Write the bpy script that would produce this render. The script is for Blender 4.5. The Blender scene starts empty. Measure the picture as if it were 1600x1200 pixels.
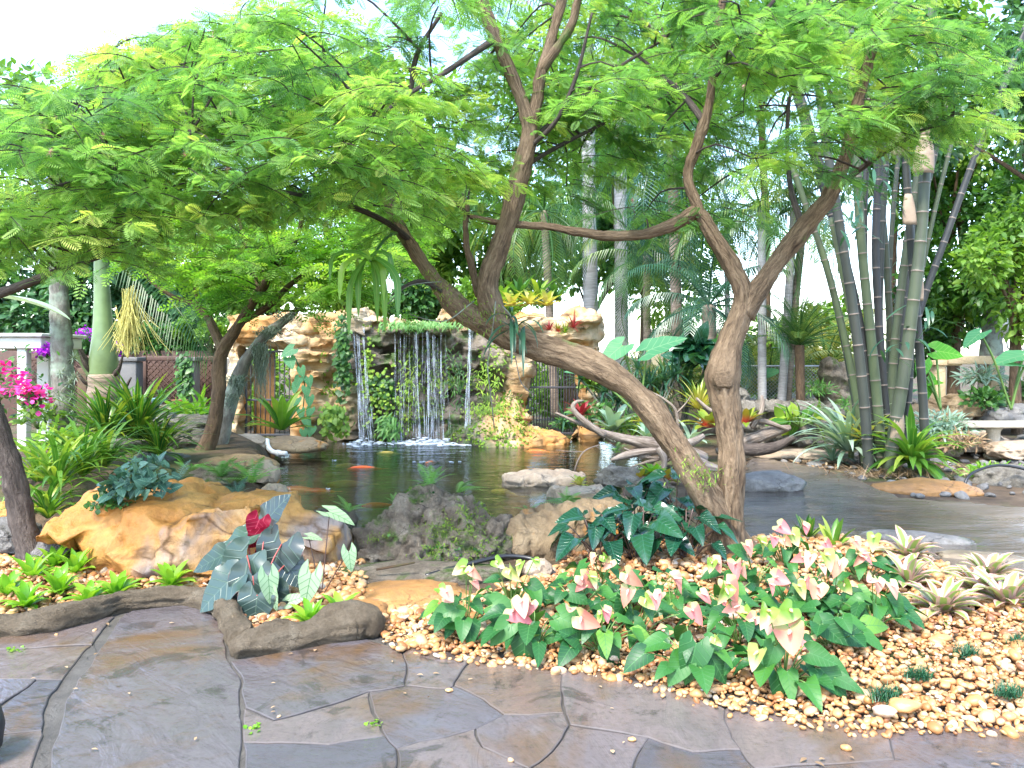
import bpy, bmesh, math, random
import numpy as np
from mathutils import Vector, Matrix
R = math.radians
rng = np.random.default_rng(7)
random.seed(7)
SC = bpy.context.scene
COL = SC.collection

# ------------------------------------------------------------------ camera, sky, sun, exposure
F, HOR, EYE = 1256.0, 555.0, 1.6           # focal length in photo pixels, horizon row, eye height
cd = bpy.data.cameras.new('camera'); cam = bpy.data.objects.new('camera', cd); COL.objects.link(cam)
cam.location = (0, 0, EYE); cam.rotation_euler = (R(90), 0, 0)
cd.sensor_width = 36; cd.lens = 36*F/1600; cd.shift_y = -(600-HOR)/1600.0
cd.clip_start = .05; cd.clip_end = 2000
SC.camera = cam
SUN_EL, SUN_AZ = 55.0, -150.0               # azimuth from +Y towards +X
w = bpy.data.worlds.new('World'); SC.world = w; w.use_nodes = True
wn = w.node_tree.nodes; wl = w.node_tree.links
bg = wn['Background']; sky = wn.new('ShaderNodeTexSky'); sky.sky_type = 'NISHITA'; sky.sun_disc = False
sky.sun_elevation = R(SUN_EL); sky.sun_rotation = R(SUN_AZ)
sky.air_density = 1.0; sky.dust_density = 1.0; sky.ozone_density = 1.0
wl.new(sky.outputs[0], bg.inputs[0]); bg.inputs[1].default_value = .15
ld = bpy.data.lights.new('sun', 'SUN'); ld.energy = 1.5; ld.angle = R(14); ld.color = (1, .95, .86)
sun = bpy.data.objects.new('sun', ld); COL.objects.link(sun)
sd = Vector((math.sin(R(SUN_AZ))*math.cos(R(SUN_EL)), math.cos(R(SUN_AZ))*math.cos(R(SUN_EL)), math.sin(R(SUN_EL))))
sun.rotation_euler = sd.to_track_quat('Z', 'Y').to_euler(); sun.location = sd*40
vs = SC.view_settings; vs.view_transform = 'Standard'; vs.look = 'None'; vs.gamma = 1; vs.exposure = 2.7
cy = SC.cycles
cy.use_denoising = True
cy.max_bounces = 10; cy.diffuse_bounces = 6; cy.glossy_bounces = 3; cy.transmission_bounces = 5; cy.transparent_max_bounces = 12
cy.caustics_reflective = False; cy.caustics_refractive = False; cy.sample_clamp_indirect = 8

# ------------------------------------------------------------------ pixel of the photograph -> point of the place
def P(px, py, Y):
    return np.array([(px-800)/F*Y, Y, EYE-(py-HOR)/F*Y])
def G(px, py, z=0.0):
    Y = (EYE-z)*F/(py-HOR)
    return np.array([(px-800)/F*Y, Y, z])

# ------------------------------------------------------------------ noise
def _hash(i, j, k, s):
    n = (i*374761393 + j*668265263 + k*1440670441 + s*1274126177) & 0xffffffff
    n = ((n ^ (n >> 13))*1274126177) & 0xffffffff
    return ((n ^ (n >> 16)) & 0xffff)/65535.0
def vnoise(p, sc=1.0, s=0):
    q = np.asarray(p, float)*sc
    i = np.floor(q).astype(np.int64); f = q-i; f = f*f*(3-2*f)
    r = 0
    for a in (0, 1):
        for b in (0, 1):
            for c in (0, 1):
                wgt = (f[:,0] if a else 1-f[:,0])*(f[:,1] if b else 1-f[:,1])*(f[:,2] if c else 1-f[:,2])
                r = r+wgt*_hash(i[:,0]+a, i[:,1]+b, i[:,2]+c, s)
    return r*2-1
def fbm(p, sc=1.0, s=0, o=4):
    r, a = 0, .5
    for k in range(o):
        r = r+a*vnoise(p, sc*2**k, s+k*17); a *= .5
    return r
def unit(v):
    v = np.asarray(v, float); return v/(np.linalg.norm(v, axis=-1, keepdims=True)+1e-9)

# ------------------------------------------------------------------ mesh collector
class M:
    def __init__(s): s.v=[]; s.f={3:[],4:[]}; s.t=[]; s.l=[]; s.n=0
    def add(s, v, faces, t=0.0, l=None):
        v = np.asarray(v, float).reshape(-1,3); n = len(v)
        s.v.append(v)
        s.t.append(np.broadcast_to(np.asarray(t, float), (n,)).copy())
        s.l.append(np.zeros((n,3)) if l is None else np.asarray(l, float))
        for f in faces:
            f = np.asarray(f, dtype=np.int64)
            if len(f): s.f[f.shape[1]].append(f+s.n)
        s.n += n; return s
    def inst(s, T, Rm, loc, t=None):
        """T = (verts, faces list, luv); Rm (N,3,3) with scale; loc (N,3); t (N,)"""
        v, fs, l = T; N = len(loc); n = len(v)
        if N == 0: return s
        V = np.einsum('nij,kj->nki', Rm, v)+np.asarray(loc)[:,None,:]
        off = (np.arange(N)*n)[:,None,None]
        if t is None: t = rng.random(N)
        L = np.broadcast_to(l, (N,n,3)).copy(); L[:,:,2] = np.asarray(t)[:,None]
        s.add(V.reshape(-1,3), [(f[None]+off).reshape(-1,f.shape[1]) for f in fs], np.repeat(t, n), L.reshape(-1,3))
        return s
    def build(s, name, mat, parent=None, base=(0,0,0), smooth=True):
        base = np.asarray(base, float)
        if parent is not None:
            r = parent
            while r.parent is not None: r = r.parent
            base = np.array(r.location)
        me = bpy.data.meshes.new(name)
        V = np.concatenate(s.v)-base
        fl = [np.concatenate(s.f[k]) for k in (3,4) if s.f[k]]
        me.vertices.add(len(V)); me.vertices.foreach_set('co', V.astype(np.float32).ravel())
        lp = np.concatenate([f.ravel() for f in fl]); tot = np.concatenate([np.full(len(f), f.shape[1]) for f in fl])
        me.loops.add(len(lp)); me.loops.foreach_set('vertex_index', lp.astype(np.int32))
        me.polygons.add(len(tot)); me.polygons.foreach_set('loop_start', (np.cumsum(tot)-tot).astype(np.int32))
        me.polygons.foreach_set('loop_total', tot.astype(np.int32))
        me.polygons.foreach_set('use_smooth', np.full(len(tot), smooth))
        a = me.attributes.new('tint', 'FLOAT', 'POINT'); a.data.foreach_set('value', np.concatenate(s.t).astype(np.float32))
        a = me.attributes.new('luv', 'FLOAT_VECTOR', 'POINT'); a.data.foreach_set('vector', np.concatenate(s.l).astype(np.float32).ravel())
        me.update(calc_edges=True)
        me.materials.append(mat)
        o = bpy.data.objects.new(name, me); COL.objects.link(o)
        if parent is None: o.location = base
        else: o.parent = parent
        return o
def tag(o, label, cat, group=None):
    o['label'] = label; o['category'] = cat
    if group: o['group'] = group
    return o
def thing(name, label, cat, loc, group=None):
    o = bpy.data.objects.new(name, None); COL.objects.link(o); o.location = [float(c) for c in loc]
    return tag(o, label, cat, group)
def solo(name, m, mat, label, cat, base, group=None, smooth=True):
    return tag(m.build(name, mat, None, base, smooth), label, cat, group)
def struct(name, m, mat, kind='structure', smooth=True):
    o = m.build(name, mat, None, (0,0,0), smooth); o['kind'] = kind; return o
def dup(root, loc, rotz=0, sc=1, label=None):
    r = root.copy(); COL.objects.link(r); r.location = [float(c) for c in loc]; r.rotation_euler = (0,0,rotz); r.scale = (sc,sc,sc)
    if label: r['label'] = label
    for ch in list(root.children):
        c = ch.copy(); COL.objects.link(c); c.parent = r
        for g in ch.children:
            d = g.copy(); COL.objects.link(d); d.parent = c
    return r

# ------------------------------------------------------------------ curves and tubes
def spline(pts, step=.08):
    """Catmull-Rom through points; last column may hold radii."""
    p = np.asarray(pts, float); out = []
    q = np.vstack([2*p[0]-p[1], p, 2*p[-1]-p[-2]])
    for i in range(1, len(q)-2):
        n = max(2, int(np.linalg.norm(q[i+1][:3]-q[i][:3])/step))
        t = np.linspace(0, 1, n, endpoint=False)[:,None]
        a, b, c, d = q[i-1], q[i], q[i+1], q[i+2]
        out.append(.5*((2*b)+(c-a)*t+(2*a-5*b+4*c-d)*t**2+(3*b-a-3*c+d)*t**3))
    out.append(p[-1:]); return np.vstack(out)
def tube(m, pts, rad, seg=8, t=0.0, rough=0.0, s=0, cap=True, fr=9.0):
    p = np.asarray(pts, float); n = len(p); rad = np.broadcast_to(np.asarray(rad, float), (n,))
    T = unit(np.gradient(p, axis=0)); a = np.array([0,0,1.]) if abs(T[0][2]) < .9 else np.array([1.,0,0])
    u = unit(np.cross(T[0], a)); U = [u]
    for i in range(1, n):
        u = unit(u-T[i]*np.dot(u, T[i])); U.append(u)
    U = np.array(U); W = np.cross(T, U)
    an = np.arange(seg)*2*math.pi/seg
    D = U[:,None,:]*np.cos(an)[None,:,None]+W[:,None,:]*np.sin(an)[None,:,None]
    V = p[:,None,:]+D*rad[:,None,None]
    if rough > 0:
        ln = np.concatenate([[0], np.cumsum(np.linalg.norm(np.diff(p, axis=0), axis=1))])
        q = np.stack([np.cos(an)[None,:]*np.ones((n,1))*fr*.16, np.sin(an)[None,:]*np.ones((n,1))*fr*.16, ln[:,None]*np.ones((1,seg))*2.2], -1).reshape(-1,3)
        k = 1+rough*(fbm(q, 1.6, s, 4)+.9*vnoise(p.repeat(seg, 0), 3.0, s+5))
        V = p[:,None,:]+D*(rad[:,None]*k.reshape(n,seg))[:,:,None]
    V = V.reshape(-1,3)
    i = np.arange(n-1)[:,None]*seg; j = np.arange(seg)[None,:]; j2 = (j+1)%seg
    fq = np.stack([i+j, i+j2, i+seg+j2, i+seg+j], -1).reshape(-1,4)
    ll = np.concatenate([[0], np.cumsum(np.linalg.norm(np.diff(p, axis=0), axis=1))])
    L = np.zeros((n*seg,3)); L[:,0] = np.tile(np.cos(an), n); L[:,1] = np.tile(np.sin(an), n); L[:,2] = np.repeat(ll, seg)   # round the stem and along it
    fs = [fq]
    if cap:
        V = np.vstack([V, p[0]-T[0]*rad[0]*.3, p[-1]+T[-1]*rad[-1]*.3]); L = np.vstack([L, [0,0,0], [0,0,ll[-1]]])
        c0, c1 = n*seg, n*seg+1; jj = np.arange(seg); k2 = (jj+1)%seg
        fs.append(np.stack([np.full(seg,c0), k2, jj], -1)); fs.append(np.stack([np.full(seg,c1), (n-1)*seg+jj, (n-1)*seg+k2], -1))
    m.add(V, fs, t, L); return m
def roughen(m, amp, sc, s=0, k=-1):
    """fine grain over the last piece added"""
    V = m.v[k]; m.v[k] = V+amp*2*np.stack([fbm(V, sc, s+j*31, 4) for j in range(3)], -1); return m
def box(m, lo, hi, t=0.0, rotz=0, about=None):
    lo = np.asarray(lo, float); hi = np.asarray(hi, float)
    v = np.array([[x,y,z] for z in (0,1) for y in (0,1) for x in (0,1)], float)*(hi-lo)+lo
    if rotz:
        c = (lo+hi)/2 if about is None else np.asarray(about, float); ca, sa = math.cos(rotz), math.sin(rotz)
        d = v-c; v = np.stack([d[:,0]*ca-d[:,1]*sa, d[:,0]*sa+d[:,1]*ca, d[:,2]], -1)+c
    # separate corners per face keep edges crisp under smooth shading
    f = np.array([[0,2,3,1],[4,5,7,6],[0,1,5,4],[2,6,7,3],[0,4,6,2],[1,3,7,5]])
    m.add(v[f.ravel()], [np.arange(24).reshape(6,4)], t); return m
def rbox(m, lo, hi, b=.01, t=0.0):
    """box with bevelled edges"""
    bm = bmesh.new(); bmesh.ops.create_cube(bm, size=1)
    lo = np.asarray(lo, float); hi = np.asarray(hi, float)
    for v in bm.verts: v.co = Vector(lo+(np.array(v.co)+.5)*(hi-lo))
    bmesh.ops.bevel(bm, geom=bm.edges[:], offset=b, segments=2, affect='EDGES', profile=.5)
    frombm(m, bm, t); return m
def frombm(m, bm, t=0.0):
    bm.normal_update()
    bmesh.ops.triangulate(bm, faces=[f for f in bm.faces if len(f.verts) > 4])
    bm.verts.ensure_lookup_table(); bm.verts.index_update()
    v = np.array([x.co[:] for x in bm.verts])
    q = [[x.index for x in f.verts] for f in bm.faces if len(f.verts) == 4]; tr = [[x.index for x in f.verts] for f in bm.faces if len(f.verts) == 3]
    m.add(v, [np.array(k) for k in (q, tr) if k], t); bm.free(); return m
def lathe(m, prof, c, seg=20, t=0.0):
    pr = np.asarray(prof, float); n = len(pr); an = np.arange(seg)*2*math.pi/seg
    V = np.stack([pr[:,0:1]*np.cos(an), pr[:,0:1]*np.sin(an), pr[:,1:2]*np.ones((1,seg))], -1).reshape(-1,3)+np.asarray(c)
    i = np.arange(n-1)[:,None]*seg; j = np.arange(seg)[None,:]; j2 = (j+1)%seg
    m.add(V, [np.stack([i+j, i+j2, i+seg+j2, i+seg+j], -1).reshape(-1,4)], t); return m
_ico = {}
def ico(sub):
    if sub not in _ico:
        bm = bmesh.new(); bmesh.ops.create_icosphere(bm, subdivisions=sub, radius=1); bm.verts.index_update()
        _ico[sub] = (np.array([v.co[:] for v in bm.verts]), np.array([[v.index for v in f.verts] for f in bm.faces])); bm.free()
    return _ico[sub]
def rotz(a): c, s = math.cos(a), math.sin(a); return np.array([[c,-s,0],[s,c,0],[0,0,1]])
def frames(d, up):
    d = unit(d); up = np.broadcast_to(np.asarray(up, float), d.shape)
    y = np.cross(up, d); bad = np.linalg.norm(y, axis=-1) < 1e-4
    y[bad] = np.cross(np.broadcast_to([1.,0,.3], d.shape), d)[bad]
    y = unit(y); z = np.cross(d, y)
    return np.stack([d, y, z], -1)

# ------------------------------------------------------------------ rocks
def rock(m, c, r, s=0, amp=.16, sub=4, rz=0, flat=.35, sc=1.1, ridge=.0, t=0.0):
    v, f = ico(sub); r = np.asarray(r, float)
    q = v.copy()
    q = np.sign(q)*np.abs(q)**.8; q = q/np.linalg.norm(q, axis=1, keepdims=True)**.55
    d = 1+amp*1.6*fbm(v+s*3.1, sc, s, 2)+amp*.8*fbm(v+s, sc*3, s+3, 4)
    if ridge: d += ridge*(.5-np.abs(vnoise(v+s, sc*5, s+9)))
    q = q*d[:,None]
    if sub > 3: q = facet(q, v, 34, .55, s)
    z = q[:,2]; q[:,2] = np.where(z < -flat, -flat+(z+flat)*.25, z)
    m.add((q*r)@rotz(rz).T+np.asarray(c), [f], t, v); return m
def facet(V, N_, ncell, k, s=0):
    """flatten patches of a rock surface into broken faces"""
    g = np.random.default_rng(s+100); c = V[g.choice(len(V), ncell)]; W = V+.35*np.std(V, 0).mean()*np.stack([fbm(V, 2.5/np.std(V, 0).mean()*.3, s+j*9, 3) for j in range(3)], -1)
    best = np.full(len(V), 1e9); idx = np.zeros(len(V), int)
    for i in range(ncell):
        d = ((W-c[i])**2).sum(1); m_ = d < best; best[m_] = d[m_]; idx[m_] = i
    cnt = np.maximum(1, np.bincount(idx, minlength=ncell))[:,None]; cm = np.stack([np.bincount(idx, V[:,j], ncell) for j in range(3)], -1)/cnt; nm = unit(np.stack([np.bincount(idx, N_[:,j], ncell) for j in range(3)], -1)+.25*g.standard_normal((ncell,3))*cnt)
    off = ((V-cm[idx])*nm[idx]).sum(1)
    return V-nm[idx]*(off*k)[:,None]
def remesh(prims, voxel, bev=.45):
    """voxel union of ellipsoids ('e', centre, radii, rotz, tilt) and boxes ('b', ...)"""
    bm = bmesh.new()
    for k, c, r, rz, ti in prims:
        mt = Matrix.Translation(c) @ Matrix.Rotation(rz, 4, 'Z') @ Matrix.Rotation(ti, 4, 'Y') @ Matrix.Diagonal((r[0], r[1], r[2], 1))
        if k == 'e': bmesh.ops.create_icosphere(bm, subdivisions=3, radius=1, matrix=mt)
        else:
            g = bmesh.ops.create_cube(bm, size=2, matrix=mt)
            es = list({e for v in g['verts'] for e in v.link_edges})
            bmesh.ops.bevel(bm, geom=es, offset=min(r)*bev, segments=3, affect='EDGES', profile=.5)
    me = bpy.data.meshes.new('union'); bm.to_mesh(me); bm.free()
    o = bpy.data.objects.new('union', me); COL.objects.link(o)
    md = o.modifiers.new('remesh', 'REMESH'); md.mode = 'VOXEL'; md.voxel_size = voxel
    sm = o.modifiers.new('smooth', 'SMOOTH'); sm.iterations = 2; sm.factor = .5
    dg = bpy.context.evaluated_depsgraph_get(); dg.update()
    ev = o.evaluated_get(dg); em = ev.to_mesh()
    n = len(em.vertices); V = np.empty(n*3, np.float32); em.vertices.foreach_get('co', V)
    N = np.empty(n*3, np.float32); em.vertices.foreach_get('normal', N)
    q = np.empty(len(em.loops), np.int32); em.loops.foreach_get('vertex_index', q)
    ev.to_mesh_clear(); bpy.data.objects.remove(o); bpy.data.meshes.remove(me)
    return V.reshape(-1,3).astype(float), N.reshape(-1,3).astype(float), q.reshape(-1,4)
def blob(m, prims, voxel=.03, amp=.05, sc=2.0, s=0, strata=0.0, stsc=9.0, pit=0.0, crease=0.0, cells=0, fk=.6, bev=.45):
    V, N, q = remesh(prims, voxel, bev)
    if cells: V = facet(V, N, cells, fk, s)
    d = amp*fbm(V, sc, s, 5)*2
    if strata:
        zz = V[:,2]+.12*fbm(V, .9, s+2, 2)
        lay = np.stack([zz*0+.5, zz*0+.5, zz*stsc], -1)
        k = vnoise(lay+np.stack([V[:,0]*.25, V[:,1]*.25, 0*zz], -1), 1.0, s+4)
        d += strata*k
    if pit: d -= pit*np.maximum(0, vnoise(V, sc*4, s+8))**2
    if crease:
        for k in range(3): d -= crease*np.exp(-(vnoise(V+.25*np.stack([fbm(V,3,s+40,2)]*3,-1), 1.5+1.1*k, s+11+k)/.07)**2)*(1 if k < 2 else .6)
    m.add(V+N*d[:,None], [q]); m.N = N; return m
def tufts(src, n, T, size, mat, parent, name, zmin=-.2, sc=3.0, thr=.0, s=0, region=None):
    """small plants rooted over the surface of a rock mesh"""
    V, N_ = src.v[-1], src.N; k = (N_[:,2] > zmin) & (fbm(V, sc, s, 3) > thr)
    if region is not None: k &= region(V)
    ix = np.flatnonzero(k)
    if len(ix) < 5: return
    ix = rng.choice(ix, n); d = unit(N_[ix]*.7+.8*rng.standard_normal((n,3))); m = M(); m.inst(T, frames(d, N_[ix]+.2)*(size*rng.uniform(.5,1.4,n))[:,None,None], V[ix]); return m.build(name, K[mat], parent)
def ribbon(m, pts, W, fold=.2, t=.5, up=(0,-.6,.8)):
    q = spline(np.asarray(pts, float), .06); n = len(q); s = np.linspace(0, 1, n); T_ = unit(np.gradient(q, axis=0)); e = unit(np.cross(T_, np.asarray(up, float)))
    nn = np.cross(e, T_); wd = W*np.sin(np.pi*np.clip(.1+.9*s, 0, 1))**.7+.001; ee = e*wd[:,None]; u = nn*(wd*fold)[:,None]
    l = np.zeros((n*3,3)); l[:,0] = np.repeat(s,3); l[:,1] = np.tile([-1,0,1],n); i = np.arange(n-1)[:,None]*3+np.array([0,1])[None]
    m.add(np.stack([q-ee+u, q, q+ee+u],1).reshape(-1,3), [np.stack([i,i+3,i+4,i+1],-1).reshape(-1,4)], t, l); return m

# ------------------------------------------------------------------ leaf shapes: x along the leaf, y across, z up; luv = (along, across, id)
def grid_leaf(rows):
    """rows: list of (x, halfwidth, z_mid, z_edge)"""
    v, l = [], []
    n = len(rows)
    for i, (x, hw, zm, ze) in enumerate(rows):
        for k, sx in enumerate((-1, 0, 1)):
            v.append((x, sx*hw, zm if k == 1 else ze)); l.append((i/(n-1), sx, 0))
    f = []
    for i in range(n-1):
        for k in (0, 1): a = i*3+k; f.append((a, a+3, a+4, a+1))
    return np.array(v, float), [np.array(f)], np.array(l, float)
T_OVAL = grid_leaf([(0,.02,0,0),(.22,.2,.03,.05),(.5,.26,.03,.07),(.78,.15,-.02,.01),(1,.01,-.1,-.1)])
T_LANCE = grid_leaf([(0,.015,0,0),(.3,.09,.03,.05),(.65,.075,0,.02),(1,.004,-.12,-.12)])
T_ROUND = grid_leaf([(0,.1,0,.02),(.2,.4,.03,.1),(.5,.52,.03,.12),(.8,.38,-.01,.04),(1,.08,-.08,-.06)])
def heart(tipdroop=.15, cup=.06, lobe=.26, wide=.42, notch=.06, nr=11, wave=0.0):
    """cordate leaf, petiole at the origin, tip at x = 1"""
    xs = np.concatenate([np.linspace(-lobe, 0, 4, endpoint=False), np.linspace(0, 1, nr-4)])
    v, l, f = [], [], []
    for x in xs:
        if x < 0: k = (x+lobe)/lobe; ow = wide*(.55+.43*math.sin(k*math.pi/2)); iw = notch+(.34*wide)*(1-k)**1.2
        else: ow = wide*(.98*(1-x**1.75)**.9+.0); iw = 0
        ow = max(ow, .004)
        for sgn in (-1, 1):
            for c in range(4):
                yy = iw+(ow-iw)*c/3
                z = cup*(yy/wide)**2-tipdroop*max(0, x)**2-.35*cup*(x < 0)*abs(x)/lobe
                if wave: z += wave*math.sin(x*13+sgn)*(yy/wide)**2
                v.append((x, sgn*yy, z)); l.append((max(0, x), sgn*yy/wide, x))
    for i in range(len(xs)-1):
        for sg in (0, 1):
            for c in range(3):
                a = i*8+sg*4+c
                f.append((a, a+8, a+9, a+1) if sg == 0 else (a, a+1, a+9, a+8))
    return np.array(v, float), [np.array(f)], np.array(l, float)
T_HEART = heart(); T_HEARTF = heart(.1, .03, .28, .46); T_ANTHS = [heart(.28, .1, .24, .43, .05), heart(.45, .2, .22, .38, .05, 11, .03), heart(.1, .16, .26, .45, .06), heart(.35, .02, .2, .34, .04, 11, .05)]
T_EAR = heart(.12, .05, .3, .42, .05, 15, .025); T_SPATHES = [heart(.12, .22, .26, .50, .03), heart(.3, .34, .24, .44, .03), heart(-.18, .30, .26, .52, .03), heart(.4, .12, .2, .42, .02)]
def bipinnate(np_=7, L=1.0, pl=.34, pw=.05):
    """feathery compound leaf: rachis with pairs of narrow pinnae"""
    v, f, l = [], [], []
    def quad(a, d, w, n, u):
        a = np.array(a); d = np.array(d); w = np.array(w); k = len(v)
        v.extend([a-w*.35, a+d*.45-w+np.array([0,0,.01]), a+d-w*.25, a+d+w*.25, a+d*.45+w+np.array([0,0,.01]), a+w*.35])
        l.extend([(u,-.5,0),(u,-1,0),(1,-.3,0),(1,.3,0),(u,1,0),(u,.5,0)])
        f.extend([(k,k+1,k+4,k+5),(k+1,k+2,k+3,k+4)])
    quad((0,0,0), (L,0,-.12), (0,.008,0), 0, .5)
    for i in range(np_):
        x = .12+.86*i/(np_-1); s = math.sin(math.pi*(.22+.66*i/(np_-1)))
        for sg in (-1, 1):
            ln = pl*s; an = R(62-22*i/(np_-1))
            quad((x*L, 0, -.12*x*x), (math.cos(an)*ln, sg*math.sin(an)*ln, -.05*ln), (-math.sin(an)*pw*.9, sg*math.cos(an)*pw*.9, 0), 0, x)
    return np.array(v, float), [np.array(f)], np.array(l, float)
T_BIP = bipinnate(); T_BIP5 = bipinnate(5, 1, .4, .075)
def pinnate(n=14, pl=.2, pw=.018, droop=.35, up=.1):
    v, f, l = [], [], []
    for i in range(n):
        x = .06+.94*i/(n-1); s = math.sin(math.pi*(.16+.8*i/(n-1)))**.8
        z = up*math.sin(x*2.2)-droop*x*x
        for sg in (-1, 1):
            a = np.array([x, 0, z]); d = np.array([.3*pl*s, sg*pl*s, -.25*pl*s]); w = np.array([pw, 0, 0]); k = len(v)
            v.extend([a-w, a+w, a+d+w*.2, a+d-w*.2]); l.extend([(x,sg*.1,0),(x,sg*.1,0),(x,sg,0),(x,sg,0)]); f.append((k,k+1,k+2,k+3))
    for i in range(6):
        x0, x1 = i/6, (i+1)/6; z0, z1 = up*math.sin(x0*2.2)-droop*x0*x0, up*math.sin(x1*2.2)-droop*x1*x1; k = len(v); h = .007
        v.extend([np.array([x0,-h,z0]), np.array([x1,-h*.6,z1]), np.array([x1,h*.6,z1]), np.array([x0,h,z0])]); l.extend([(x0,0,0)]*4); f.append((k,k+1,k+2,k+3))
    return np.array(v, float), [np.array(f)], np.array(l, float)
T_FERN = pinnate()
def blade(m, base, az, el, bend, L, W, n=7, fold=.18, prof='strap', t=.5, twist=0.0):
    """one long leaf that leaves the base at elevation el and bends over by bend"""
    s = np.linspace(0, 1, n); th = el-bend*s**1.25
    ds = L/(n-1); h = np.concatenate([[0], np.cumsum(np.cos(th[:-1])*ds)]); z = np.concatenate([[0], np.cumsum(np.sin(th[:-1])*ds)])
    if prof == 'strap': wd = W*np.minimum(1, .55+2.2*s)*np.clip((1-s)*3.2, .03, 1)**.8
    elif prof == 'lance': wd = W*np.sin(np.pi*np.clip(.08+.92*s, 0, 1))**.8+.001
    else: wd = W*np.clip(1.02-s, .02, 1)**.75
    ca, sa = math.cos(az), math.sin(az)
    o = np.array([ca,sa,0]); side = np.array([-sa,ca,0])
    c = np.asarray(base)+h[:,None]*o+z[:,None]*np.array([0,0,1.])
    nrm = -np.sin(th)[:,None]*o+np.cos(th)[:,None]*np.array([0,0,1.])
    sv = side[None]*np.ones((n,1))
    if twist: sv = side*np.cos(twist*s)[:,None]+nrm*np.sin(twist*s)[:,None]; nrm = np.cross(o*np.cos(th)[:,None]+np.array([0,0,1.])*np.sin(th)[:,None], sv)
    e = wd[:,None]*sv; up = nrm*(wd*fold)[:,None]
    V = np.stack([c-e+up, c, c+e+up], 1).reshape(-1,3)
    l = np.zeros((n*3,3)); l[:,0] = np.repeat(s, 3); l[:,1] = np.tile([-1,0,1], n); l[:,2] = t
    i = np.arange(n-1)[:,None]*3+np.array([0,1])[None]
    m.add(V, [np.stack([i, i+3, i+4, i+1], -1).reshape(-1,4)], t, l); return m
def rosette(m, c, n, L, W, e0=80, e1=15, bend=60, fold=.25, prof='strap', seg=6, jit=.25, tint=(0,1), az0=None):
    for k in range(n):
        q = k/max(1, n-1); az = k*2.39996+rng.normal(0, .15)+(az0 or 0)
        el = R(e0+(e1-e0)*q+rng.normal(0, 6)); ln = L*(1+rng.uniform(-jit, jit))*(.65+.35*math.sin(math.pi*(.2+.7*q)))
        blade(m, np.asarray(c)+[math.cos(az)*W*.6, math.sin(az)*W*.6, 0], az, el, R(bend)*(1+rng.uniform(-.3,.3)), ln, W*(1+rng.uniform(-.15,.15)), seg, fold, prof, rng.uniform(*tint))
    return m
# ------------------------------------------------------------------ materials
def newmat(name):
    mt = bpy.data.materials.new(name); mt.use_nodes = True; nt = mt.node_tree
    for n in list(nt.nodes): nt.nodes.remove(n)
    return mt, nt, nt.nodes.new('ShaderNodeOutputMaterial')
def N(nt, ty, **kw):
    n = nt.nodes.new(ty)
    for k, v in kw.items():
        if k[0] == 'i' and k[1:].isdigit(): n.inputs[int(k[1:])].default_value = v
        elif k in n.inputs.keys(): n.inputs[k].default_value = v
        else: setattr(n, k, v)
    return n
def ramp(nt, cols, fac=None):
    n = nt.nodes.new('ShaderNodeValToRGB'); e = n.color_ramp.elements
    k = len(cols)
    pos = [c[0] if len(c) == 2 else i/(k-1) for i, c in enumerate(cols)]; cs = [c[1] if len(c) == 2 else c for c in cols]
    while len(e) < k: e.new(.5)
    for i in range(k): e[i].position = pos[i]; e[i].color = (*cs[i], 1)
    if fac is not None: nt.links.new(fac, n.inputs[0])
    return n.outputs[0]
def mix(nt, f, a, b, blend='MIX'):
    n = nt.nodes.new('ShaderNodeMix'); n.data_type = 'RGBA'; n.blend_type = blend
    for val, idx in ((f, 0), (a, 6), (b, 7)):
        if hasattr(val, 'is_linked') or hasattr(val, 'links'): nt.links.new(val, n.inputs[idx])
        else: n.inputs[idx].default_value = val if idx == 0 else (*val, 1)
    return n.outputs[2]
def mth(nt, op, a, b=None, c=None):
    n = nt.nodes.new('ShaderNodeMath'); n.operation = op
    for i, val in enumerate((a, b, c)):
        if val is None: continue
        if hasattr(val, 'links'): nt.links.new(val, n.inputs[i])
        else: n.inputs[i].default_value = val
    return n.outputs[0]
def mrange(nt, x, a, b, c=0.0, d=1.0):
    n = nt.nodes.new('ShaderNodeMapRange'); nt.links.new(x, n.inputs[0])
    for i, val in enumerate((a, b, c, d)): n.inputs[i+1].default_value = val
    return n.outputs[0]
def noise(nt, sc, det=4, vec=None, rough=.55, dist=0.0):
    n = N(nt, 'ShaderNodeTexNoise', Scale=sc, Detail=det, Roughness=rough, Distortion=dist)
    if vec is not None: nt.links.new(vec, n.inputs['Vector'])
    return n.outputs[0]
def bump(nt, h, st=.5, dist=.02, prev=None):
    n = N(nt, 'ShaderNodeBump', Strength=st, Distance=dist); nt.links.new(h, n.inputs['Height'])
    if prev is not None: nt.links.new(prev, n.inputs['Normal'])
    return n.outputs[0]
def coords(nt, which='Object', sc=None):
    o = nt.nodes.new('ShaderNodeTexCoord').outputs[which]
    if sc:
        m_ = nt.nodes.new('ShaderNodeMapping'); m_.inputs['Scale'].default_value = sc; nt.links.new(o, m_.inputs[0]); o = m_.outputs[0]
    return o
def princ(nt, out, col, rough=.5, spec=.5, nrm=None, metal=0.0):
    b = nt.nodes.new('ShaderNodeBsdfPrincipled')
    if hasattr(col, 'links'): nt.links.new(col, b.inputs['Base Color'])
    else: b.inputs['Base Color'].default_value = (*col, 1)
    if hasattr(rough, 'links'): nt.links.new(rough, b.inputs['Roughness'])
    else: b.inputs['Roughness'].default_value = rough
    b.inputs['Specular IOR Level'].default_value = spec; b.inputs['Metallic'].default_value = metal
    if nrm is not None: nt.links.new(nrm, b.inputs['Normal'])
    if out is not None: nt.links.new(b.outputs[0], out.inputs[0])
    return b.outputs[0]
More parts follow.
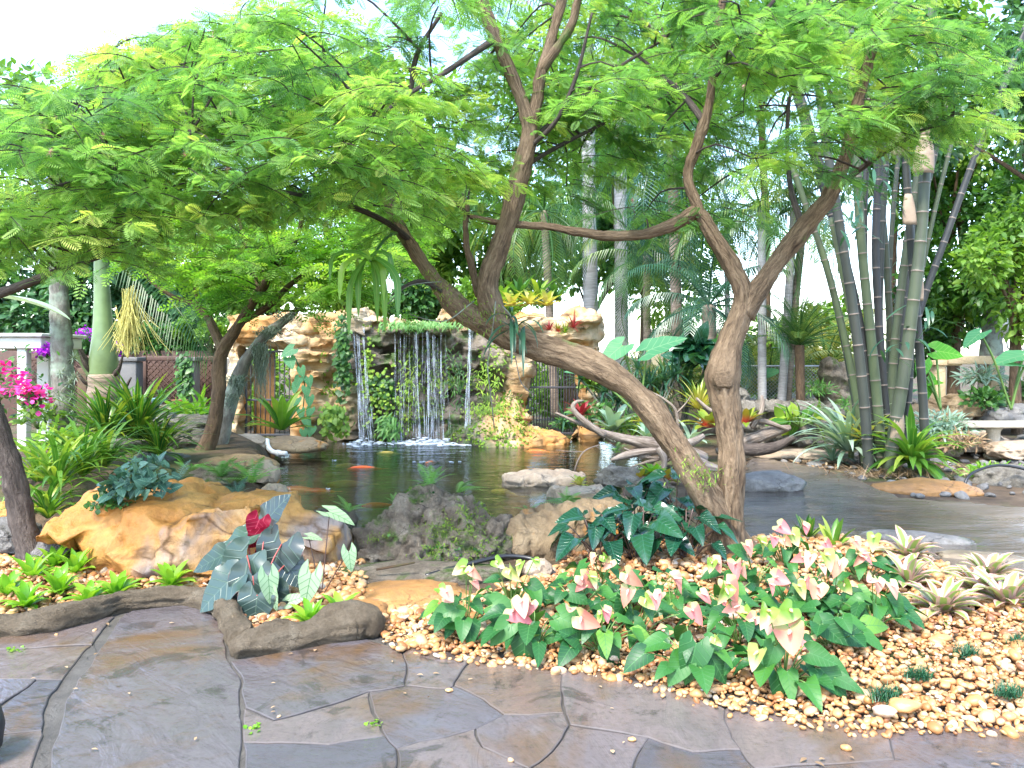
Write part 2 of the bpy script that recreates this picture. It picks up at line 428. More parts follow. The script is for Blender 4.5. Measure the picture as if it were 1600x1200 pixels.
def leafmat(name, cols, rough=.45, trans=.35, vein=None, edge=None, spec=.4, base=None, tip=None, tcol=None, side=None, blotch=None):
    """cols: ramp over each leaf's own tint; vein=(colour, width, side-vein count); edge=(colour, start)"""
    mt, nt, out = newmat(name)
    at = N(nt, 'ShaderNodeAttribute', attribute_name='tint'); lu = N(nt, 'ShaderNodeAttribute', attribute_name='luv')
    sp = nt.nodes.new('ShaderNodeSeparateXYZ'); nt.links.new(lu.outputs['Vector'], sp.inputs[0])
    c = ramp(nt, cols, at.outputs['Fac'])
    nz = noise(nt, 6, 3, coords(nt))
    c = mix(nt, mrange(nt, nz, .3, .7, 0, .35), c, cols[0] if len(cols[0]) == 3 else cols[0][1])
    ay = mth(nt, 'ABSOLUTE', sp.outputs[1])
    if base: c = mix(nt, mrange(nt, sp.outputs[0], .0, base[1], 1, 0), c, base[0])
    if tip: c = mix(nt, mrange(nt, sp.outputs[0], tip[1], 1, 0, 1), c, tip[0])
    if blotch:
        bz = noise(nt, blotch[1], 4, lu.outputs['Vector']); c = mix(nt, mrange(nt, bz, blotch[2], blotch[2]+.06, 0, 1), c, blotch[0])
    nrm = None
    if vein:
        w1 = mrange(nt, ay, vein[1], vein[1]*2, 1, 0)
        if vein[2]:
            ph = mth(nt, 'SUBTRACT', sp.outputs[0], mth(nt, 'MULTIPLY', ay, .32))
            sv = mth(nt, 'ABSOLUTE', mth(nt, 'SUBTRACT', mth(nt, 'FRACT', mth(nt, 'MULTIPLY', ph, vein[2])), .5))
            w2 = mrange(nt, sv, .03, .08, .8, 0); w1 = mth(nt, 'MAXIMUM', w1, w2)
            nrm = bump(nt, mth(nt, 'SUBTRACT', 1.0, w2), .35, .01)
        c = mix(nt, w1, c, vein[0])
    if edge: c = mix(nt, mrange(nt, ay, edge[1], min(1, edge[1]+.15), 0, 1), c, edge[0])
    a = princ(nt, None, c, rough, spec, nrm)
    if trans <= 0: nt.links.new(a, out.inputs[0]); return mt
    tr = nt.nodes.new('ShaderNodeBsdfTranslucent')
    tc = mix(nt, 1.0, c, tcol or (1.5, 1.5, .7), 'MULTIPLY'); nt.links.new(tc, tr.inputs[0])
    mx = nt.nodes.new('ShaderNodeMixShader'); mx.inputs[0].default_value = trans
    nt.links.new(a, mx.inputs[1]); nt.links.new(tr.outputs[0], mx.inputs[2]); nt.links.new(mx.outputs[0], out.inputs[0])
    return mt
def rockmat(name, cols, sc=2.0, moss=None, wet=.75, bs=.6, strata=0, stain=None, top=None, spec=.35):
    """moss=(colour, threshold, scale); stain=(colour, threshold, scale); top=(colour) on faces that look up"""
    mt, nt, out = newmat(name); co = coords(nt)
    n1 = noise(nt, sc, 6, co, .6, .4); c = ramp(nt, cols, mrange(nt, n1, .28, .72))
    n2 = noise(nt, sc*9, 5, co, .7)
    c = mix(nt, mrange(nt, n2, .35, .75, 0, .55), c, tuple(x*.6 for x in (cols[0] if len(cols[0]) == 3 else cols[0][1])))
    geo = nt.nodes.new('ShaderNodeNewGeometry'); sx = nt.nodes.new('ShaderNodeSeparateXYZ'); nt.links.new(geo.outputs['Normal'], sx.inputs[0])
    if stain:
        s_ = noise(nt, stain[2], 4, coords(nt, 'Object', (1,1,.35)), .55, .6); c = mix(nt, mrange(nt, s_, stain[1], stain[1]+.1, 0, .9), c, stain[0])
    if top: c = mix(nt, mth(nt, 'MULTIPLY', mrange(nt, sx.outputs[2], .25, .8), mrange(nt, noise(nt, sc*2.3, 4, co), .35, .55)), c, top)
    if moss:
        mz = noise(nt, moss[2], 5, co, .6, .3); mf = mth(nt, 'MULTIPLY', mrange(nt, mz, moss[1], moss[1]+.12), mrange(nt, sx.outputs[2], -.5, .3, .35, 1))
        c = mix(nt, mf, c, mix(nt, noise(nt, moss[2]*14, 2, co), moss[0], tuple(x*.4 for x in moss[0])))
    vo = N(nt, 'ShaderNodeTexVoronoi', feature='DISTANCE_TO_EDGE', Scale=sc*1.3); wob = nt.nodes.new('ShaderNodeVectorMath'); wob.operation = 'ADD'; nt.links.new(co, wob.inputs[0])
    wn2 = N(nt, 'ShaderNodeTexNoise', Scale=sc*2.5, Detail=4); wsc = nt.nodes.new('ShaderNodeVectorMath'); wsc.operation = 'SCALE'; wsc.inputs['Scale'].default_value = .55/sc; nt.links.new(wn2.outputs['Color'], wsc.inputs[0]); nt.links.new(wsc.outputs[0], wob.inputs[1]); nt.links.new(wob.outputs[0], vo.inputs['Vector'])
    ck = mth(nt, 'MULTIPLY', mrange(nt, vo.outputs[0], .0, .035, 1, 0), mrange(nt, noise(nt, sc*.9, 3, co), .47, .60)); c = mix(nt, mth(nt, 'MULTIPLY', ck, .75), c, tuple(x*.25 for x in (cols[0] if len(cols[0]) == 3 else cols[0][1])))
    h = mth(nt, 'SUBTRACT', mth(nt, 'ADD', mth(nt, 'MULTIPLY', n2, .6), noise(nt, sc*28, 3, co, .7)), mth(nt, 'MULTIPLY', ck, .8))
    b = bump(nt, noise(nt, sc*7, 6, co, .7), bs*.8, .025, bump(nt, h, bs*.8, .015))
    if strata:
        wv = N(nt, 'ShaderNodeTexNoise', Scale=1.0, Detail=5, Roughness=.6, Distortion=.5); nt.links.new(coords(nt, 'Object', (1.2,1.2,strata)), wv.inputs['Vector'])
        b = bump(nt, wv.outputs[0], .8, .06, b)
        c = mix(nt, mrange(nt, wv.outputs[0], .58, .66, 0, .6), c, tuple(x*.35 for x in (cols[0] if len(cols[0]) == 3 else cols[0][1])))
    princ(nt, out, c, wet, spec, b); return mt
def barkmat(name, cols, sc=(14,14,2.4), moss=None, bs=.9, ring=0, rough=.85):
    mt, nt, out = newmat(name)
    lu = N(nt, 'ShaderNodeAttribute', attribute_name='luv'); mp = nt.nodes.new('ShaderNodeMapping'); mp.inputs['Scale'].default_value = (sc[0]*.13, sc[1]*.13, sc[2]); nt.links.new(lu.outputs['Vector'], mp.inputs[0]); co = mp.outputs[0]
    n1 = noise(nt, 1.0, 6, co, .65, .8); n2 = noise(nt, 2.5, 4, coords(nt), .6)
    c = ramp(nt, cols, mrange(nt, n1, .3, .7)); c = mix(nt, mrange(nt, n2, .45, .7, 0, .5), c, cols[-1] if len(cols[-1]) == 3 else cols[-1][1])
    mp2 = nt.nodes.new('ShaderNodeMapping'); mp2.inputs['Scale'].default_value = (sc[0]*.32, sc[1]*.32, sc[2]*4.5); nt.links.new(lu.outputs['Vector'], mp2.inputs[0]); fl_ = noise(nt, 1.0, 4, mp2.outputs[0], .6, .5); c = mix(nt, mrange(nt, fl_, .54, .62, 0, .3), c, cols[0]); n1 = mth(nt, 'ADD', n1, mth(nt, 'MULTIPLY', fl_, .45))
    if moss: c = mix(nt, mrange(nt, noise(nt, moss[1], 5, coords(nt), .6), moss[2], moss[2]+.12), c, moss[0])
    princ(nt, out, c, rough, .25, bump(nt, n1, bs, .03)); return mt
def flat(name, col, rough=.5, spec=.5, metal=0.0, var=.12, sc=8.0, bs=0.0):
    mt, nt, out = newmat(name); co = coords(nt); n = noise(nt, sc, 5, co, .6)
    c = mix(nt, mrange(nt, n, .3, .7, 0, 1), col, tuple(x*(1-var*2) for x in col))
    princ(nt, out, c, rough, spec, bump(nt, noise(nt, sc*6, 4, co), bs, .01) if bs else None, metal); return mt

K = {}
# foliage
K['feather'] = leafmat('feathery_leaf', [(.075,.18,.06),(.13,.29,.08),(.22,.40,.09),(.30,.48,.10),(.44,.52,.12)], .55, .55, tcol=(1.4,1.45,.8))
K['feather2'] = leafmat('feathery_leaf_light', [(.10,.24,.06),(.18,.36,.07),(.28,.46,.09),(.42,.55,.11)], .55, .55, tcol=(1.5,1.6,.6))
K['bush'] = leafmat('bush_leaf', [(.02,.07,.02),(.05,.14,.03),(.10,.24,.04)], .4, .35)
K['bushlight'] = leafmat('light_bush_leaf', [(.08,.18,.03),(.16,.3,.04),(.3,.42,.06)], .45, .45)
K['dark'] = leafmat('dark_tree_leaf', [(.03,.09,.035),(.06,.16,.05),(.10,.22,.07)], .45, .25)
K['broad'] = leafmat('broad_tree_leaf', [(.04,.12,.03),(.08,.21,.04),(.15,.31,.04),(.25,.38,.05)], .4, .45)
K['palm'] = leafmat('palm_leaf', [(.03,.09,.03),(.06,.15,.04),(.16,.24,.05),(.34,.30,.05)], .4, .3)
K['palmdk'] = leafmat('dark_palm_leaf', [(.025,.08,.05),(.05,.13,.07),(.08,.18,.08)], .35, .3)
K['anth'] = leafmat('anthurium_leaf', [(.010,.065,.018),(.02,.105,.022),(.05,.18,.025),(.15,.29,.03)], .45, .25, vein=((.04,.15,.04),.02,5.5), spec=.4)
K['spathe'] = leafmat('anthurium_flower', [(.52,.14,.15),(.57,.22,.18),(.58,.26,.15),(.60,.37,.28)], .45, .25, base=((.44,.42,.18),.12), tcol=(1.1,1,.9))
K['spathegreen'] = leafmat('green_anthurium_flower', [(.14,.28,.04),(.22,.35,.06),(.34,.38,.12)], .3, .3, tip=((.75,.55,.35),.4))
K['philo'] = leafmat('glossy_dark_leaf', [(.005,.032,.018),(.01,.055,.028),(.018,.08,.03),(.05,.17,.025)], .16, .12, vein=((.02,.09,.05),.02,7), spec=.7)
K['strap'] = leafmat('strap_leaf', [(.04,.13,.02),(.09,.23,.03),(.2,.36,.04),(.38,.45,.06)], .35, .35, vein=((.2,.3,.07),.04,0))
K['croton'] = leafmat('striped_leaf', [(.015,.07,.015),(.03,.12,.02),(.05,.16,.02),(.10,.25,.025),(.3,.34,.05)], .3, .3, vein=((.3,.34,.06),.06,0))
K['lime'] = leafmat('lime_rosette_leaf', [(.10,.27,.02),(.18,.38,.03),(.30,.46,.05)], .3, .4)
K['varie'] = leafmat('variegated_leaf', [(.16,.26,.06),(.25,.33,.09),(.33,.37,.14)], .35, .3, edge=((.50,.32,.29),.42), base=((.52,.26,.28),.30), tcol=(1.2,1.2,.9))
K['elephant'] = leafmat('elephant_ear_leaf', [(.05,.20,.09),(.07,.25,.11),(.1,.3,.13)], .55, .45, vein=((.16,.32,.16),.02,5), tcol=(1.3,1.5,.9))
K['elephant2'] = leafmat('sunlit_elephant_ear_leaf', [(.06,.26,.02),(.09,.34,.02),(.14,.4,.03)], .4, .5, vein=((.2,.45,.07),.02,6), tcol=(1.4,1.6,.6))
K['caladium'] = leafmat('caladium_leaf', [(.22,.33,.19),(.28,.38,.24)], .55, .3, vein=((.05,.15,.05),.02,4.5), edge=((.08,.22,.06),.88), tcol=(1,1.05,.9))
K['begonia'] = leafmat('begonia_leaf', [(.018,.03,.028),(.028,.055,.045),(.04,.085,.055)], .3, .1, vein=((.06,.10,.07),.012,5), spec=.6, tcol=(1.6,.5,.5), edge=((.16,.03,.03),.93))
K['begoniared'] = leafmat('red_begonia_leaf', [(.2,.008,.025),(.34,.015,.05)], .3, .3, vein=((.45,.06,.1),.03,5), tcol=(1.4,.6,.7))
K['coleus'] = leafmat('small_dark_leaf', [(.02,.07,.05),(.05,.13,.09),(.10,.2,.13)], .4, .15, vein=((.14,.25,.17),.04,6))
K['fern'] = leafmat('fern_leaf', [(.07,.2,.05),(.14,.32,.08),(.24,.42,.11)], .45, .35)
K['redbrom'] = leafmat('red_bromeliad_leaf', [(.2,.02,.025),(.32,.03,.04),(.3,.09,.05)], .3, .25, tcol=(1.3,.9,.8))
K['redgreen'] = leafmat('red_and_green_bromeliad_leaf', [(.1,.2,.03),(.2,.28,.03),(.34,.28,.03)], .3, .3, base=((.6,.02,.08),.5), tcol=(1.3,1,.7))
K['yelbrom'] = leafmat('yellow_bromeliad_leaf', [(.3,.32,.05),(.5,.42,.08),(.55,.48,.2)], .35, .35, tip=((.2,.35,.05),.5))
K['mondo'] = leafmat('mondo_grass', [(.01,.06,.03),(.02,.10,.045),(.04,.15,.05)], .4, .15)
K['moss'] = leafmat('moss', [(.10,.21,.02),(.18,.31,.03),(.28,.38,.04)], .7, .2)
K['spmoss'] = leafmat('hanging_moss', [(.16,.22,.17),(.24,.3,.24),(.32,.38,.31)], .8, .2)
K['dry'] = leafmat('dry_grass', [(.2,.13,.07),(.34,.22,.12),(.45,.33,.2)], .7, .2, tcol=(1.2,1,.7))
K['silver'] = leafmat('silver_leaf', [(.14,.24,.17),(.24,.36,.26),(.4,.5,.4)], .4, .25)
K['pinkfl'] = leafmat('pink_bract', [(.75,.02,.32),(.85,.05,.42),(.9,.12,.42)], .5, .4, tcol=(1.2,.8,1))
K['purplefl'] = leafmat('purple_bract', [(.4,.03,.6),(.55,.06,.7)], .5, .4, tcol=(1.2,.8,1.1))
K['puff'] = leafmat('pink_puff', [(.75,.35,.38),(.82,.5,.5)], .6, .3, tcol=(1.1,1,1))
K['stem'] = flat('green_stem', (.12,.22,.05), .5)
K['stemdk'] = flat('dark_stem', (.1,.06,.05), .5)
K['stemred'] = flat('red_stem', (.3,.06,.05), .5)
K['spadix'] = flat('spadix', (.75,.5,.22), .5)
K['spadixpink'] = flat('pink_spadix', (.8,.4,.32), .5)
# bark and wood
K['bark'] = barkmat('furrowed_bark', [(.035,.023,.015),(.10,.066,.04),(.18,.125,.078),(.24,.175,.115)], (22,22,6.5), ((.1,.15,.04),2.2,.62))
K['barkdark'] = barkmat('dark_bark', [(.03,.024,.022),(.07,.055,.048),(.13,.105,.09)], (18,18,6))
K['barkmid'] = barkmat('brown_bark', [(.04,.028,.018),(.1,.065,.04),(.17,.115,.07)], (18,18,6), ((.09,.12,.05),2,.6))
K['barkpale'] = barkmat('pale_lichen_bark', [(.06,.058,.05),(.13,.122,.105),(.22,.21,.185)], (10,10,4), ((.25,.3,.24),3,.5), .5)
K['palmtrunk'] = barkmat('palm_trunk', [(.17,.165,.16),(.27,.265,.26),(.36,.355,.35)], (3,3,22), None, .35, 0, .7)
K['palmbrown'] = barkmat('brown_palm_trunk', [(.1,.075,.06),(.22,.17,.13),(.33,.27,.21)], (3,3,20), None, .6)
K['crownshaft'] = flat('palm_crownshaft', (.17,.25,.11), .4, .4, var=.15, sc=4)
K['drift'] = barkmat('driftwood', [(.06,.045,.035),(.15,.115,.09),(.25,.2,.165),(.36,.31,.27)], (16,16,2.5), None, .6, 0, .7)
K['bamboo'] = None
# stone
K['orange'] = rockmat('ochre_boulder', [(.27,.11,.03),(.44,.19,.04),(.48,.25,.07),(.44,.30,.16)], 1.3, ((.06,.12,.03),.70,3), .6, .5, 0, ((.24,.2,.185),.58,1.3))
K['mossy'] = rockmat('mossy_boulder', [(.12,.095,.07),(.32,.26,.195),(.50,.43,.34)], 6, ((.12,.22,.03),.52,4.5), .9, 1.0)
K['tan'] = rockmat('tan_boulder', [(.15,.10,.055),(.27,.19,.105),(.36,.275,.17)], 2.2, ((.08,.14,.03),.68,4), .7, .7, 0, ((.5,.22,.04),.6,3))
K['slab'] = rockmat('pale_slab_rock', [(.23,.175,.125),(.37,.29,.21),(.46,.38,.29)], 2, None, .65, .5, 0, ((.45,.28,.14),.64,2))
K['grey'] = rockmat('grey_rock', [(.09,.085,.08),(.2,.19,.18),(.33,.31,.28)], 2.6, ((.08,.14,.04),.62,4), .75, .8)
K['coral'] = rockmat('pitted_grey_rock', [(.1,.09,.075),(.27,.245,.205),(.46,.42,.35)], 5, ((.1,.15,.05),.63,3), .85, 1.0)
K['kerb'] = rockmat('cement_edging', [(.16,.12,.075),(.27,.21,.14),(.36,.30,.215)], 6, ((.1,.13,.05),.72,5), .9, 1.0)
K['ledge'] = rockmat('ochre_ledge', [(.2,.11,.05),(.34,.17,.055),(.38,.22,.10)], 2.2, ((.14,.15,.08),.68,3), .5, .35)
K['wetstone'] = rockmat('wet_stone', [(.10,.08,.06),(.2,.16,.11),(.3,.25,.18)], 2, ((.12,.15,.05),.7,3), .35, .4)
K['bench'] = rockmat('bench_stone', [(.4,.35,.27),(.52,.47,.38),(.6,.55,.46)], 4, None, .8, .4)
K['white'] = flat('weathered_white_paint', (.6,.6,.58), .6, var=.06, sc=5)
K['iron'] = flat('black_iron', (.05,.05,.06), .5, var=.1)
K['hose'] = flat('black_hose', (.018,.018,.02), .35)
K['plastic'] = flat('white_plastic', (.74,.74,.72), .35, var=.05)
K['lattice'] = flat('brown_lattice', (.09,.045,.03), .7, var=.2)
K['column'] = flat('grey_column', (.13,.125,.12), .7, var=.15, sc=6, bs=.3)
K['tanbeam'] = rockmat('tan_beam', [(.5,.36,.2),(.6,.45,.27),(.66,.52,.34)], 3, None, .8, .4)
K['terra'] = flat('terracotta', (.42,.17,.08), .7)
K['blueglaze'] = flat('blue_glaze', (.12,.28,.34), .3)
K['sheath'] = flat('papery_sheath', (.30,.22,.15), .7, var=.15, sc=5, bs=.4)
K['wallpaint'] = flat('cream_render', (.66,.54,.34), .8, var=.08, sc=2)
K['wire'] = flat('galvanised_wire', (.45,.46,.47), .45, var=.1, metal=.6)
K['blackpot'] = flat('black_rubber', (.015,.015,.018), .5)
def m_gravel():
    mt, nt, out = newmat('pebbles'); at = N(nt, 'ShaderNodeAttribute', attribute_name='tint')
    c = ramp(nt, [(0,(.12,.06,.035)),(.2,(.27,.11,.04)),(.42,(.40,.19,.065)),(.62,(.45,.26,.11)),(.84,(.47,.33,.2)),(1,(.55,.49,.41))], at.outputs['Fac'])
    n = noise(nt, 22, 5, coords(nt), .65); c = mix(nt, mrange(nt, n, .42, .72, 0, .5), c, (.25,.11,.04))
    princ(nt, out, c, .45, .45, bump(nt, noise(nt, 60, 3, coords(nt)), .15, .01)); return mt
K['gravel'] = m_gravel()
def m_flag():
    mt, nt, out = newmat('wet_flagstone'); at = N(nt, 'ShaderNodeAttribute', attribute_name='tint'); co = coords(nt)
    mp = nt.nodes.new('ShaderNodeMapping'); mp.inputs['Scale'].default_value = (1.6,4.2,1); vr = nt.nodes.new('ShaderNodeVectorRotate'); vr.rotation_type = 'Z_AXIS'; nt.links.new(co, vr.inputs['Vector']); nt.links.new(mth(nt, 'MULTIPLY', at.outputs['Fac'], 2.6), vr.inputs['Angle']); nt.links.new(vr.outputs[0], mp.inputs[0])
    g = noise(nt, 1.6, 7, mp.outputs[0], .62, .8)
    b0 = ramp(nt, [(.075,.070,.080),(.105,.092,.098),(.14,.112,.104),(.125,.09,.07)], at.outputs['Fac'])
    c = mix(nt, mrange(nt, g, .4, .7, 0, .4), b0, (.055,.05,.052))
    n2 = noise(nt, 1.4, 5, co, .6, .6); c = mix(nt, mrange(nt, n2, .50, .64, 0, .8), c, (.105,.058,.022))
    n3 = noise(nt, 2.3, 6, co, .65, .3); c = mix(nt, mrange(nt, n3, .6, .7, 0, .5), c, (.14,.125,.125)); c = mix(nt, mrange(nt, noise(nt, 3.1, 6, co, .7, .9), .55, .62, 0, .65), c, (.03,.026,.025)); c = mix(nt, mrange(nt, noise(nt, 30, 4, co, .7), .5, .75, 0, .5), c, (.045,.036,.034))
    wetn = noise(nt, 1.1, 4, co, .55, .4); r = mrange(nt, wetn, .42, .62, .03, .26)
    h = mth(nt, 'ADD', mth(nt, 'MULTIPLY', g, 1.0), mth(nt, 'MULTIPLY', noise(nt, 14, 5, co, .6), .35))
    gm = nt.nodes.new('ShaderNodeNewGeometry'); sz_ = nt.nodes.new('ShaderNodeSeparateXYZ'); nt.links.new(gm.outputs['True Normal'], sz_.inputs[0]); ed = mrange(nt, sz_.outputs[2], .8, .98, .8, 0); r = mth(nt, 'MAXIMUM', r, mth(nt, 'MULTIPLY', ed, .9)); c = mix(nt, mth(nt, 'MULTIPLY', ed, .6), c, (.045,.04,.036))
    princ(nt, out, c, r, .6, bump(nt, h, .6, .025)); return mt
K['flag'] = m_flag()
K['mortar'] = rockmat('mortar', [(.06,.055,.048),(.10,.09,.078),(.14,.128,.11)], 6, ((.08,.12,.04),.72,4), .6, .5)
def m_soil():
    mt, nt, out = newmat('soil'); co = coords(nt)
    c = ramp(nt, [(.045,.032,.022),(.1,.07,.045),(.17,.12,.08)], mrange(nt, noise(nt, 3, 8, co, .7), .3, .7))
    c = mix(nt, mrange(nt, noise(nt, .7, 4, co), .52, .62, 0, .7), c, (.07,.11,.03))
    princ(nt, out, c, .85, .2, bump(nt, noise(nt, 25, 5, co, .7), 1, .03)); return mt
K['soil'] = m_soil()
def m_path():
    mt, nt, out = newmat('wet_path'); co = coords(nt)
    c = ramp(nt, [(.05,.042,.038),(.085,.07,.06),(.13,.105,.085)], mrange(nt, noise(nt, 1.1, 6, co, .6, .5), .3, .7))
    c = mix(nt, mrange(nt, noise(nt, 2.4, 5, co), .58, .68, 0, .5), c, (.09,.08,.025))
    wv = noise(nt, .55, 3, co, .5, .3); sx_ = nt.nodes.new('ShaderNodeSeparateXYZ'); nt.links.new(coords(nt), sx_.inputs[0]); dp = mrange(nt, mth(nt, 'ADD', sx_.outputs[0], mth(nt, 'MULTIPLY', mth(nt, 'SUBTRACT', noise(nt, .8, 5, co, .6, .5), .5), 5.0)), 3.4, 4.8)
    r = mth(nt, 'ADD', mrange(nt, wv, .5, .66, .03, .14), mth(nt, 'MULTIPLY', dp, .25)); c = mix(nt, mth(nt, 'MULTIPLY', dp, .7), c, ramp(nt, [(.10,.07,.045),(.19,.14,.095),(.25,.19,.13)], noise(nt, 1.6, 6, co, .65, .5)))
    n = noise(nt, 7, 5, coords(nt, 'Object', (.6,1.5,1)), .6)
    princ(nt, out, c, r, .5, bump(nt, mth(nt, 'ADD', n, mth(nt, 'MULTIPLY', noise(nt, 2.2, 3, coords(nt, 'Object', (.5,1.4,1)), .5), 2.0)), .8, .05)); return mt
K['path'] = m_path()
def m_water():
    mt, nt, out = newmat('pond_water'); co = coords(nt, 'Object', (1.0,1.7,1))
    n = mth(nt, 'ADD', noise(nt, 2.2, 4, co, .5, .3), mth(nt, 'MULTIPLY', noise(nt, 9, 3, co, .5), .3))
    b = bump(nt, n, .35, .05)
    gl = nt.nodes.new('ShaderNodeBsdfGlossy'); gl.inputs['Roughness'].default_value = .04; gl.inputs[0].default_value = (.9,.95,1,1); nt.links.new(b, gl.inputs['Normal'])
    tr = nt.nodes.new('ShaderNodeBsdfTransparent'); tr.inputs[0].default_value = (.62,.66,.56,1)
    fr = nt.nodes.new('ShaderNodeFresnel'); fr.inputs[0].default_value = 1.38; nt.links.new(b, fr.inputs['Normal'])
    mx = nt.nodes.new('ShaderNodeMixShader'); nt.links.new(fr.outputs[0], mx.inputs[0]); nt.links.new(tr.outputs[0], mx.inputs[1]); nt.links.new(gl.outputs[0], mx.inputs[2])
    nt.links.new(mx.outputs[0], out.inputs[0]); return mt
K['water'] = m_water()
def m_fall():
    mt, nt, out = newmat('falling_water'); lu = N(nt, 'ShaderNodeAttribute', attribute_name='luv')
    n = noise(nt, 1.0, 4, coords(nt, 'Object', (18,18,3.5)), .6)
    a = princ(nt, None, (.6,.66,.76), .12, .6)
    tr = nt.nodes.new('ShaderNodeBsdfTransparent'); mx = nt.nodes.new('ShaderNodeMixShader')
    nt.links.new(mrange(nt, n, .42, .72, .03, .62), mx.inputs[0]); nt.links.new(tr.outputs[0], mx.inputs[1]); nt.links.new(a, mx.inputs[2]); nt.links.new(mx.outputs[0], out.inputs[0]); return mt
K['fall'] = m_fall()
K['foam'] = flat('foam', (.5,.55,.6), .6, var=.05)
def m_koi(name, c0, c1):
    mt, nt, out = newmat(name); c = mix(nt, mrange(nt, noise(nt, 7, 3, coords(nt)), .48, .56), c0, c1); princ(nt, out, c, .3, .5); return mt
K['koi'] = m_koi('orange_koi', (.9,.12,.01), (.9,.22,.03)); K['koiy'] = m_koi('yellow_koi', (.62,.42,.06), (.5,.36,.1)); K['koiw'] = m_koi('white_and_orange_koi', (.85,.2,.04), (.75,.7,.62))
def m_bamboo():
    mt, nt, out = newmat('bamboo_culm'); at = N(nt, 'ShaderNodeAttribute', attribute_name='tint'); lu = N(nt, 'ShaderNodeAttribute', attribute_name='luv')
    c = ramp(nt, [(.022,.022,.024),(.045,.052,.038),(.075,.10,.048),(.16,.19,.07)], at.outputs['Fac'])
    n = noise(nt, 1.0, 4, coords(nt, 'Object', (10,10,1.2)), .6); c = mix(nt, mrange(nt, n, .45, .7, 0, .5), c, (.035,.033,.038))
    sp = nt.nodes.new('ShaderNodeSeparateXYZ'); nt.links.new(lu.outputs['Vector'], sp.inputs[0])
    c = mix(nt, mrange(nt, sp.outputs[2], .4, .6), c, (.17,.135,.11)); princ(nt, out, c, .5, .35); return mt
K['bamboo'] = m_bamboo()
def m_grotto():
    mt, nt, out = newmat('grotto_rock'); co = coords(nt, 'Object'); sx = nt.nodes.new('ShaderNodeSeparateXYZ'); nt.links.new(co, sx.inputs[0])
    n1 = noise(nt, 1.3, 6, co, .6, .5)
    warm = ramp(nt, [(.29,.165,.07),(.43,.29,.15),(.48,.37,.235),(.38,.34,.27)], mrange(nt, n1, .3, .7))
    damp = ramp(nt, [(.05,.043,.035),(.12,.1,.08),(.22,.18,.135)], mrange(nt, n1, .3, .7))
    # the wall is damp and weedy round the falls (object x -2.2 .. 1.9 about the middle fall), dry and ochre on both wings
    xw = mth(nt, 'ADD', sx.outputs[0], mth(nt, 'MULTIPLY', mth(nt, 'SUBTRACT', noise(nt, .9, 4, co), .5), 1.6))
    f = mth(nt, 'MULTIPLY', mrange(nt, xw, -1.75, -1.15), mrange(nt, xw, 1.3, 1.95, 1, 0))
    f = mth(nt, 'MULTIPLY', f, mrange(nt, mth(nt, 'ADD', sx.outputs[2], mth(nt, 'MULTIPLY', n1, .3)), 2.2, 2.4, 1, .15))
    c = mix(nt, f, warm, damp)
    och = noise(nt, 1.1, 4, co, .5, .4); c = mix(nt, mth(nt, 'MULTIPLY', mrange(nt, och, .5, .62, 0, .85), mth(nt, 'SUBTRACT', 1.0, f)), c, (.44,.2,.05))
    mz = noise(nt, 2.6, 5, co, .6, .4); c = mix(nt, mth(nt, 'MULTIPLY', mrange(nt, mz, .5, .6, 0, .9), f), c, mix(nt, noise(nt, 20, 2, co), (.07,.14,.025), (.03,.06,.015)))
    st = N(nt, 'ShaderNodeTexNoise', Scale=1.0, Detail=5, Roughness=.6, Distortion=.6); nt.links.new(coords(nt, 'Object', (.9,.9,9)), st.inputs['Vector'])
    c = mix(nt, mrange(nt, st.outputs[0], .58, .66, 0, .7), c, (.09,.065,.045))
    b = bump(nt, noise(nt, 16, 6, co, .7), .7, .03, bump(nt, st.outputs[0], .7, .06))
    princ(nt, out, c, mrange(nt, f, 0, 1, .8, .5), .35, b); return mt
K['grotto'] = m_grotto()
# ------------------------------------------------------------------ ground and water
def poly_sd(pts, poly):
    """signed distance to polygon, negative inside"""
    p = np.asarray(pts)[:,:2]; q = np.asarray(poly)[:,:2]; n = len(q)
    d = np.full(len(p), 1e9); ins = np.zeros(len(p), bool)
    for i in range(n):
        a, b = q[i], q[(i+1)%n]; e = b-a; w_ = p-a
        t = np.clip((w_@e)/(e@e+1e-12), 0, 1); d = np.minimum(d, np.linalg.norm(w_-t[:,None]*e, axis=1))
        c = (a[1] > p[:,1]) != (b[1] > p[:,1]); xx = a[0]+(p[:,1]-a[1])*(b[0]-a[0])/(b[1]-a[1]+1e-12); ins ^= c & (p[:,0] < xx)
    return np.where(ins, -d, d)
WZ = -.10
POND = np.array([G(px, py, WZ) for px, py in [(455,830),(428,775),(425,735),(432,705),(470,694),(560,680),(700,678),(800,682),(880,686),(935,690),(985,708),(1010,722),(1000,745),(940,770),(880,790),(930,800),(940,812),(860,822),(790,822),(560,830)]])
GRAVEL_R = np.array([G(*p) for p in [(598,985),(621,1014),(700,1029),(830,1046),(900,1052),(1000,1072),(1080,1095),(1150,1118),(1250,1135),(1380,1150),(1500,1147),(1640,1142),(1900,1140),(2150,1040),(1980,940),(1720,922),(1600,908),(1480,884),(1400,852),(1300,838),(1200,840),(1150,850),(1080,850),(1000,848),(905,862),(860,895),(700,945),(615,955)]])
GRAVEL_L = np.array([G(*p) for p in [(-120,982),(60,965),(176,936),(300,922),(352,940),(392,990),(430,990),(520,970),(572,950),(560,880),(460,868),(330,900),(230,900),(70,872),(-120,865)]])
BEDL = np.array([(-9,6.8),(-3.6,7.6),(-2.7,8.6),(-2.9,10),(-3.3,11.5),(-4.2,13.2),(-5,14.5),(-9,15)])
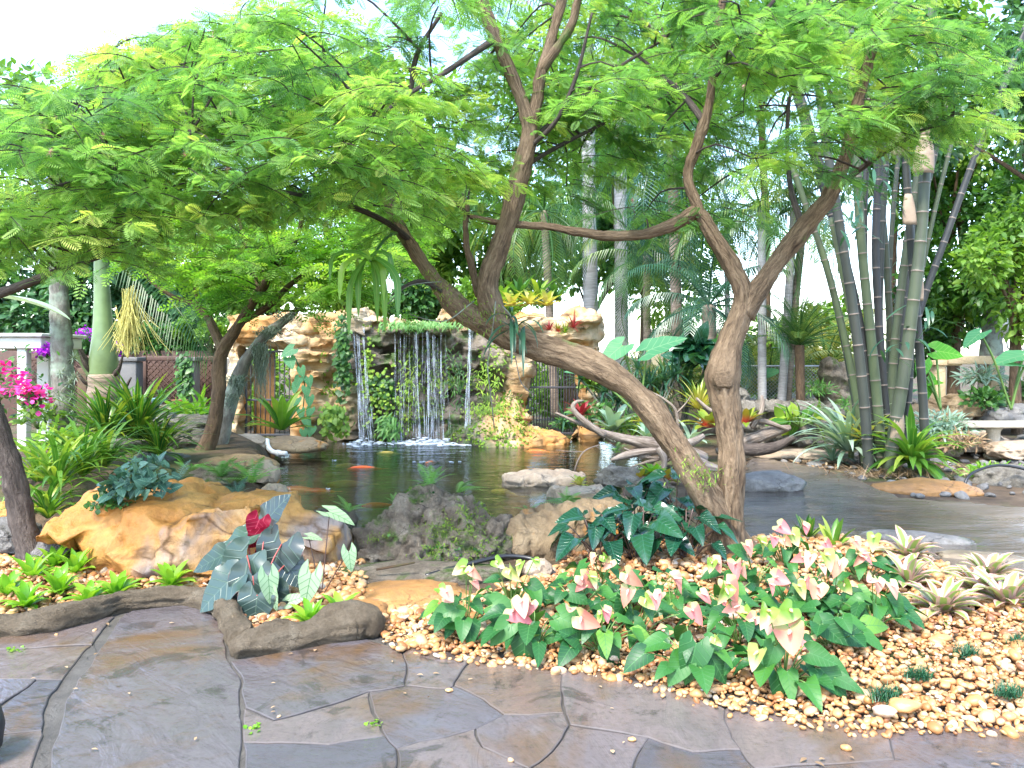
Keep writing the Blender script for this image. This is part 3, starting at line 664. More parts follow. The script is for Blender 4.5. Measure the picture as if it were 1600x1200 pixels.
def height(p):
    z = np.full(len(p), -.05)+.03*fbm(p, .8, 3, 3)
    sm = lambda d, w_: np.clip(.5-d/w_, 0, 1)**2*(3-2*np.clip(.5-d/w_, 0, 1))
    z = z+.42*sm(poly_sd(p, BEDL), 1.0)
    far = np.clip((p[:,1]-13.0)/4, 0, 1)*np.clip((p[:,0]-1.8)/1.2, 0, 1); z = z+.18*far
    rt = np.clip((p[:,0]-7.0)/1.6, 0, 1)*np.clip((p[:,1]-11.3)/1.5, 0, 1); z = z+.16*rt
    pv = p[:,1] < 5.6; z = np.where(pv, np.minimum(z, -.045), z)
    for gp in (GRAVEL_R, GRAVEL_L): k = sm(poly_sd(p, gp), .3); z = z*(1-k)+k*(-.018)
    k = sm(poly_sd(p, POND)+.06, .5); z = z*(1-k)+k*(-.75)
    return z
def hz(x, y): return float(height(np.array([[x, y, 0.]]))[0])
def build_ground():
    xs = np.concatenate([[-400,-150,-60,-30,-18], np.arange(-12, 13.01, .11), [16,20,30,60,150,400]])
    ys = np.concatenate([[-60,-20,-8,-3,0,1.5], np.arange(2.5, 20.01, .11), [21,22.5,25,30,40,70,150,400]])
    X, Y = np.meshgrid(xs, ys); p = np.stack([X.ravel(), Y.ravel(), 0*X.ravel()], -1); p[:,2] = height(p)
    nx, ny = len(xs), len(ys); i = np.arange(ny-1)[:,None]*nx+np.arange(nx-1)[None]
    m = M(); m.add(p, [np.stack([i, i+1, i+nx+1, i+nx], -1).reshape(-1,4)]); struct('ground', m, K['soil'])
build_ground()
def sheet(poly, z, step=None):
    bm = bmesh.new(); vs_ = [bm.verts.new((p[0], p[1], z)) for p in poly]; bm.faces.new(vs_)
    if bm.faces[:][0].normal.z < 0: bmesh.ops.reverse_faces(bm, faces=bm.faces[:])
    bm.normal_update()
    for f in bm.faces:
        if f.normal.z < 0: f.normal_flip()
    m = M(); return frombm(m, bm)
def build_water():
    c = POND.mean(0); big = [(p[0]+(p[0]-c[0])/np.linalg.norm(p-c)*.55, p[1]+(p[1]-c[1])/np.linalg.norm(p-c)*.45) for p in POND]
    struct('pond_water', sheet(big, WZ), K['water'])
build_water()
# wet path that crosses behind the flower bed
PATH = [G(*p) for p in [(1140,850),(1150,790),(1165,735),(1185,718),(1290,730),(1340,752),(1400,778),(1500,784),(1800,800),(2300,830),(2300,960),(1720,935),(1600,912),(1480,888),(1400,858),(1300,845)]]
def build_path():
    pts = np.array(PATH); lo, hi = pts.min(0)-.1, pts.max(0)+.1
    xs = np.arange(lo[0], hi[0], .09); ys = np.arange(lo[1], hi[1], .09); X, Y = np.meshgrid(xs, ys)
    p = np.stack([X.ravel(), Y.ravel(), 0*X.ravel()], -1); d = poly_sd(p, pts)+.25*fbm(p, 1.3, 5, 3)
    p[:,2] = .004+.022*fbm(p, .9, 21, 3)-np.clip(d-.0, 0, 1)*.6
    nx, ny = len(xs), len(ys); i = np.arange(ny-1)[:,None]*nx+np.arange(nx-1)[None]; q = np.stack([i, i+1, i+nx+1, i+nx], -1).reshape(-1,4)
    q = q[(d[q] < .16).all(1)]; used = np.unique(q); mp = np.full(len(p), -1); mp[used] = np.arange(len(used))
    m = M(); m.add(p[used], [mp[q]]); struct('path', m, K['path'])
build_path()

# ------------------------------------------------------------------ flagstone pavement: every joint of the near stones is cut
SLABS = [
 [(-120,1016),(0,1014),(142,1009),(176,962),(60,972),(-120,985)],
 [(-120,1016),(0,1014),(142,1009),(98,1060),(57,1060),(-120,1064)],
 [(-120,1064),(57,1060),(0,1105),(-40,1128),(-120,1140)],
 [(57,1060),(98,1060),(81,1090),(67,1141),(10,1147),(-40,1148),(-40,1128),(0,1105)],
 [(-120,1140),(-40,1128),(-40,1148),(10,1147),(67,1141),(55,1200),(40,1300),(-160,1300)],
 [(190,958),(240,940),(300,940),(345,968),(363,1033),(381,1087),(385,1137),(381,1175),(384,1290),(60,1290),(78,1200),(90,1142),(103,1092),(120,1068)],
 [(363,1033),(420,1022),(500,1005),(575,998),(612,1010),(628,1020),(636,1051),(631,1073),(578,1080),(540,1094),(472,1114),(435,1124),(385,1107),(381,1087)],
 [(628,1020),(640,1005),(720,1015),(735,1022),(729,1040),(712,1073),(702,1077),(631,1073),(636,1051)],
 [(712,1073),(729,1040),(735,1022),(844,1032),(890,1038),(881,1050),(884,1114),(827,1117),(783,1116),(756,1094)],
 [(881,1050),(890,1038),(970,1050),(1060,1075),(1128,1107),(1158,1171),(1080,1172),(1012,1154),(894,1134),(884,1114)],
 [(578,1080),(631,1073),(702,1077),(712,1073),(756,1094),(783,1116),(739,1137),(618,1171),(598,1150),(585,1112)],
 [(385,1107),(435,1124),(472,1114),(540,1094),(578,1080),(585,1112),(598,1150),(520,1165),(382,1158)],
 [(382,1158),(520,1165),(598,1150),(618,1171),(640,1290),(384,1290)],
 [(739,1137),(783,1116),(827,1117),(884,1114),(894,1134),(847,1191),(830,1200),(760,1170)],
 [(618,1171),(739,1137),(760,1170),(830,1200),(800,1300),(640,1290)],
 [(894,1134),(1012,1154),(1000,1185),(960,1300),(800,1300),(830,1200),(847,1191)],
 [(1012,1154),(1080,1172),(1158,1171),(1180,1200),(1200,1300),(960,1300),(1000,1185)],
 [(1128,1107),(1140,1095),(1250,1115),(1380,1130),(1400,1185),(1180,1200),(1158,1171)],
 [(1380,1130),(1500,1126),(1640,1122),(1800,1128),(1860,1330),(1200,1300),(1180,1200),(1400,1185)]]
def slab(m, poly, t, z):
    p = np.array(poly, float)[:,:2]
    if np.sum(p[:,0]*np.roll(p[:,1], -1)-np.roll(p[:,0], -1)*p[:,1]) < 0: p = p[::-1]
    q = []
    for i in range(len(p)):
        a, b = p[i], p[(i+1)%len(p)]; n = max(2, int(np.linalg.norm(b-a)/.05))
        for k in range(n): q.append(a+(b-a)*k/n)
    q = np.array(q); q3 = np.column_stack([q, 0*q[:,0]])
    q = q+.022*np.stack([fbm(q3, 4.0, 31, 3), fbm(q3, 4.0, 77, 3)], -1)*1.6
    e = np.roll(q, -1, 0)-np.roll(q, 1, 0); nn = unit(np.stack([-e[:,1], e[:,0]], -1))
    gap = .004+.006*np.clip(fbm(q3, 3, 12, 2)*2, -.7, 1.6)
    r0 = q+nn*gap[:,None]; r1 = q+nn*(gap+.005)[:,None]
    bm = bmesh.new(); k = len(q)
    lo = [bm.verts.new((*v, -.04)) for v in r0]; md = [bm.verts.new((*v, z-.004)) for v in r0]; up = [bm.verts.new((*v, z)) for v in r1]
    for i in range(k):
        j = (i+1)%k; bm.faces.new((lo[i], lo[j], md[j], md[i])); bm.faces.new((md[i], md[j], up[j], up[i]))
    bm.faces.new(up); frombm(m, bm, t)
def build_pavement():
    m = M()
    for i, s_ in enumerate(SLABS): slab(m, [G(*p) for p in s_], rng.random(), rng.uniform(-.001,.004))
    extra = [[(-5.4,2.7),(-2.6,2.7),(-2.5,1.2),(-5.2,.8)],[(-2.55,2.65),(-.9,2.66),(-.8,1.1),(-2.45,1.2)],[(-.85,2.65),(.62,2.65),(.8,.9),(-.75,1.1)],[(.67,2.65),(2.2,2.62),(2.3,1.0),(.85,.9)],[(2.25,2.6),(5,2.55),(5,.8),(2.35,1.0)],
             [(-5.6,4.4),(-3.35,4.45),(-3.1,3.5),(-5.4,3.4)],[(-5.4,3.35),(-3.0,3.4),(-2.66,2.75),(-5.4,2.75)],[(2.9,3.45),(5.2,3.4),(5.2,2.6),(2.4,2.66)]]
    for s_ in extra: slab(m, s_, rng.random(), 0)
    struct('pavement', m, K['flag'], smooth=False)
    o = [G(*p) for p in [(-150,975),(60,965),(176,945),(300,930),(350,955),(372,1005),(430,1000),(560,980),(640,995),(735,1010),(890,1028),(1060,1062),(1250,1105),(1500,1112),(1900,1112)]]
    o = np.array(o); o = spline(np.column_stack([o, np.zeros(len(o))]), .15)[:,:3]; k = len(o); g = M(); rows = 12; V = []
    for j in range(rows+1): V += [(x_, .3+(y_-.3)*j/rows, -.009) for x_, y_ in o[:,:2]]
    i = np.arange(rows)[:,None]*k+np.arange(k-1)[None]; g.add(V, [np.stack([i, i+1, i+k+1, i+k], -1).reshape(-1,4)]); struct('mortar_bed_pavement', g, K['mortar'])
build_pavement()

# ------------------------------------------------------------------ pebbles
def pebble_templates(sub):
    out = []
    for s_ in range(7):
        v, f = ico(sub); q = v*(1+.42*fbm(v+s_*5, 1.1, s_, 3))[:,None]*[1,.62+.04*s_,.38+.05*s_]; out.append((q, [f], np.zeros((len(v),3))))
    return out
PEB2, PEB1 = pebble_templates(2), pebble_templates(3)
def build_gravel():
    m = M()
    for poly in (GRAVEL_R, GRAVEL_L):
        lo, hi = poly.min(0), poly.max(0)
        for (y0, y1, st) in ((lo[1], 4.8, .0265), (4.8, hi[1], .035)):
            if y1 <= y0: continue
            xs = np.arange(lo[0], hi[0], st); ys = np.arange(max(lo[1], y0), y1, st); X, Y = np.meshgrid(xs, ys)
            p = np.stack([X.ravel(), Y.ravel(), 0*X.ravel()], -1); p[:,:2] += rng.uniform(-.5,.5,(len(p),2))*st
            p = p[poly_sd(p, poly) < .035*rng.standard_normal(len(p))]
            vis = np.abs(p[:,0]) < p[:,1]*.95+.5; p = p[vis]; k = len(p)
            r = st*.62*np.exp(rng.normal(-.04,.42,k)); r = np.clip(r, .009, .048)
            mound = .025+.05*np.clip(-poly_sd(p, poly)/.6, 0, 1)
            p[:,2] = mound*(.35+.65*rng.random(k))-.012+r*.2
            d = unit(np.stack([rng.standard_normal(k), rng.standard_normal(k), .35*rng.standard_normal(k)], -1)); u = unit(np.stack([.4*rng.standard_normal(k), .4*rng.standard_normal(k), np.ones(k)], -1))
            Rm = frames(d, u)*r[:,None,None]; t = np.clip(rng.beta(2.2,2.0,k), 0, 1); tt = rng.integers(0, 7, k)
            for j in range(7): s_ = tt == j; m.inst(PEB2[j], Rm[s_], p[s_], t[s_])
    o = m.build('gravel', K['gravel']); o['kind'] = 'stuff'
build_gravel()
def lone_pebble(px, py, r, t, label, j=0, z=.0, group=None):
    m = M(); c = G(px, py, z); d = unit(rng.standard_normal((1,3))*[1,1,.1]); m.inst(PEB1[j], frames(d, [0,0,1.])*r, [c+[0,0,r*.42]], np.array([t])); solo('pebble', m, K['gravel'], label, 'pebble', c, group)
for q in [(1382,1120,.062,.93,'large grey-white pebble at the front edge of the gravel bed',0,.03),(1414,1112,.07,.5,'large orange pebble beside the grey-white one at the gravel edge',1,.03),(600,967,.042,.72,'round cream-orange pebble touching the end of the cement edging',2,.03),
          (988,1158,.018,.6,'small tan pebble lying alone on the flagstones below the flower bed',3),(702,1081,.018,.66,'small tan pebble in a joint below the middle of the pavement',4),(1322,1172,.022,.5,'pinkish pebble stranded on the brown flagstone at lower right',5),(798,1190,.013,.75,'tiny cream pebble on the bottom flagstone near the frame edge',6),
          (436,1121,.012,.8,'tiny pale pebble on the reddish flagstone under the cement edging',0),(148,986,.016,.7,'small cream pebble on the flagstone below the left cement edging',1),(88,993,.013,.6,'tiny brown pebble on the leftmost flagstone by the edging',2)]:
    lone_pebble(*q)

# ------------------------------------------------------------------ cement edging round the left bed
def kerb(name, pts, label, s):
    q = np.array([(*G(px, py)[:2], z, r) for px, py, z, r in pts]); q = spline(q, .014)
    m = M(); tube(m, q[:,:3], q[:,3], 44, 0, .3, s, True, 14); roughen(m, .016, 7, s); roughen(m, .003, 40, s+3); return tag(m.build(name, K['kerb'], None, G(*pts[0][:2])), label, 'edging')
kerb('stone_edging', [(-140,1008,.035,.095),(-20,993,.035,.09),(60,985,.035,.082),(120,973,.04,.085),(180,956,.04,.085),(240,946,.04,.08),(300,942,.04,.082),(345,957,.04,.085),(368,987,.035,.082),(380,1012,.03,.075)], 'long curved cement edging between the left gravel bed and the flagstones', 3)
kerb('stone_edging', [(366,1024,.02,.05),(390,1018,.035,.075),(430,1012,.035,.082),(475,1006,.035,.08),(520,997,.05,.092),(555,991,.065,.108),(580,992,.06,.095),(592,995,.04,.05)], 'short lumpy cement edging that ends in a round knob beside the orange gravel', 8)

# ------------------------------------------------------------------ grotto with its falls
GY = 16.0
def gx(px): return (px-800)/F*GY
def gz(py): return EYE-(py-HOR)/F*GY
def build_grotto():
    base = (gx(655), GY, 0.0)
    root = thing('grotto', 'layered ochre and mossy rock grotto with three falls and two barred doorways', 'grotto', base)
    pr = []
    rr = random.Random(5)
    pr.append(('b', (gx(640), GY+1.0, .9), (2.25,.55,1.22), 0, 0))
    # strata stones
    z = -.25
    while z < 2.25:
        h = rr.uniform(.11,.22); x = gx(466)
        while x < gx(782):
            wd = rr.uniform(.35,.95); cx = x+wd/2; px = cx/GY*F+800
            back = .62 if 592 < px < 712 else (.28 if 712 <= px < 800 else .12)
            prot = rr.uniform(-.16,.16)+(.35 if z < .25 and px > 700 else 0)+(.12 if z > 1.7 else 0)
            pr.append(('b', (cx, GY+back-prot+.3, z+h/2), (wd/2+.04, .42, h/2+.03), rr.uniform(-.12,.12), rr.uniform(-.06,.06))); x += wd*.86
        z += h*.95
    # overhanging lip of the middle fall
    pr += [('b', (gx(655), GY+.32, gz(517)), (.66,.62,.07), 0, 0), ('b', (gx(620), GY+.1, gz(523)), (.3,.3,.06), .2, 0)]
    # boulders along the top
    for px, py, rx, rz_ in [(480,508,.38,.17),(515,500,.34,.16),(555,497,.3,.2),(590,500,.24,.16),(700,494,.22,.17),(722,500,.3,.2),(760,505,.4,.22),(600,530,.25,.14),(705,525,.2,.2),(460,515,.3,.18),(745,545,.35,.2),(775,560,.3,.3)]:
        pr.append((rr.choice('ebb'), (gx(px), GY+.28+rr.uniform(-.1,.1), gz(py)), (rx*.85,.42,rz_*.75), rr.uniform(-.3,.3), rr.uniform(-.2,.2)))
    # left wing
    pr += [('b', (gx(364), GY+.3, .72), (.15,.35,1.02), 0, 0), ('b', (gx(415), GY+.35, gz(518)), (.76,.42,.27), 0, .03), ('b', (gx(440), GY+.2, gz(503)), (.55,.4,.13), 0, .06), ('b', (gx(400), GY+.2, gz(520)), (.5,.42,.12), .1, -.05), ('b', (gx(450), GY+.12, gz(532)), (.42,.42,.09), -.1, .03), ('e', (gx(385), GY+.2, gz(530)), (.35,.4,.2), 0, -.1), ('b', (gx(470), GY+.2, .7), (.17,.42,1.0), 0, 0), ('e', (gx(486), GY+.0, .4), (.32,.45,.55), 0, 0), ('b', (gx(490), GY+.1, .9), (.3,.4,.1), .1, .05), ('b', (gx(485), GY+.08, 1.2), (.34,.4,.1), -.1, -.04), ('b', (gx(492), GY+.05, 1.55), (.38,.42,.12), .05, .03)]
    # right wing: heavy lintel rock on two piers
    pr += [('b', (gx(862), GY+.3, gz(517)), (.92,.55,.26), 0, -.03), ('e', (gx(905), GY+.1, gz(502)), (.45,.6,.3), .2, .25), ('e', (gx(830), GY+.15, gz(503)), (.5,.55,.22), 0, -.1), ('e', (gx(925), GY+.2, gz(525)), (.22,.5,.32), 0, .3),
           ('b', (gx(921), GY+.3, .75), (.2,.42,1.05), 0, 0), ('b', (gx(806), GY+.35, .8), (.2,.42,1.0), 0, 0), ('e', (gx(790), GY-.1, .3), (.4,.5,.5), 0, 0)]
    # low mossy skirt to the right of the falls
    pr += [('e', (gx(800), GY-.5, -.1), (.95,.75,.42), .1, .12), ('e', (gx(755), GY-.35, .0), (.6,.6,.3), 0, 0), ('e', (gx(850), GY-.35, -.08), (.5,.6,.22), 0, 0)]
    m = M(); blob(m, pr, .034, .07, 2.4, 3, .06, 9, .08, .02, 320, .55, .18); m.build('rock_face', K['grotto'], root)
    damp = lambda V: (V[:,0] > gx(505)) & (V[:,0] < gx(830)) & (V[:,1] < GY+.8) & (V[:,2] > -.1) & (V[:,2] < 2.2)
    tufts(m, 2600, T_ROUND, .045, 'moss', root, 'moss', -.3, 1.8, .06, 5, damp); tufts(m, 380, T_LANCE, .10, 'bush', root, 'weeds', -.3, 1.5, .12, 9, damp)
    # gates: iron bars in both doorways
    def gate(x0, x1, z0, z1, nb, rail, y):
        g = M()
        for i in range(nb): x = x0+(x1-x0)*i/(nb-1); tube(g, [(x,y,z0),(x,y,z1)], .011, 6)
        for zz in (z0+.04, rail, z1-.03): rbox(g, (x0-.02,y-.018,zz-.022), (x1+.02,y+.018,zz+.022), .004)
        for xx in (x0, x1): rbox(g, (xx-.022,y-.02,z0-.02), (xx+.022,y+.02,z1+.02), .004)
        return g.build('gate', K['iron'], root)
    gate(gx(378), gx(462), -.05, gz(547), 12, gz(626), GY+.25)
    gate(gx(826), gx(904), -.02, gz(540), 19, gz(606), GY+.25)
    d = M()
    for i in range(4): rbox(d, (gx(884)+i*.066,GY+.42,.15), (gx(884)+i*.066+.06,GY+.45,1.75), .004)
    d.build('timber_panel', K['barkmid'], root)
    d = M(); rbox(d, (gx(386),GY+.4,-.02), (gx(386)+.42,GY+.45,1.66), .006); d.build('door_leaf', K['ledge'], root)
build_grotto()
def waterfall(name, strands, foam, label):
    root = thing(name, label, 'waterfall', (strands[0][0][0], strands[0][0][1], WZ)); m = M()
    for a0, b0, r0, fwd in strands:
        for rep in range(3):
            r = r0*(.42, .24, .16)[rep]; n = 16; s_ = np.linspace(0, 1, n); a = np.array(a0)+[rng.normal(0,.018)*(rep > 0), rng.normal(0,.02), 0]; b = np.array(b0)+[rng.normal(0,.03)*(rep > 0), rng.normal(0,.03), 0]
            p = a+(b-a)*s_[:,None]; p[:,1] = a[1]+(b[1]-a[1])*np.sqrt(s_); p[:,0] += .010*np.cumsum(rng.standard_normal(n))*s_
            q = spline(np.column_stack([p, np.clip(r*(.8+.6*s_)*(1+.35*rng.standard_normal(n)), r*.3, r*2)]), .04); tube(m, q[:,:3], q[:,3], 7, 0, .4, int(rng.integers(99)))
    m.build('falling_water', K['fall'], root)
    f = M(); v, fc = ico(2)
    for cx, cy_, rx, n in foam:
        x = rng.normal(0, rx*.55, n); y = rng.normal(-.08, .17, n); r = np.clip(rng.gamma(1.6,.009,n), .004, .045)
        pos = np.stack([cx+x, cy_+y, WZ+.002+rng.random(n)**3*.14*np.exp(-(x/rx)**2*3-(y/.12)**2)], -1)
        Rm = np.eye(3)[None]*r[:,None,None]*np.array([1.6,1.2,.4])[None,None,:]; f.inst((v, [fc], v), Rm, pos)
    f.build('foam', K['foam'], root)
YF = GY-.45
def st(px0, px1, py0=512, r=.014, y0=None, dy=.18): return ((gx(px0)*.985, y0 or YF+.25, gz(py0)), (gx(px1)*.975, (y0 or YF+.25)-dy, WZ), r, dy)
waterfall('waterfall', [st(553,563,511,.03),(st(557,566,511,.034)),st(560,569,512,.02),(st(566,577,510,.028)),st(568,580,512,.016),st(556,573,513,.014)], [(gx(568)*.97, YF-.02, .34, 170)], 'left waterfall of two thick strands beside the hanging green ivy')
cs = [(x, x+rng.uniform(-2,3), 520, rng.uniform(.006,.012)) for x in (618,626,632,640,646,652,660,668,676,684,690,696)]+[(648,653,520,.02),(651,654,520,.013),(667,671,519,.026),(669,673,519,.02),(671,673,519,.014),(676,681,519,.012),(680,683,520,.015),(688,689,520,.012)]
waterfall('waterfall', [st(a, b, c, r, YF+.2, .1) for a, b, c, r in cs], [(gx(655)*.97, YF+.08, .55, 420), (gx(690)*.97, YF+.06, .35, 160)], 'wide middle waterfall of many thin strands dropping from the flat ledge')
waterfall('waterfall', [st(735,731,508,.034,YF+.1,.1), st(737,730,510,.024,YF+.1,.08), st(734,732,513,.018,YF+.1,.12)], [(gx(731)*.97, YF-.02, .32, 260)], 'single slim waterfall jetting beside the leaning tree trunk')
for px, py, cl, L in [(600,0,0,0)][:0]: pass
# ------------------------------------------------------------------ boulders and rocks
def boulder(name, prims, mat, label, voxel=.025, amp=.05, sc=2.2, s=0, strata=0.0, pit=0.0, crease=0.0, moss=0, cells=0):
    m = M(); blob(m, [((q[6] if len(q) > 6 else 'e'), tuple(P(*q[:3])), q[3], q[4], q[5]) for q in prims], voxel, amp, sc, s, strata, 8, pit, crease, cells, .6)
    c = P(*prims[0][:3]); c[2] = 0; o = solo(name, m, K[mat], label, 'rock', c)
    if moss: tufts(m, moss, T_LANCE, .028, 'moss', o, 'moss', -.35, 3.2, .02, s); tufts(m, moss//14, T_ROUND, .022, 'bush', o, 'weeds', -.2, 2.5, .1, s+3)
    return o
boulder('boulder', [(262,850,6.25,(.60,.5,.40),0,0),(128,822,6.2,(.36,.34,.145),.2,-.22),(235,800,6.5,(.55,.42,.24),0,.12),(300,785,6.55,(.34,.4,.15),0,0),(388,806,6.3,(.26,.42,.19),.2,.1),(360,850,6.3,(.45,.42,.36),0,0),(440,852,6.35,(.5,.4,.34),0,.1),(505,868,6.4,(.28,.32,.26),0,0),(222,888,5.86,(.12,.14,.11),0,0),(300,890,5.95,(.3,.25,.16),0,0),(255,778,6.45,(.42,.42,.06),.2,.05,'b'),(150,800,6.3,(.26,.3,.05),.3,-.25,'b'),(398,788,6.2,(.22,.42,.055),-.2,.12,'b'),(330,815,6.0,(.22,.3,.05),.5,.35,'b'),(480,832,6.25,(.26,.34,.06),.1,.15,'b'),(320,862,5.85,(.3,.2,.2),.3,.1,'b')], 'orange', 'huge flowing ochre-orange boulder behind the left gravel bed', .022, .045, 3.0, 4, .015, .04, .012, 0, 46)
boulder('boulder', [(680,856,6.65,(.60,.42,.26),0,0),(668,812,6.75,(.40,.36,.23),0,0),(615,846,6.6,(.3,.3,.2),0,0),(720,806,6.7,(.22,.3,.17),0,0),(765,846,6.6,(.24,.28,.23),0,0),(640,870,6.4,(.4,.25,.12),0,0)], 'mossy', 'grey boulder blotched with moss and topped by small ferns, in front of the pond', .014, .085, 6.5, 9, 0, .16, .01, 3000, 60)
boulder('boulder', [(872,836,6.8,(.48,.38,.27),.1,-.08),(815,832,6.7,(.2,.3,.22),0,0),(925,822,6.9,(.28,.35,.22),0,-.1)], 'tan', 'tan and orange boulder between the mossy one and the dark glossy plant', .02, .06, 3.4, 14, .03, .06, .01, 0, 34)
def rk(px, py, Y, r, mat, label, s=1, rz=0, amp=.16, sub=4, flat_=.35, ridge=0.0, name='rock', zb=None):
    m = M(); c = P(px, py, Y); rock(m, c, r, s, amp*1.35, max(sub, 5), rz, flat_, 1.3, ridge+.06); return solo(name, m, K[mat], label, 'rock', (c[0], c[1], c[2]-r[2]*.5))
boulder('rock', [(845,753,10.75,(.50,.30,.11),.08,0,'b'),(880,752,10.9,(.30,.30,.12),-.2,.04,'b')], 'slab', 'pale flat-topped slab jutting into the pond, cut square at its waterline', .018, .03, 3, 21, .01, .03, .01, 0, 26)
boulder('rock', [(915,776,9.5,(.36,.32,.11),.4,.03,'b'),(950,778,9.3,(.22,.25,.12),.1,0,'e')], 'slab', 'cream slab between the jutting slab and the fern at the water edge', .018, .03, 3, 23, .01, .03, .01, 0, 24)
rk(945,796,8.3,(.52,.38,.14),'tan','long sloping brown stone leading from the pond to the dark plant',25,-.2,.1,5)
rk(975,752,10.3,(.34,.26,.17),'coral','rough pitted grey rock under the driftwood root',27,0,.2,5,.35,.25)
rk(1018,770,9.2,(.26,.24,.15),'mossy','small mossy rock among the orange bromeliads behind the dark plant',29,0,.18,4,.35,.2)
rk(370,742,9.3,(.50,.45,.22),'tan','brown overhanging rock on the left bank of the pond',31,.2,.16,5)
rk(412,742,8.9,(.16,.16,.17),'slab','pale upright stone at the tip of the left bank',33)
rk(430,768,8.6,(.13,.13,.09),'slab','little pinkish stone at the waterline left of the pond',35)
rk(330,748,8.6,(.34,.28,.12),'mossy','dark mossy stone among the ferns on top of the left bank',36)
rk(250,735,9.6,(.5,.35,.2),'grey','dark grey rock behind the dark-leaved begonia on the left bank',37,0,.2,4,.35,.2)
rk(455,698,13.6,(.62,.42,.17),'tan','smooth tan rock at the far left corner of the pond',39,.1,.12,5)
rk(385,694,13.2,(.42,.35,.16),'slab','ochre stone below the left barred doorway',41)
rk(372,716,11.6,(.3,.25,.13),'coral','knobbly driftwood-like stone beside the left pond bank',42,0,.24,4,.35,.3)
rk(255,690,10.8,(.55,.4,.2),'coral','flat grey rock left of the forked tree foot',43,.3,.2,4,.35,.25)
rk(300,668,11.5,(.4,.35,.16),'coral','upper grey rock behind the forked tree foot',45,.1,.2,4,.35,.25)
rk(235,658,12.0,(.4,.3,.14),'grey','dark rock in shade below the stone table',46)
rk(92,858,6.45,(.22,.25,.16),'grey','lilac-grey stone wedged under the left end of the ochre boulder',47,.4)
rk(182,888,6.0,(.16,.16,.09),'slab','pinkish wedge-shaped stone in the hollow under the ochre boulder',49,.3,.2)
rk(12,842,6.6,(.26,.25,.17),'grey','blue-grey rock at the left frame edge behind the dark trunk',51)
rk(22,800,7.4,(.16,.2,.10),'orange','orange stone behind the dark trunk at the left frame edge',52)
rk(520,822,6.7,(.16,.2,.13),'mossy','knobbly brown stone between the ochre boulder and the pond',53,0,.25,4,.35,.3)
rk(640,938,5.45,(.44,.30,.10),'ledge','flat smooth ochre ledge in front of the mossy boulder',55,.1,.06,5,.3)
rk(560,958,5.1,(.2,.16,.08),'ledge','low orange stone between the lime rosettes and the ochre ledge',56,.1,.1)
rk(665,898,5.95,(.72,.24,.08),'mossy','low damp grey-green shelf at the foot of the mossy boulder',57,.0,.07,5,.3)
rk(842,892,5.9,(.11,.10,.08),'slab','pinkish round stone inside the loop of black hose',58)
rk(1202,758,9.6,(.44,.24,.15),'grey','long dark wet stone lying in the wet path beside the leaning tree',59,.05,.12,5,.3)
rk(1428,845,7.05,(.50,.17,.08),'grey','low brown stone along the near edge of the wet path',61,-.35,.08,5,.3)
rk(1530,872,6.4,(.32,.13,.05),'wetstone','thin dark stone at the path edge behind the pink-edged bromeliads',62,-.3,.08,4,.3)
rk(1450,768,9.7,(.60,.34,.14),'ledge','flat grey stone below the bamboo with a yellow-ochre top',63,-.1,.07,5,.3)
rk(1360,748,11.0,(.3,.2,.10),'tan','small tan stone at the foot of the thickest bamboo',64)
rk(1235,712,13.0,(.75,.28,.10),'slab','long pale stepping stone at the far end of the wet path',65,.05,.07,5,.3)
rk(1300,716,12.6,(.4,.25,.10),'slab','cream stepping stone left of the bamboo foot',66)
rk(1175,702,13.6,(.35,.22,.12),'grey','dark rounded stone behind the right-hand trunk',67)
for q in [(1435,656,14.6,(.5,.4,.28),'tan','tan rock behind the outermost bamboo stem',71),(1500,640,15.0,(.6,.5,.26),'tan','broad layered tan rock below the stone arch',72),(1570,650,14.6,(.5,.4,.26),'grey','grey rock behind the stone bench',73),(1625,640,15.2,(.6,.5,.3),'tan','tan rock at the right frame edge under the lamp post',74),
          (1520,694,13.2,(.5,.4,.22),'slab','pale jagged rock beside the bench leg',75),(1590,706,12.4,(.5,.4,.18),'slab','cream flat rock in front of the bench',76),(1470,704,12.7,(.28,.25,.17),'mossy','small mossy rock under the dry shrub',77),(1580,752,10.4,(.42,.3,.20),'coral','rough grey rock inside the black hose loop',78),
          (1405,690,13.0,(.3,.25,.16),'grey','dark stone between two bamboo stems',79),(1520,744,11.2,(.3,.25,.10),'tan','low tan stone left of the black hose loop',80),(1390,632,15.8,(.5,.4,.22),'coral','grey rock behind the middle of the bamboo clump',81),(1630,700,13.0,(.4,.4,.24),'grey','grey rock at the right frame edge beyond the bench',82)]:
    rk(*q[:5], q[5], q[6], rng.uniform(-.4,.4), .18, 4, .35, .1)
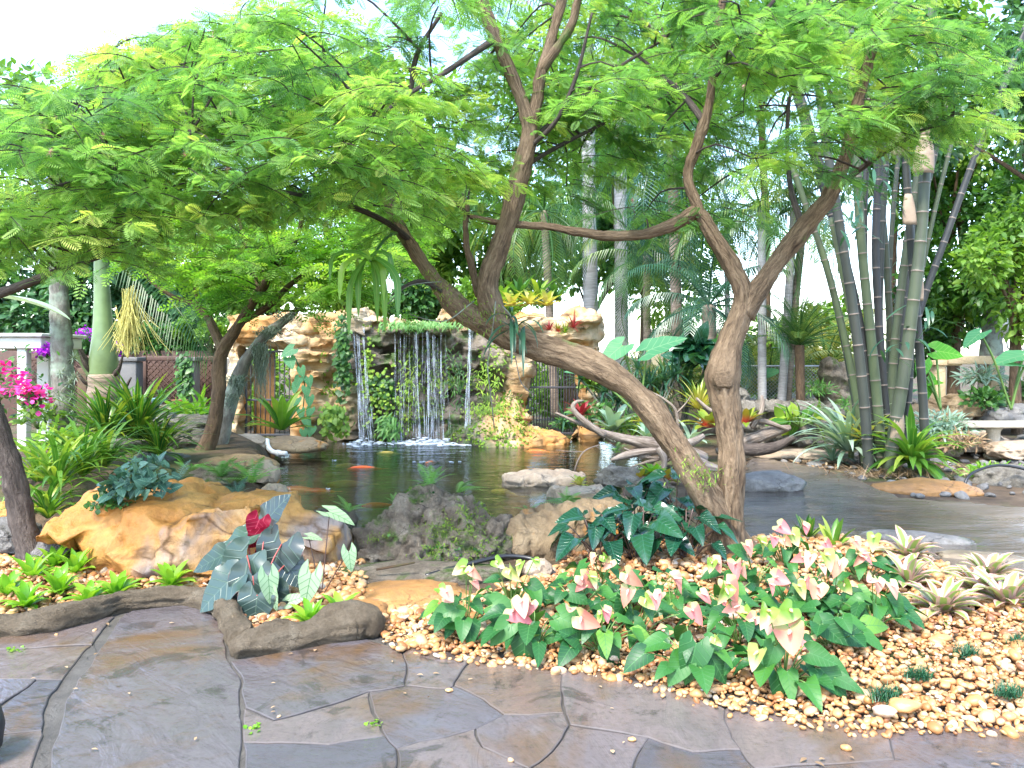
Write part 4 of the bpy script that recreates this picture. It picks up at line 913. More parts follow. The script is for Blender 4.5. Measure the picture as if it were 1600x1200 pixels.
def rock_wall():
    rr = random.Random(11); pr = []
    for row, (y0, zc) in enumerate([(0,.1),(.12,.34),(.25,.58),(.4,.8)]):
        x = gx2 = (1150-800)/F*14.2
        while x < (1345-800)/F*14.2:
            r = rr.uniform(.17,.34); pr.append(('e', (x+r*.8, 14.2+y0+rr.uniform(-.12,.12), zc+rr.uniform(-.05,.06)-(.22 if row == 3 and rr.random() < .4 else 0)), (r, .34, rr.uniform(.13,.19)), rr.uniform(-.3,.3), rr.uniform(-.2,.2))); x += r*1.55
    m = M(); blob(m, pr, .03, .08, 4.5, 7, 0, 8, .2, 0, 90, .5); solo('rock_wall', m, K['coral'], 'low wall of piled pitted grey rocks across the back of the wet path', 'wall', ((1250-800)/F*14.2, 14.2, 0))
    pr = []
    for i in range(16):
        pr.append(('e', ((1310+rr.uniform(-20,22)-800)/F*15.2, 15.2+rr.uniform(-.2,.2), .3+i*.075), (rr.uniform(.16,.3),.3,.14), rr.uniform(-.4,.4), rr.uniform(-.3,.3)))
    m = M(); blob(m, pr, .04, .07, 3, 17, 0, 8, .1); solo('rock_pillar', m, K['mossy'], 'dark mossy rock pillar at the end of the chain-link fence', 'rock', ((1310-800)/F*15.2, 15.2, .3))
rock_wall()

# ------------------------------------------------------------------ driftwood
def branchy(root, name, mat, lines, Y, seg=12, rough=.3, s=0):
    for k, ln in enumerate(lines):
        q = np.array([(*P(a[0], a[1], (a[3] if len(a) > 3 else Y)), a[2]) for a in ln]); q = spline(q, .05)
        m = M(); tube(m, q[:,:3], q[:,3], seg, 0, rough, s+k); m.build(name, K[mat], root)
root = thing('driftwood', 'big bleached driftwood log with a curled arm reaching over the pond corner', 'driftwood', P(1060,720,11.8))
branchy(root, 'trunk', 'drift', [[(868,645,.015),(895,657,.025),(930,672,.045),(970,684,.07),(1015,694,.085),(1060,703,.11),(1100,722,.12)]], 11.8, 16)
branchy(root, 'branch', 'drift', [[(945,680,.05),(917,661,.045),(899,645,.04),(895,634,.035),(902,627,.025),(912,626,.012)],[(955,719,.02),(975,712,.045),(1005,706,.055),(1045,703,.05)],[(1000,717,.015),(1020,708,.03),(1038,702,.035)],[(975,700,.012),(1000,712,.025),(1030,716,.03)],[(985,730,.01),(1010,722,.02),(1050,712,.03)],[(1020,740,.01),(1040,722,.02),(1062,706,.03)],[(1062,700,.03),(1048,684,.018),(1030,672,.008)]], 11.7, 12, .3, 4)
branchy(root, 'root', 'drift', [[(1030,700,.07),(1038,720,.05),(1036,738,.03)],[(1050,705,.08),(1070,728,.06),(1090,742,.03)],[(1035,690,.06),(1028,680,.04),(1020,676,.02)],[(1060,695,.08),(1082,690,.05),(1100,680,.03)],[(1070,715,.1),(1100,728,.08),(1130,735,.04)]], 11.5, 10, .4, 9)
root = thing('driftwood', 'weathered grey-brown driftwood logs behind the right-hand trunk', 'driftwood', P(1200,690,12.8))
branchy(root, 'trunk', 'drift', [[(1120,706,.07),(1160,692,.10),(1205,676,.09),(1235,668,.04)]], 12.8, 14, .3, 20)
branchy(root, 'branch', 'barkdark', [[(1150,703,.07),(1190,702,.09),(1215,697,.08),(1240,683,.05)]], 12.5, 10, .3, 21)
branchy(root, 'root', 'drift', [[(1175,668,.05),(1188,646,.045),(1192,630,.035),(1190,618,.02)],[(1170,655,.03),(1200,660,.04),(1232,672,.02)]], 12.7, 8, .2, 24)
root = thing('driftwood', 'thin bleached driftwood sticks standing behind the red bromeliad', 'driftwood', P(1100,650,13))
branchy(root, 'branch', 'drift', [[(1012,610,.012),(1035,622,.02),(1055,640,.025),(1060,668,.03)],[(1088,622,.02),(1105,638,.04),(1125,648,.035)],[(1112,628,.03),(1124,640,.04),(1135,655,.03)],[(1058,645,.02),(1072,630,.012),(1080,618,.006)]], 13, 8, .2, 31)
root = thing('twig', 'thin pale dead twig arching over the water beside the driftwood', 'twig', P(905,730,11.2))
branchy(root, 'branch', 'drift', [[(898,736,.012),(902,722,.012),(912,706,.011),(930,697,.008),(955,692,.005)],[(912,706,.008),(885,705,.006),(868,703,.003)],[(930,697,.006),(945,704,.005),(962,706,.003)]], 11.2, 6, 0)
root = thing('twig', 'reddish dry twig lying on the shelf below the mossy boulder', 'twig', P(620,886,5.9)); branchy(root, 'branch', 'barkmid', [[(588,890,.008,5.72),(620,884,.01,5.72),(648,879,.007,5.72)]], 5.75, 6, .1)

# ------------------------------------------------------------------ hoses, pipes, bench, arch, lamp, dark pot
def pipe(name, pts, r, mat, label, cat, seg=10):
    q = spline(np.array(pts), .04); m = M(); tube(m, q, r, seg); return solo(name, m, K[mat], label, cat, (pts[0][0], pts[0][1], 0))
pipe('hose', [P(665,900,5.75),P(700,890,5.85),P(745,878,5.95),P(790,869,6.05),P(830,873,6.05),P(855,886,5.95),P(872,903,5.75)], .017, 'hose', 'black hose curving over the gravel in front of the tan boulder', 'hose')
pipe('hose', [P(1506,764,9.75),P(1512,746,9.8),P(1530,734,9.9),P(1560,727,10),P(1600,733,10),P(1640,750,9.9),P(1650,766,9.8)], .017, 'hose', 'black hose hoop arching over the grass at the right edge', 'hose')
root = thing('pond_pipe', 'white elbow pipe at the far left rim of the pond', 'pipe', P(425,700,13.2))
q = spline(np.array([P(417,688,13.2),P(418,696,13.1),P(423,704,13.0),P(433,708,12.9),P(447,709,12.8)]), .03); m = M(); tube(m, q, .042, 12); m.build('pipe', K['plastic'], root)
m = M(); tube(m, [P(433,708,12.9),P(437,708.5,12.87)], .055, 12); m.build('collar', K['plastic'], root)
root = thing('sprinkler', 'grey sprinkler riser with a white head standing by the dark begonia', 'sprinkler', G(374,948))
b = G(374,948); m = M(); tube(m, [b, b+[0,0,.16]], .009, 10); m.build('riser', K['wire'], root); m = M(); lathe(m, [(.0,.195),(.012,.193),(.014,.17),(.012,.155),(.009,.15)], b, 14); m.build('head', K['plastic'], root)
root = thing('stone_bench', 'cream stone bench with curved seat on fluted legs among the right rocks', 'bench', P(1580,690,12.6))
z0 = P(1580,662,12.6)[2]; xa, xb = P(1500,0,12.6)[0], P(1650,0,12.6)[0]
m = M(); rbox(m, (xa,12.35,z0-.05), (xb,12.85,z0+.03), .025); m.build('seat', K['bench'], root)
for px in (1552, 1632):
    c = P(px,0,12.6)[0]; m = M(); lathe(m, [(.0,-.02),(.13,-.02),(.14,.03),(.10,.07),(.09,.12),(.10,z0-.12),(.14,z0-.06),(.0,z0-.05)], (c,12.6,0), 16); m.build('leg', K['bench'], root)
root = thing('stone_arch', 'tan stone lintel on two short posts behind the right rocks', 'arch', P(1505,620,15.6))
m = M(); rbox(m, (*P(1482,0,15.4)[:2],P(0,569,15.6)[2]), (P(1552,0,15.6)[0],15.85,P(0,556,15.6)[2]), .02); m.build('lintel', K['tanbeam'], root)
for px in (1466, 1550): m = M(); rbox(m, (P(px-7,0,15.6)[0],15.5,.1), (P(px+8,0,15.6)[0],15.75,P(0,570,15.6)[2]-.003), .02); m.build('post', K['tanbeam'], root)
m = M(); rbox(m, (P(1455,0,15.6)[0],15.45,P(0,571,15.6)[2]), (P(1481,0,15.6)[0]+.2,15.8,P(0,563,15.6)[2]), .015); m.build('cap', K['tanbeam'], root)
root = thing('lamp_post', 'white cast lamp post with two lanterns at the right frame edge', 'lamp post', (P(1591,0,16)[0],16,.1))
c = P(1591,0,16); m = M(); lathe(m, [(.0,.05),(.16,.05),(.16,.25),(.1,.32),(.075,.5),(.06,.9),(.05,1.4),(.06,1.5),(.045,1.56),(.04,P(0,520,16)[2]),(.0,P(0,514,16)[2])], (c[0],16,0), 16); m.build('pole', K['white'], root)
for px in (1573, 1609):
    a = P(px,527,16); s_ = np.sign(px-1591); q = spline(np.array([(c[0],16,P(0,540,16)[2]),(c[0]+s_*.12,16,P(0,547,16)[2]),(a[0]-s_*.02,16,P(0,543,16)[2]),(a[0],16,P(0,531,16)[2])]), .04); m = M(); tube(m, q, .018, 8); m.build('arm', K['white'], root)
    m = M(); lathe(m, [(.0,-.04),(.05,-.04),(.07,0),(.11,.04),(.13,.2),(.14,.22),(.10,.28),(.03,.33),(.02,.38),(.028,.4),(.0,.43)], a, 8); m.build('lantern', K['white'], root)
m = M(); c = G(-18,1170); lathe(m, [(.0,.0),(.10,.0),(.13,.05),(.14,.13),(.125,.2),(.11,.2),(.10,.17),(.0,.16)], (c[0]-.02,c[1]-.12,0), 28); solo('plant_pot', m, K['blackpot'], 'black rounded pot just cut by the lower left corner of the picture', 'pot', (c[0],c[1],0))

# ------------------------------------------------------------------ koi
def koi(px, py, L, az, mat, label, depth=.03):
    c = G(px, py, WZ-depth); root = thing('koi', label, 'fish', c); m = M()
    s_ = np.linspace(0, 1, 14); w_ = L*.12*np.sin(np.pi*np.clip(s_*.93+.05, 0, 1))**.75*(1-.45*s_)+.004
    x = (s_-.5)*L; yb = .06*L*np.sin(s_*5); d = np.stack([x*math.cos(az)-yb*math.sin(az), x*math.sin(az)+yb*math.cos(az), 0*x], -1)+c
    tube(m, d, w_, 10); m.build('body', K[mat], root)
    def fin(name, p, dr, ln, wd):
        f = M(); a = np.array([math.cos(dr), math.sin(dr), 0]); n_ = np.array([-a[1], a[0], 0]); p = np.asarray(p)
        f.add([p-n_*.006+[0,0,.004], p+a*ln-n_*wd, p+a*ln*.75, p+a*ln+n_*wd, p+n_*.006+[0,0,.004], p-[0,0,.004]], [np.array([[0,1,2],[0,2,4],[4,2,3],[0,5,1],[5,4,3]])]); f.build(name, K[mat], root, smooth=False)
    fin('tail_fin', d[-1], az+.25, L*.24, L*.09)
    for sg in (-1, 1): fin('side_fin', d[4]+[0,0,-.005], az+sg*1.0, L*.15, L*.04)
koi(570,733,0.51,.25,'koi','long orange koi nearest the left waterfall, swimming to the left'); koi(673,724,0.41,1.3,'koiw','orange and white koi below the middle waterfall, seen from behind')
koi(842,706,0.45,-.1,'koi','reddish koi in the blue reflection below the right doorway'); koi(607,709,0.41,.1,'koiy','pale yellow koi close to the foam of the falls')
koi(470,767,0.61,.02,'koi','dim orange koi deep in the left corner of the pond',.09); koi(545,757,0.57,.12,'koiy','yellowish koi above the big white caladium leaf',.06)
koi(545,728,0.41,.3,'koiy','golden koi partly under the long orange one',.07); koi(790,771,0.49,-.75,'koiy','yellow koi pointing at the jutting slab',.05)
koi(590,790,0.37,.3,'koi','dim orange koi in the dark water left of the mossy boulder',.1); koi(500,768,0.41,.05,'koi','orange koi just right of the dim one in the left corner',.08)
for px, py, r, lb in [(655,722,.11,'white petal cluster floating beside the orange and white koi'),(712,722,.12,'thin white foam patch drifting below the slim fall'),(523,720,.05,'tiny white petal floating below the left fall'),(508,765,.05,'white petal floating over the orange koi')]:
    m = M(); c = G(px, py, WZ); v, f = ico(2)
    for k in range(5): m.inst((v, [f], v), (np.eye(3)*[r*.25,r*.16,.008])[None], [c+[rng.uniform(-r,r), rng.uniform(-.05,.05), .006]])
    solo('petal', m, K['foam'], lb, 'petals', c)
# ------------------------------------------------------------------ plants of the beds
def placed(m, T, p, tip, nrm, size, t):
    """one leaf: petiole joint p, tip direction, face normal"""
    d = unit(np.asarray(tip, float)[None]); m.inst(T, frames(d, np.asarray(nrm, float))*size, [p], np.array([t]))
def stalk(m, a, b, r=.004, sag=.12, seg=5):
    a, b = np.asarray(a, float), np.asarray(b, float); L = np.linalg.norm(b-a)
    mid = (a*.45+b*.55); mid[2] += sag*L; tube(m, spline(np.array([a, mid, b]), .05), r, seg)
def anthurium(bx, by, flowers, nleaf, label, size=.17, spread=.26, leaves=()):
    c = G(bx, by, .02); root = thing('anthurium', label, 'anthurium', c, 'anthuriums in the gravel bed')
    lf, st_ = M(), M()
    for k in range(nleaf):
        az = k*2.39996+rng.uniform(0,.5)+bx*.37; rad = spread*math.sqrt((k+.7)/nleaf); h = rng.uniform(.07,.24)*(1-.45*rad/spread)+.03
        p = c+[math.cos(az)*rad, math.sin(az)*rad*.8, h]; el = rng.uniform(-.75,.05)
        tip = np.array([math.cos(az)*math.cos(el), math.sin(az)*math.cos(el)-.25, math.sin(el)]); n_ = np.array([.35*math.cos(az), .35*math.sin(az)-.45, 1])+.3*rng.standard_normal(3)
        sz = size*rng.uniform(.7,1.3); placed(lf, random.choice(T_ANTHS), p, tip, n_, sz, np.clip(rng.beta(1.4,2.2), 0, 1)); stalk(st_, c+[0,0,-.01], p, .0035)
    for k_, (px, py, sz, tdir) in enumerate(leaves):
        p = P(px, py, c[1]-.1); tip = np.array([math.cos(tdir), -.35, math.sin(tdir)]); placed(lf, T_ANTHS[k_%2*2], p, tip, (0,-.9,.55), sz, rng.uniform(.1,.6)); stalk(st_, c, p, .0035)
    lf.build('foliage', K['anth'], root); st_.build('stems', K['stem'], root)
    for px, py, kind, sz in flowers:
        sz = sz*1.02; p = P(px, py, c[1]-.12+rng.uniform(-.06,.06)); ez = rng.uniform(-.9,-.1) if kind != 'u' else .9
        az = rng.uniform(-2.6,-.5); tip = np.array([math.cos(az)*.9, math.sin(az)*.45, ez]); n_ = np.array([rng.uniform(-.8,.8), -.65, rng.uniform(.1,.9)])
        f = M(); placed(f, random.choice(T_SPATHES), p-unit(tip)*sz*.3, tip, n_, sz, rng.random()); fo = f.build('flower', K['spathegreen' if kind == 'g' else 'spathe'], root)
        s_ = M(); q0 = p-unit(tip)*sz*.2; q1 = q0+unit(unit(tip)*.4+unit(n_)*.6)*sz*.55; tube(s_, np.linspace(q0, q1, 6), np.array([.006,.0075,.007,.006,.004,.001])*(sz/.1), 8); s_.build('spadix', K['spadix' if kind == 'g' else 'spadixpink'], fo)
        s_ = M(); stalk(s_, c, p-unit(tip)*sz*.3, .003, .05); s_.build('flower_stem', K['stem'], root)
AN = [
 (728,990,[(700,928,'p',.075),(722,888,'g',.09),(741,893,'p',.085),(699,936,'p',.05),(742,910,'p',.06),(690,922,'g',.07)],11,'anthurium at the left end of the patch, against the ochre ledge',[(712,950,.2,3.5),(722,965,.18,3.3),(770,945,.2,-.15)]),
 (800,962,[(778,879,'g',.075),(800,895,'g',.10),(812,884,'g',.08),(838,877,'g',.07)],8,'anthurium with small green upright flowers inside the hose loop',[(830,915,.15,-.5)]),
 (835,1012,[(816,945,'p',.10),(828,948,'p',.09),(808,958,'p',.13),(835,990,'g',.05)],9,'anthurium with the big peach double flower, drooping over the pavement edge',[(820,985,.24,-1.6),(875,965,.2,-.35),(795,975,.17,3.9)]),
 (938,1020,[(915,968,'p',.12),(944,958,'p',.08),(938,962,'g',.06),(890,952,'p',.06)],9,'anthurium whose pink flower leans over a heart leaf, right of the peach double flower',[(950,1010,.16,-1.3),(905,1000,.15,2.6)]),
 (905,960,[(915,906,'p',.12),(908,915,'p',.07),(925,905,'g',.09)],8,'anthurium with pink-and-lime flower in front of the dark glossy plant',[(890,925,.16,-.4)]),
 (935,925,[(928,872,'p',.07),(952,880,'p',.08),(946,872,'g',.07)],7,'small anthurium touching the dark glossy plant',[]),
 (995,1000,[(985,903,'p',.11),(980,927,'p',.10),(1022,935,'p',.09),(1030,930,'p',.07),(1036,988,'p',.11),(1012,940,'g',.08)],10,'anthurium with a shell-pink flower above a hanging pink one, centre of the patch',[(990,975,.15,-.9),(1010,1015,.15,-1.3)]),
 (1050,965,[(1056,908,'p',.11),(1077,955,'p',.10),(1070,960,'p',.08),(1050,955,'g',.08)],9,'anthurium with a pale pink flower left of the leaning trunk foot',[(1035,945,.16,3.6)]),
 (1085,1058,[(1120,1000,'g',.05)],7,'leafy anthurium with very large dark leaves at the front of the patch',[(1088,1005,.23,-1.9),(1068,1030,.17,-2.2),(1110,1025,.17,-1.0)]),
 (1155,1010,[(1140,918,'p',.12),(1132,925,'g',.10),(1150,948,'p',.10),(1165,960,'g',.09),(1085,958,'p',.10),(1175,968,'p',.09)],11,'anthurium with a cluster of pink and orange flowers in the middle of the patch',[(1165,975,.18,-.3)]),
 (1225,1072,[(1182,1024,'g',.10),(1236,995,'p',.14),(1198,960,'g',.10),(1230,958,'g',.12),(1205,975,'p',.08),(1240,970,'p',.08)],10,'anthurium with the leaf tip that hangs lowest over the pavement',[(1222,1060,.19,-1.55),(1282,1045,.19,-.8),(1210,1010,.14,-2),(1265,1020,.15,-.3)]),
 (1180,920,[(1168,855,'p',.09),(1150,885,'p',.11),(1118,880,'p',.10),(1112,882,'g',.08),(1160,890,'p',.08)],9,'anthurium with blush flowers right beside the leaning trunk',[(1165,865,.16,2.6)]),
 (1240,965,[(1250,920,'g',.09),(1276,922,'p',.11),(1216,905,'p',.10),(1205,915,'p',.08),(1260,910,'p',.08)],10,'anthurium with a hooked pink flower over shiny leaves, right of the patch centre',[(1270,950,.18,.1),(1240,930,.16,-.4)]),
 (1225,890,[(1222,825,'p',.11),(1255,823,'p',.10),(1210,842,'p',.09),(1240,838,'g',.11),(1228,845,'p',.08),(1190,850,'g',.11)],9,'anthurium with the highest flowers, against the bluish wet path',[]),
 (1300,960,[(1310,882,'p',.11),(1292,872,'g',.11),(1265,872,'p',.09),(1322,916,'g',.08),(1285,885,'p',.07),(1250,872,'p',.08)],10,'anthurium with drooping coral flower behind the right leaves',[(1330,930,.19,-1.1),(1310,945,.17,-.6),(1360,940,.16,-1.2)]),
 (1350,915,[(1342,872,'p',.09),(1338,848,'p',.08),(1365,843,'g',.11),(1352,868,'p',.10),(1292,850,'p',.08)],8,'anthurium with an orange-tipped flower next to the pale bromeliads',[(1375,925,.15,-1.0)]),
 (1365,985,[(1372,912,'p',.08),(1396,918,'p',.09),(1360,905,'p',.07)],9,'rightmost anthurium, leaves spilling towards the mondo grass',[(1340,970,.2,-.6),(1330,1010,.16,-.8),(1390,935,.18,-1.1)]),
 (1135,960,[(1100,930,'p',.09),(1128,940,'p',.08)],8,'leafy anthurium tucked in front of the leaning trunk foot',[]),
 (1300,1015,[(1262,1000,'p',.08)],8,'low leafy anthurium on the gravel slope left of the mondo grass',[(1310,985,.2,-.3),(1285,975,.18,-.7)]),
 (1020,950,[(1000,930,'p',.06)],7,'leafy anthurium between the shell-pink flower and the dark glossy plant',[]),
]
for a in AN: anthurium(a[0], a[1], a[2], a[3]+6, a[4], .118, .25, [(x_,y_,z_*.86,t_) for x_,y_,z_,t_ in a[5]])

# dark glossy plant: five clumps
def philo(bx, by, h, n, label, r=.3, size=.23):
    c = G(bx, by, .0); root = thing('philodendron', label, 'philodendron', c, 'dark glossy plants at the foot of the leaning tree'); lf, st_ = M(), M()
    for k in range(n):
        az = k*2.39996+bx; q = math.sqrt((k+.5)/n); p = c+[math.cos(az)*r*q, math.sin(az)*r*q*.8, h*(1.05-.55*q*q)+rng.uniform(-.03,.03)]; el = .05-.6*q+rng.normal(0,.18)
        tip = np.array([math.cos(az)*math.cos(el), math.sin(az)*math.cos(el)-.12, math.sin(el)]); placed(lf, T_PHILO, p, tip, np.array([.25*math.cos(az), .25*math.sin(az)-.3, 1])+.25*rng.standard_normal(3), size*rng.uniform(.75,1.25), rng.beta(1.3,3)); stalk(st_, c+[rng.uniform(-.05,.05),rng.uniform(-.05,.05),0], p, .005)
    lf.build('foliage', K['philo'], root); st_.build('stems', K['stemdk'], root)
T_PHILO = heart(.2, .13, .12, .34, .03, 12, .035)
philo(935,880,.36,15,'dark glossy plant whose leaves overhang the tan boulder on the left',.34); philo(1000,880,.44,17,'dark glossy plant in front, with visible leggy stems',.32,.24); philo(1075,882,.40,18,'dark glossy plant pressed against the leaning trunk',.32)
philo(985,835,.42,15,'dark glossy plant at the back with bluish sky-lit leaves',.34,.25); philo(1060,835,.52,16,'tallest dark glossy plant, behind the trunk fork',.34,.26)

# begonia and caladium, leaf by leaf
c = G(400,958); root = thing('begonia', 'large begonia with dark slate leaves and red undersides before the ochre boulder', 'begonia', c); lf, st_, rd = M(), M(), M()
T_BEG = heart(.12, .07, .38, .56, .05, 13, .05)
for px, py, Y, sz, ang, nx, ny, nz in [(440,850,5.2,.20,-1.9,.1,-1,.25),(418,812,5.3,.17,.9,-.2,-.7,.8),(385,838,5.25,.16,3.7,-.3,-.6,.9),(352,866,5.2,.16,3.55,-.2,-.6,.9),(386,868,5.1,.18,4.05,.2,-1,.4),(360,905,5.0,.19,3.9,-.5,-.8,.5),(395,900,5.0,.19,4.6,.1,-1,.4),(402,930,4.9,.15,4.65,.1,-.9,.6),(425,925,5.05,.15,4.9,0,-1,.3),(448,880,5.2,.14,5.4,.3,-.9,.4),(372,880,5.15,.15,4.3,-.4,-.8,.5)]:
    p = P(px, py, Y); placed(lf, T_BEG, p, (math.cos(ang), -.2, math.sin(ang)), (nx,ny,nz), sz*1.4, rng.random()); stalk(st_, c, p, .005)
for px, py, sz, ang in [(405,812,.15,4.3),(418,835,.12,4.2),(402,838,.11,4.0),(432,930,.12,3.6),(412,862,.1,4.4)]: p = P(px, py, 5.25); placed(rd, T_BEG, p, (math.cos(ang), .1, math.sin(ang)), (.3,-.9,.2), sz, rng.random())
lf.build('foliage', K['begonia'], root); rd.build('red_leaves', K['begoniared'], root); st_.build('stems', K['stemred'], root)
def caladium(base, leaves, label):
    c = G(*base); root = thing('caladium', label, 'caladium', c); st_ = M()
    for px, py, Y, sz, ang, nrm in leaves:
        p = P(px, py, Y); l1 = M(); placed(l1, T_CAL, p, (math.cos(ang), -.2, math.sin(ang)), nrm, sz, rng.random()); l1.build('leaf', K['caladium'], root); stalk(st_, c, p, .004, .02)
    st_.build('stems', K['stemdk'], root)
T_CAL = heart(.16, .05, .42, .38, .06, 13, .02)
caladium((502,935), [(486,897,4.95,.20,-1.75,(0,-1,.3)),(515,800,5.3,.19,-.3,(.1,-.32,1)),(545,862,5.1,.13,-1.4,(.1,-.8,.7)),(482,838,5.3,.10,-.1,(0,-.4,1)),(452,940,4.95,.12,.4,(0,-.8,.6))], 'white caladium with green veins, its highest leaf spread over the pond water')
caladium((440,945), [(419,900,4.9,.17,-1.4,(.55,-.9,.2)),(424,925,4.9,.12,-1.3,(-.3,-1,.2))], 'narrow white-green caladium leaning on the dark begonia')

# rosettes
def rosette_thing(name, px, py, n, L, W, mat, label, cat, z=0.0, Y=None, group=None, **kw):
    c = G(px, py, z) if Y is None else P(px, py, Y); m = M(); rosette(m, c, n, L, W, **kw); return solo(name, m, K[mat], label, cat, c, group)
LIME = 'lime-green rosettes along the cement edging'
for px, py, L, lb in [(42,948,.17,'lime rosette nearest the left frame edge, front row'),(92,926,.18,'lime rosette behind and right of the front-row one, on the gravel'),(50,905,.2,'lime rosette below the dark trunk, back row'),(118,896,.22,'tall lime rosette under the notch of the ochre boulder'),(85,885,.2,'lime rosette hard against the left end of the ochre boulder'),(140,940,.15,'small lime rosette at the left part of the cement edging'),(182,930,.17,'lime rosette with yellowish centre in the middle of the left edging'),
                   (268,915,.17,'lone lime rosette in front of the ochre boulder, near the begonia'),(486,975,.15,'lime rosette just behind the knob of the short edging'),(532,960,.14,'lime rosette with a red speck in its heart, beside the ochre ledge'),(12,930,.16,'lime rosette cut by the left frame edge')]:
    rosette_thing('bromeliad', px, py, 20, L, .026, 'lime', lb, 'bromeliad', .03, group=LIME, e0=82, e1=12, bend=50, fold=.35)
for px, py, L, lb in [(1420,872,.30,'pink-edged bromeliad farthest back, beside the rightmost anthurium'),(1418,915,.28,'pink-edged bromeliad in the middle of its pale trio'),(1472,958,.27,'pink-edged bromeliad nearest the front, above the mondo grass'),(1545,905,.30,'pink-edged bromeliad at the back right with a rosy heart'),(1572,945,.32,'large pink-edged bromeliad cut by the right frame edge'),(1530,925,.24,'pink-edged bromeliad squeezed between the two right-hand ones')]:
    rosette_thing('bromeliad', px, py, 36, L*.88, .034, 'varie', lb, 'bromeliad', .04, group='pale pink-edged bromeliads on the right gravel', e0=78, e1=-5, bend=62, fold=.3, seg=8)
for px, py, lb in [(1382,1092,'mondo grass tuft nearest the pavement'),(1434,1060,'mondo grass tuft second from the pavement'),(1577,1088,'mondo grass tuft low at the right frame edge'),(1592,1008,'mondo grass tuft higher at the right frame edge'),(1512,1025,'mondo grass tuft below the large pink-edged bromeliad')]:
    c = G(px, py, .05); m = M()
    for k in range(150):
        blade(m, c+[rng.normal(0,.028), rng.normal(0,.022), 0], rng.uniform(0,6.28), R(rng.uniform(30,85)), R(rng.uniform(30,90)), rng.uniform(.05,.095), .0026, 4, .3, 'taper', rng.random())
    solo('mondo_grass', m, K['mondo'], lb, 'grass tuft', c, 'mondo grass tufts on the gravel')
rosette_thing('bromeliad', 1262,842,9,.24,.03,'croton','dark upright bromeliad in front of the wet path, left of the green one','bromeliad',.02,e0=80,e1=45,bend=15,fold=.4)
rosette_thing('bromeliad', 1302,858,9,.25,.032,'strap','green upright bromeliad with pale edges at the path brim','bromeliad',.02,e0=85,e1=40,bend=18,fold=.4)
for px, py, n, L, lb in [(690,872,0,0,''),]: pass
# weeds in the joints
for px, py, lb in [(398,1142,'tiny green weed in the joint right of the big flagstone'),(588,1132,'tiny green weed in the joint at lower centre'),(22,1019,'patch of small weeds in the joint near the left frame edge')]:
    c = G(px, py, -.008); m = M(); n = 14
    d = unit(np.stack([rng.standard_normal(n), rng.standard_normal(n), np.abs(rng.standard_normal(n))*.6+.2], -1)); m.inst(T_ROUND, frames(d, [0,0,1.])*rng.uniform(.012,.022,n)[:,None,None], c+rng.normal(0,1,(n,3))*[.02,.02,.002]+[0,0,.008]); solo('weed', m, K['lime'], lb, 'weed', c)

# left bank: strap lilies, striped dracaena, dark-leaved begonias, ferns
def lily(px, py, Y, n, L, W, mat, label, cat='lily', name='strap_lily', **kw):
    c = P(px, py, Y); m = M(); a = dict(e0=85, e1=35, bend=95, fold=.28, seg=9); a.update(kw); rosette(m, c, n, L, W, **a); return solo(name, m, K[mat], label, cat, c, 'strap-leaved clumps on the left bank')
lily(90,765,7.3,46,.78,.02,'strap','light green strap lily drooping over the dark trunk'); lily(130,745,7.6,44,.74,.02,'strap','upright strap lily between the dark trunk and the striped clump'); lily(165,730,7.9,40,.66,.02,'strap','strap lily with broad arching leaves right below the striped clump')
lily(75,810,7.0,40,.5,.02,'strap','pale strap lily low behind the dark trunk'); lily(60,755,7.9,38,.74,.019,'strap','strap lily at the left edge whose leaves cross the dark trunk')
lily(165,690,9.0,90,.78,.022,'croton','green and yellow striped clump left of the dark one, beside the palm',e1=25,bend=60); lily(215,688,9.2,120,.86,.024,'croton','big dark green striped clump at the top of the left bank',e1=20,bend=60); lily(248,712,9.0,70,.6,.02,'croton','smaller striped clump leaning towards the forked tree',e1=15,bend=60)
def bushlet(px, py, Y, r, n, T, size, mat, label, cat, name, flat_=.7, group=None, updir=.5, parts=True):
    c = P(px, py, Y); r = np.asarray(r, float)
    d = unit(rng.standard_normal((n,3))); d[:,2] = np.abs(d[:,2])*1.0-.15; q = d*(rng.random((n,1))**.4)*r; p = c+q
    tip = unit(q/r+.5*rng.standard_normal((n,3))+[0,0,-.25]); nn = unit(q/r*.6+[0,-.25,updir]+.35*rng.standard_normal((n,3)))
    root = thing(name, label, cat, (c[0],c[1],c[2]-r[2]*.4), group); m = M(); m.inst(T, frames(tip, nn)*(size*rng.uniform(.65,1.3,n))[:,None,None], p); m.build('foliage', K[mat], root)
    s_ = M()
    for k in range(0, n, max(1, n//26)): stalk(s_, c-[0,0,r[2]*.4], p[k], size*.03, .05, 4)
    s_.build('stems', K['stem'], root); return root
bushlet(212,768,6.05,(.30,.16,.17),130,T_HEARTF,.075,'coleus','dark grey-green begonia clump spilling over the ochre boulder','begonia','begonia'); bushlet(172,790,6.0,(.17,.12,.10),150,T_ROUND,.035,'bush','tiny-leaved creeper on the left shoulder of the ochre boulder','creeper','creeper')
bushlet(225,738,7.0,(.28,.2,.16),80,T_HEARTF,.08,'coleus','small dark begonia above the larger begonia clump','begonia','begonia')
def fern(px, py, Y, n, L, mat, label, name='fern', el=(20,70), az=None):
    c = P(px, py, Y); m = M()
    a = (np.arange(n)*2.39996+px) if az is None else rng.uniform(az[0], az[1], n); e = np.radians(rng.uniform(el[0], el[1], n)); d = np.stack([np.cos(a)*np.cos(e), np.sin(a)*np.cos(e), np.sin(e)], -1)
    m.inst(T_FERN, frames(d, [0,0,1.])*(L*rng.uniform(.7,1.2,n))[:,None,None], np.repeat(c[None], n, 0)); return solo(name, m, K[mat], label, 'fern', c)
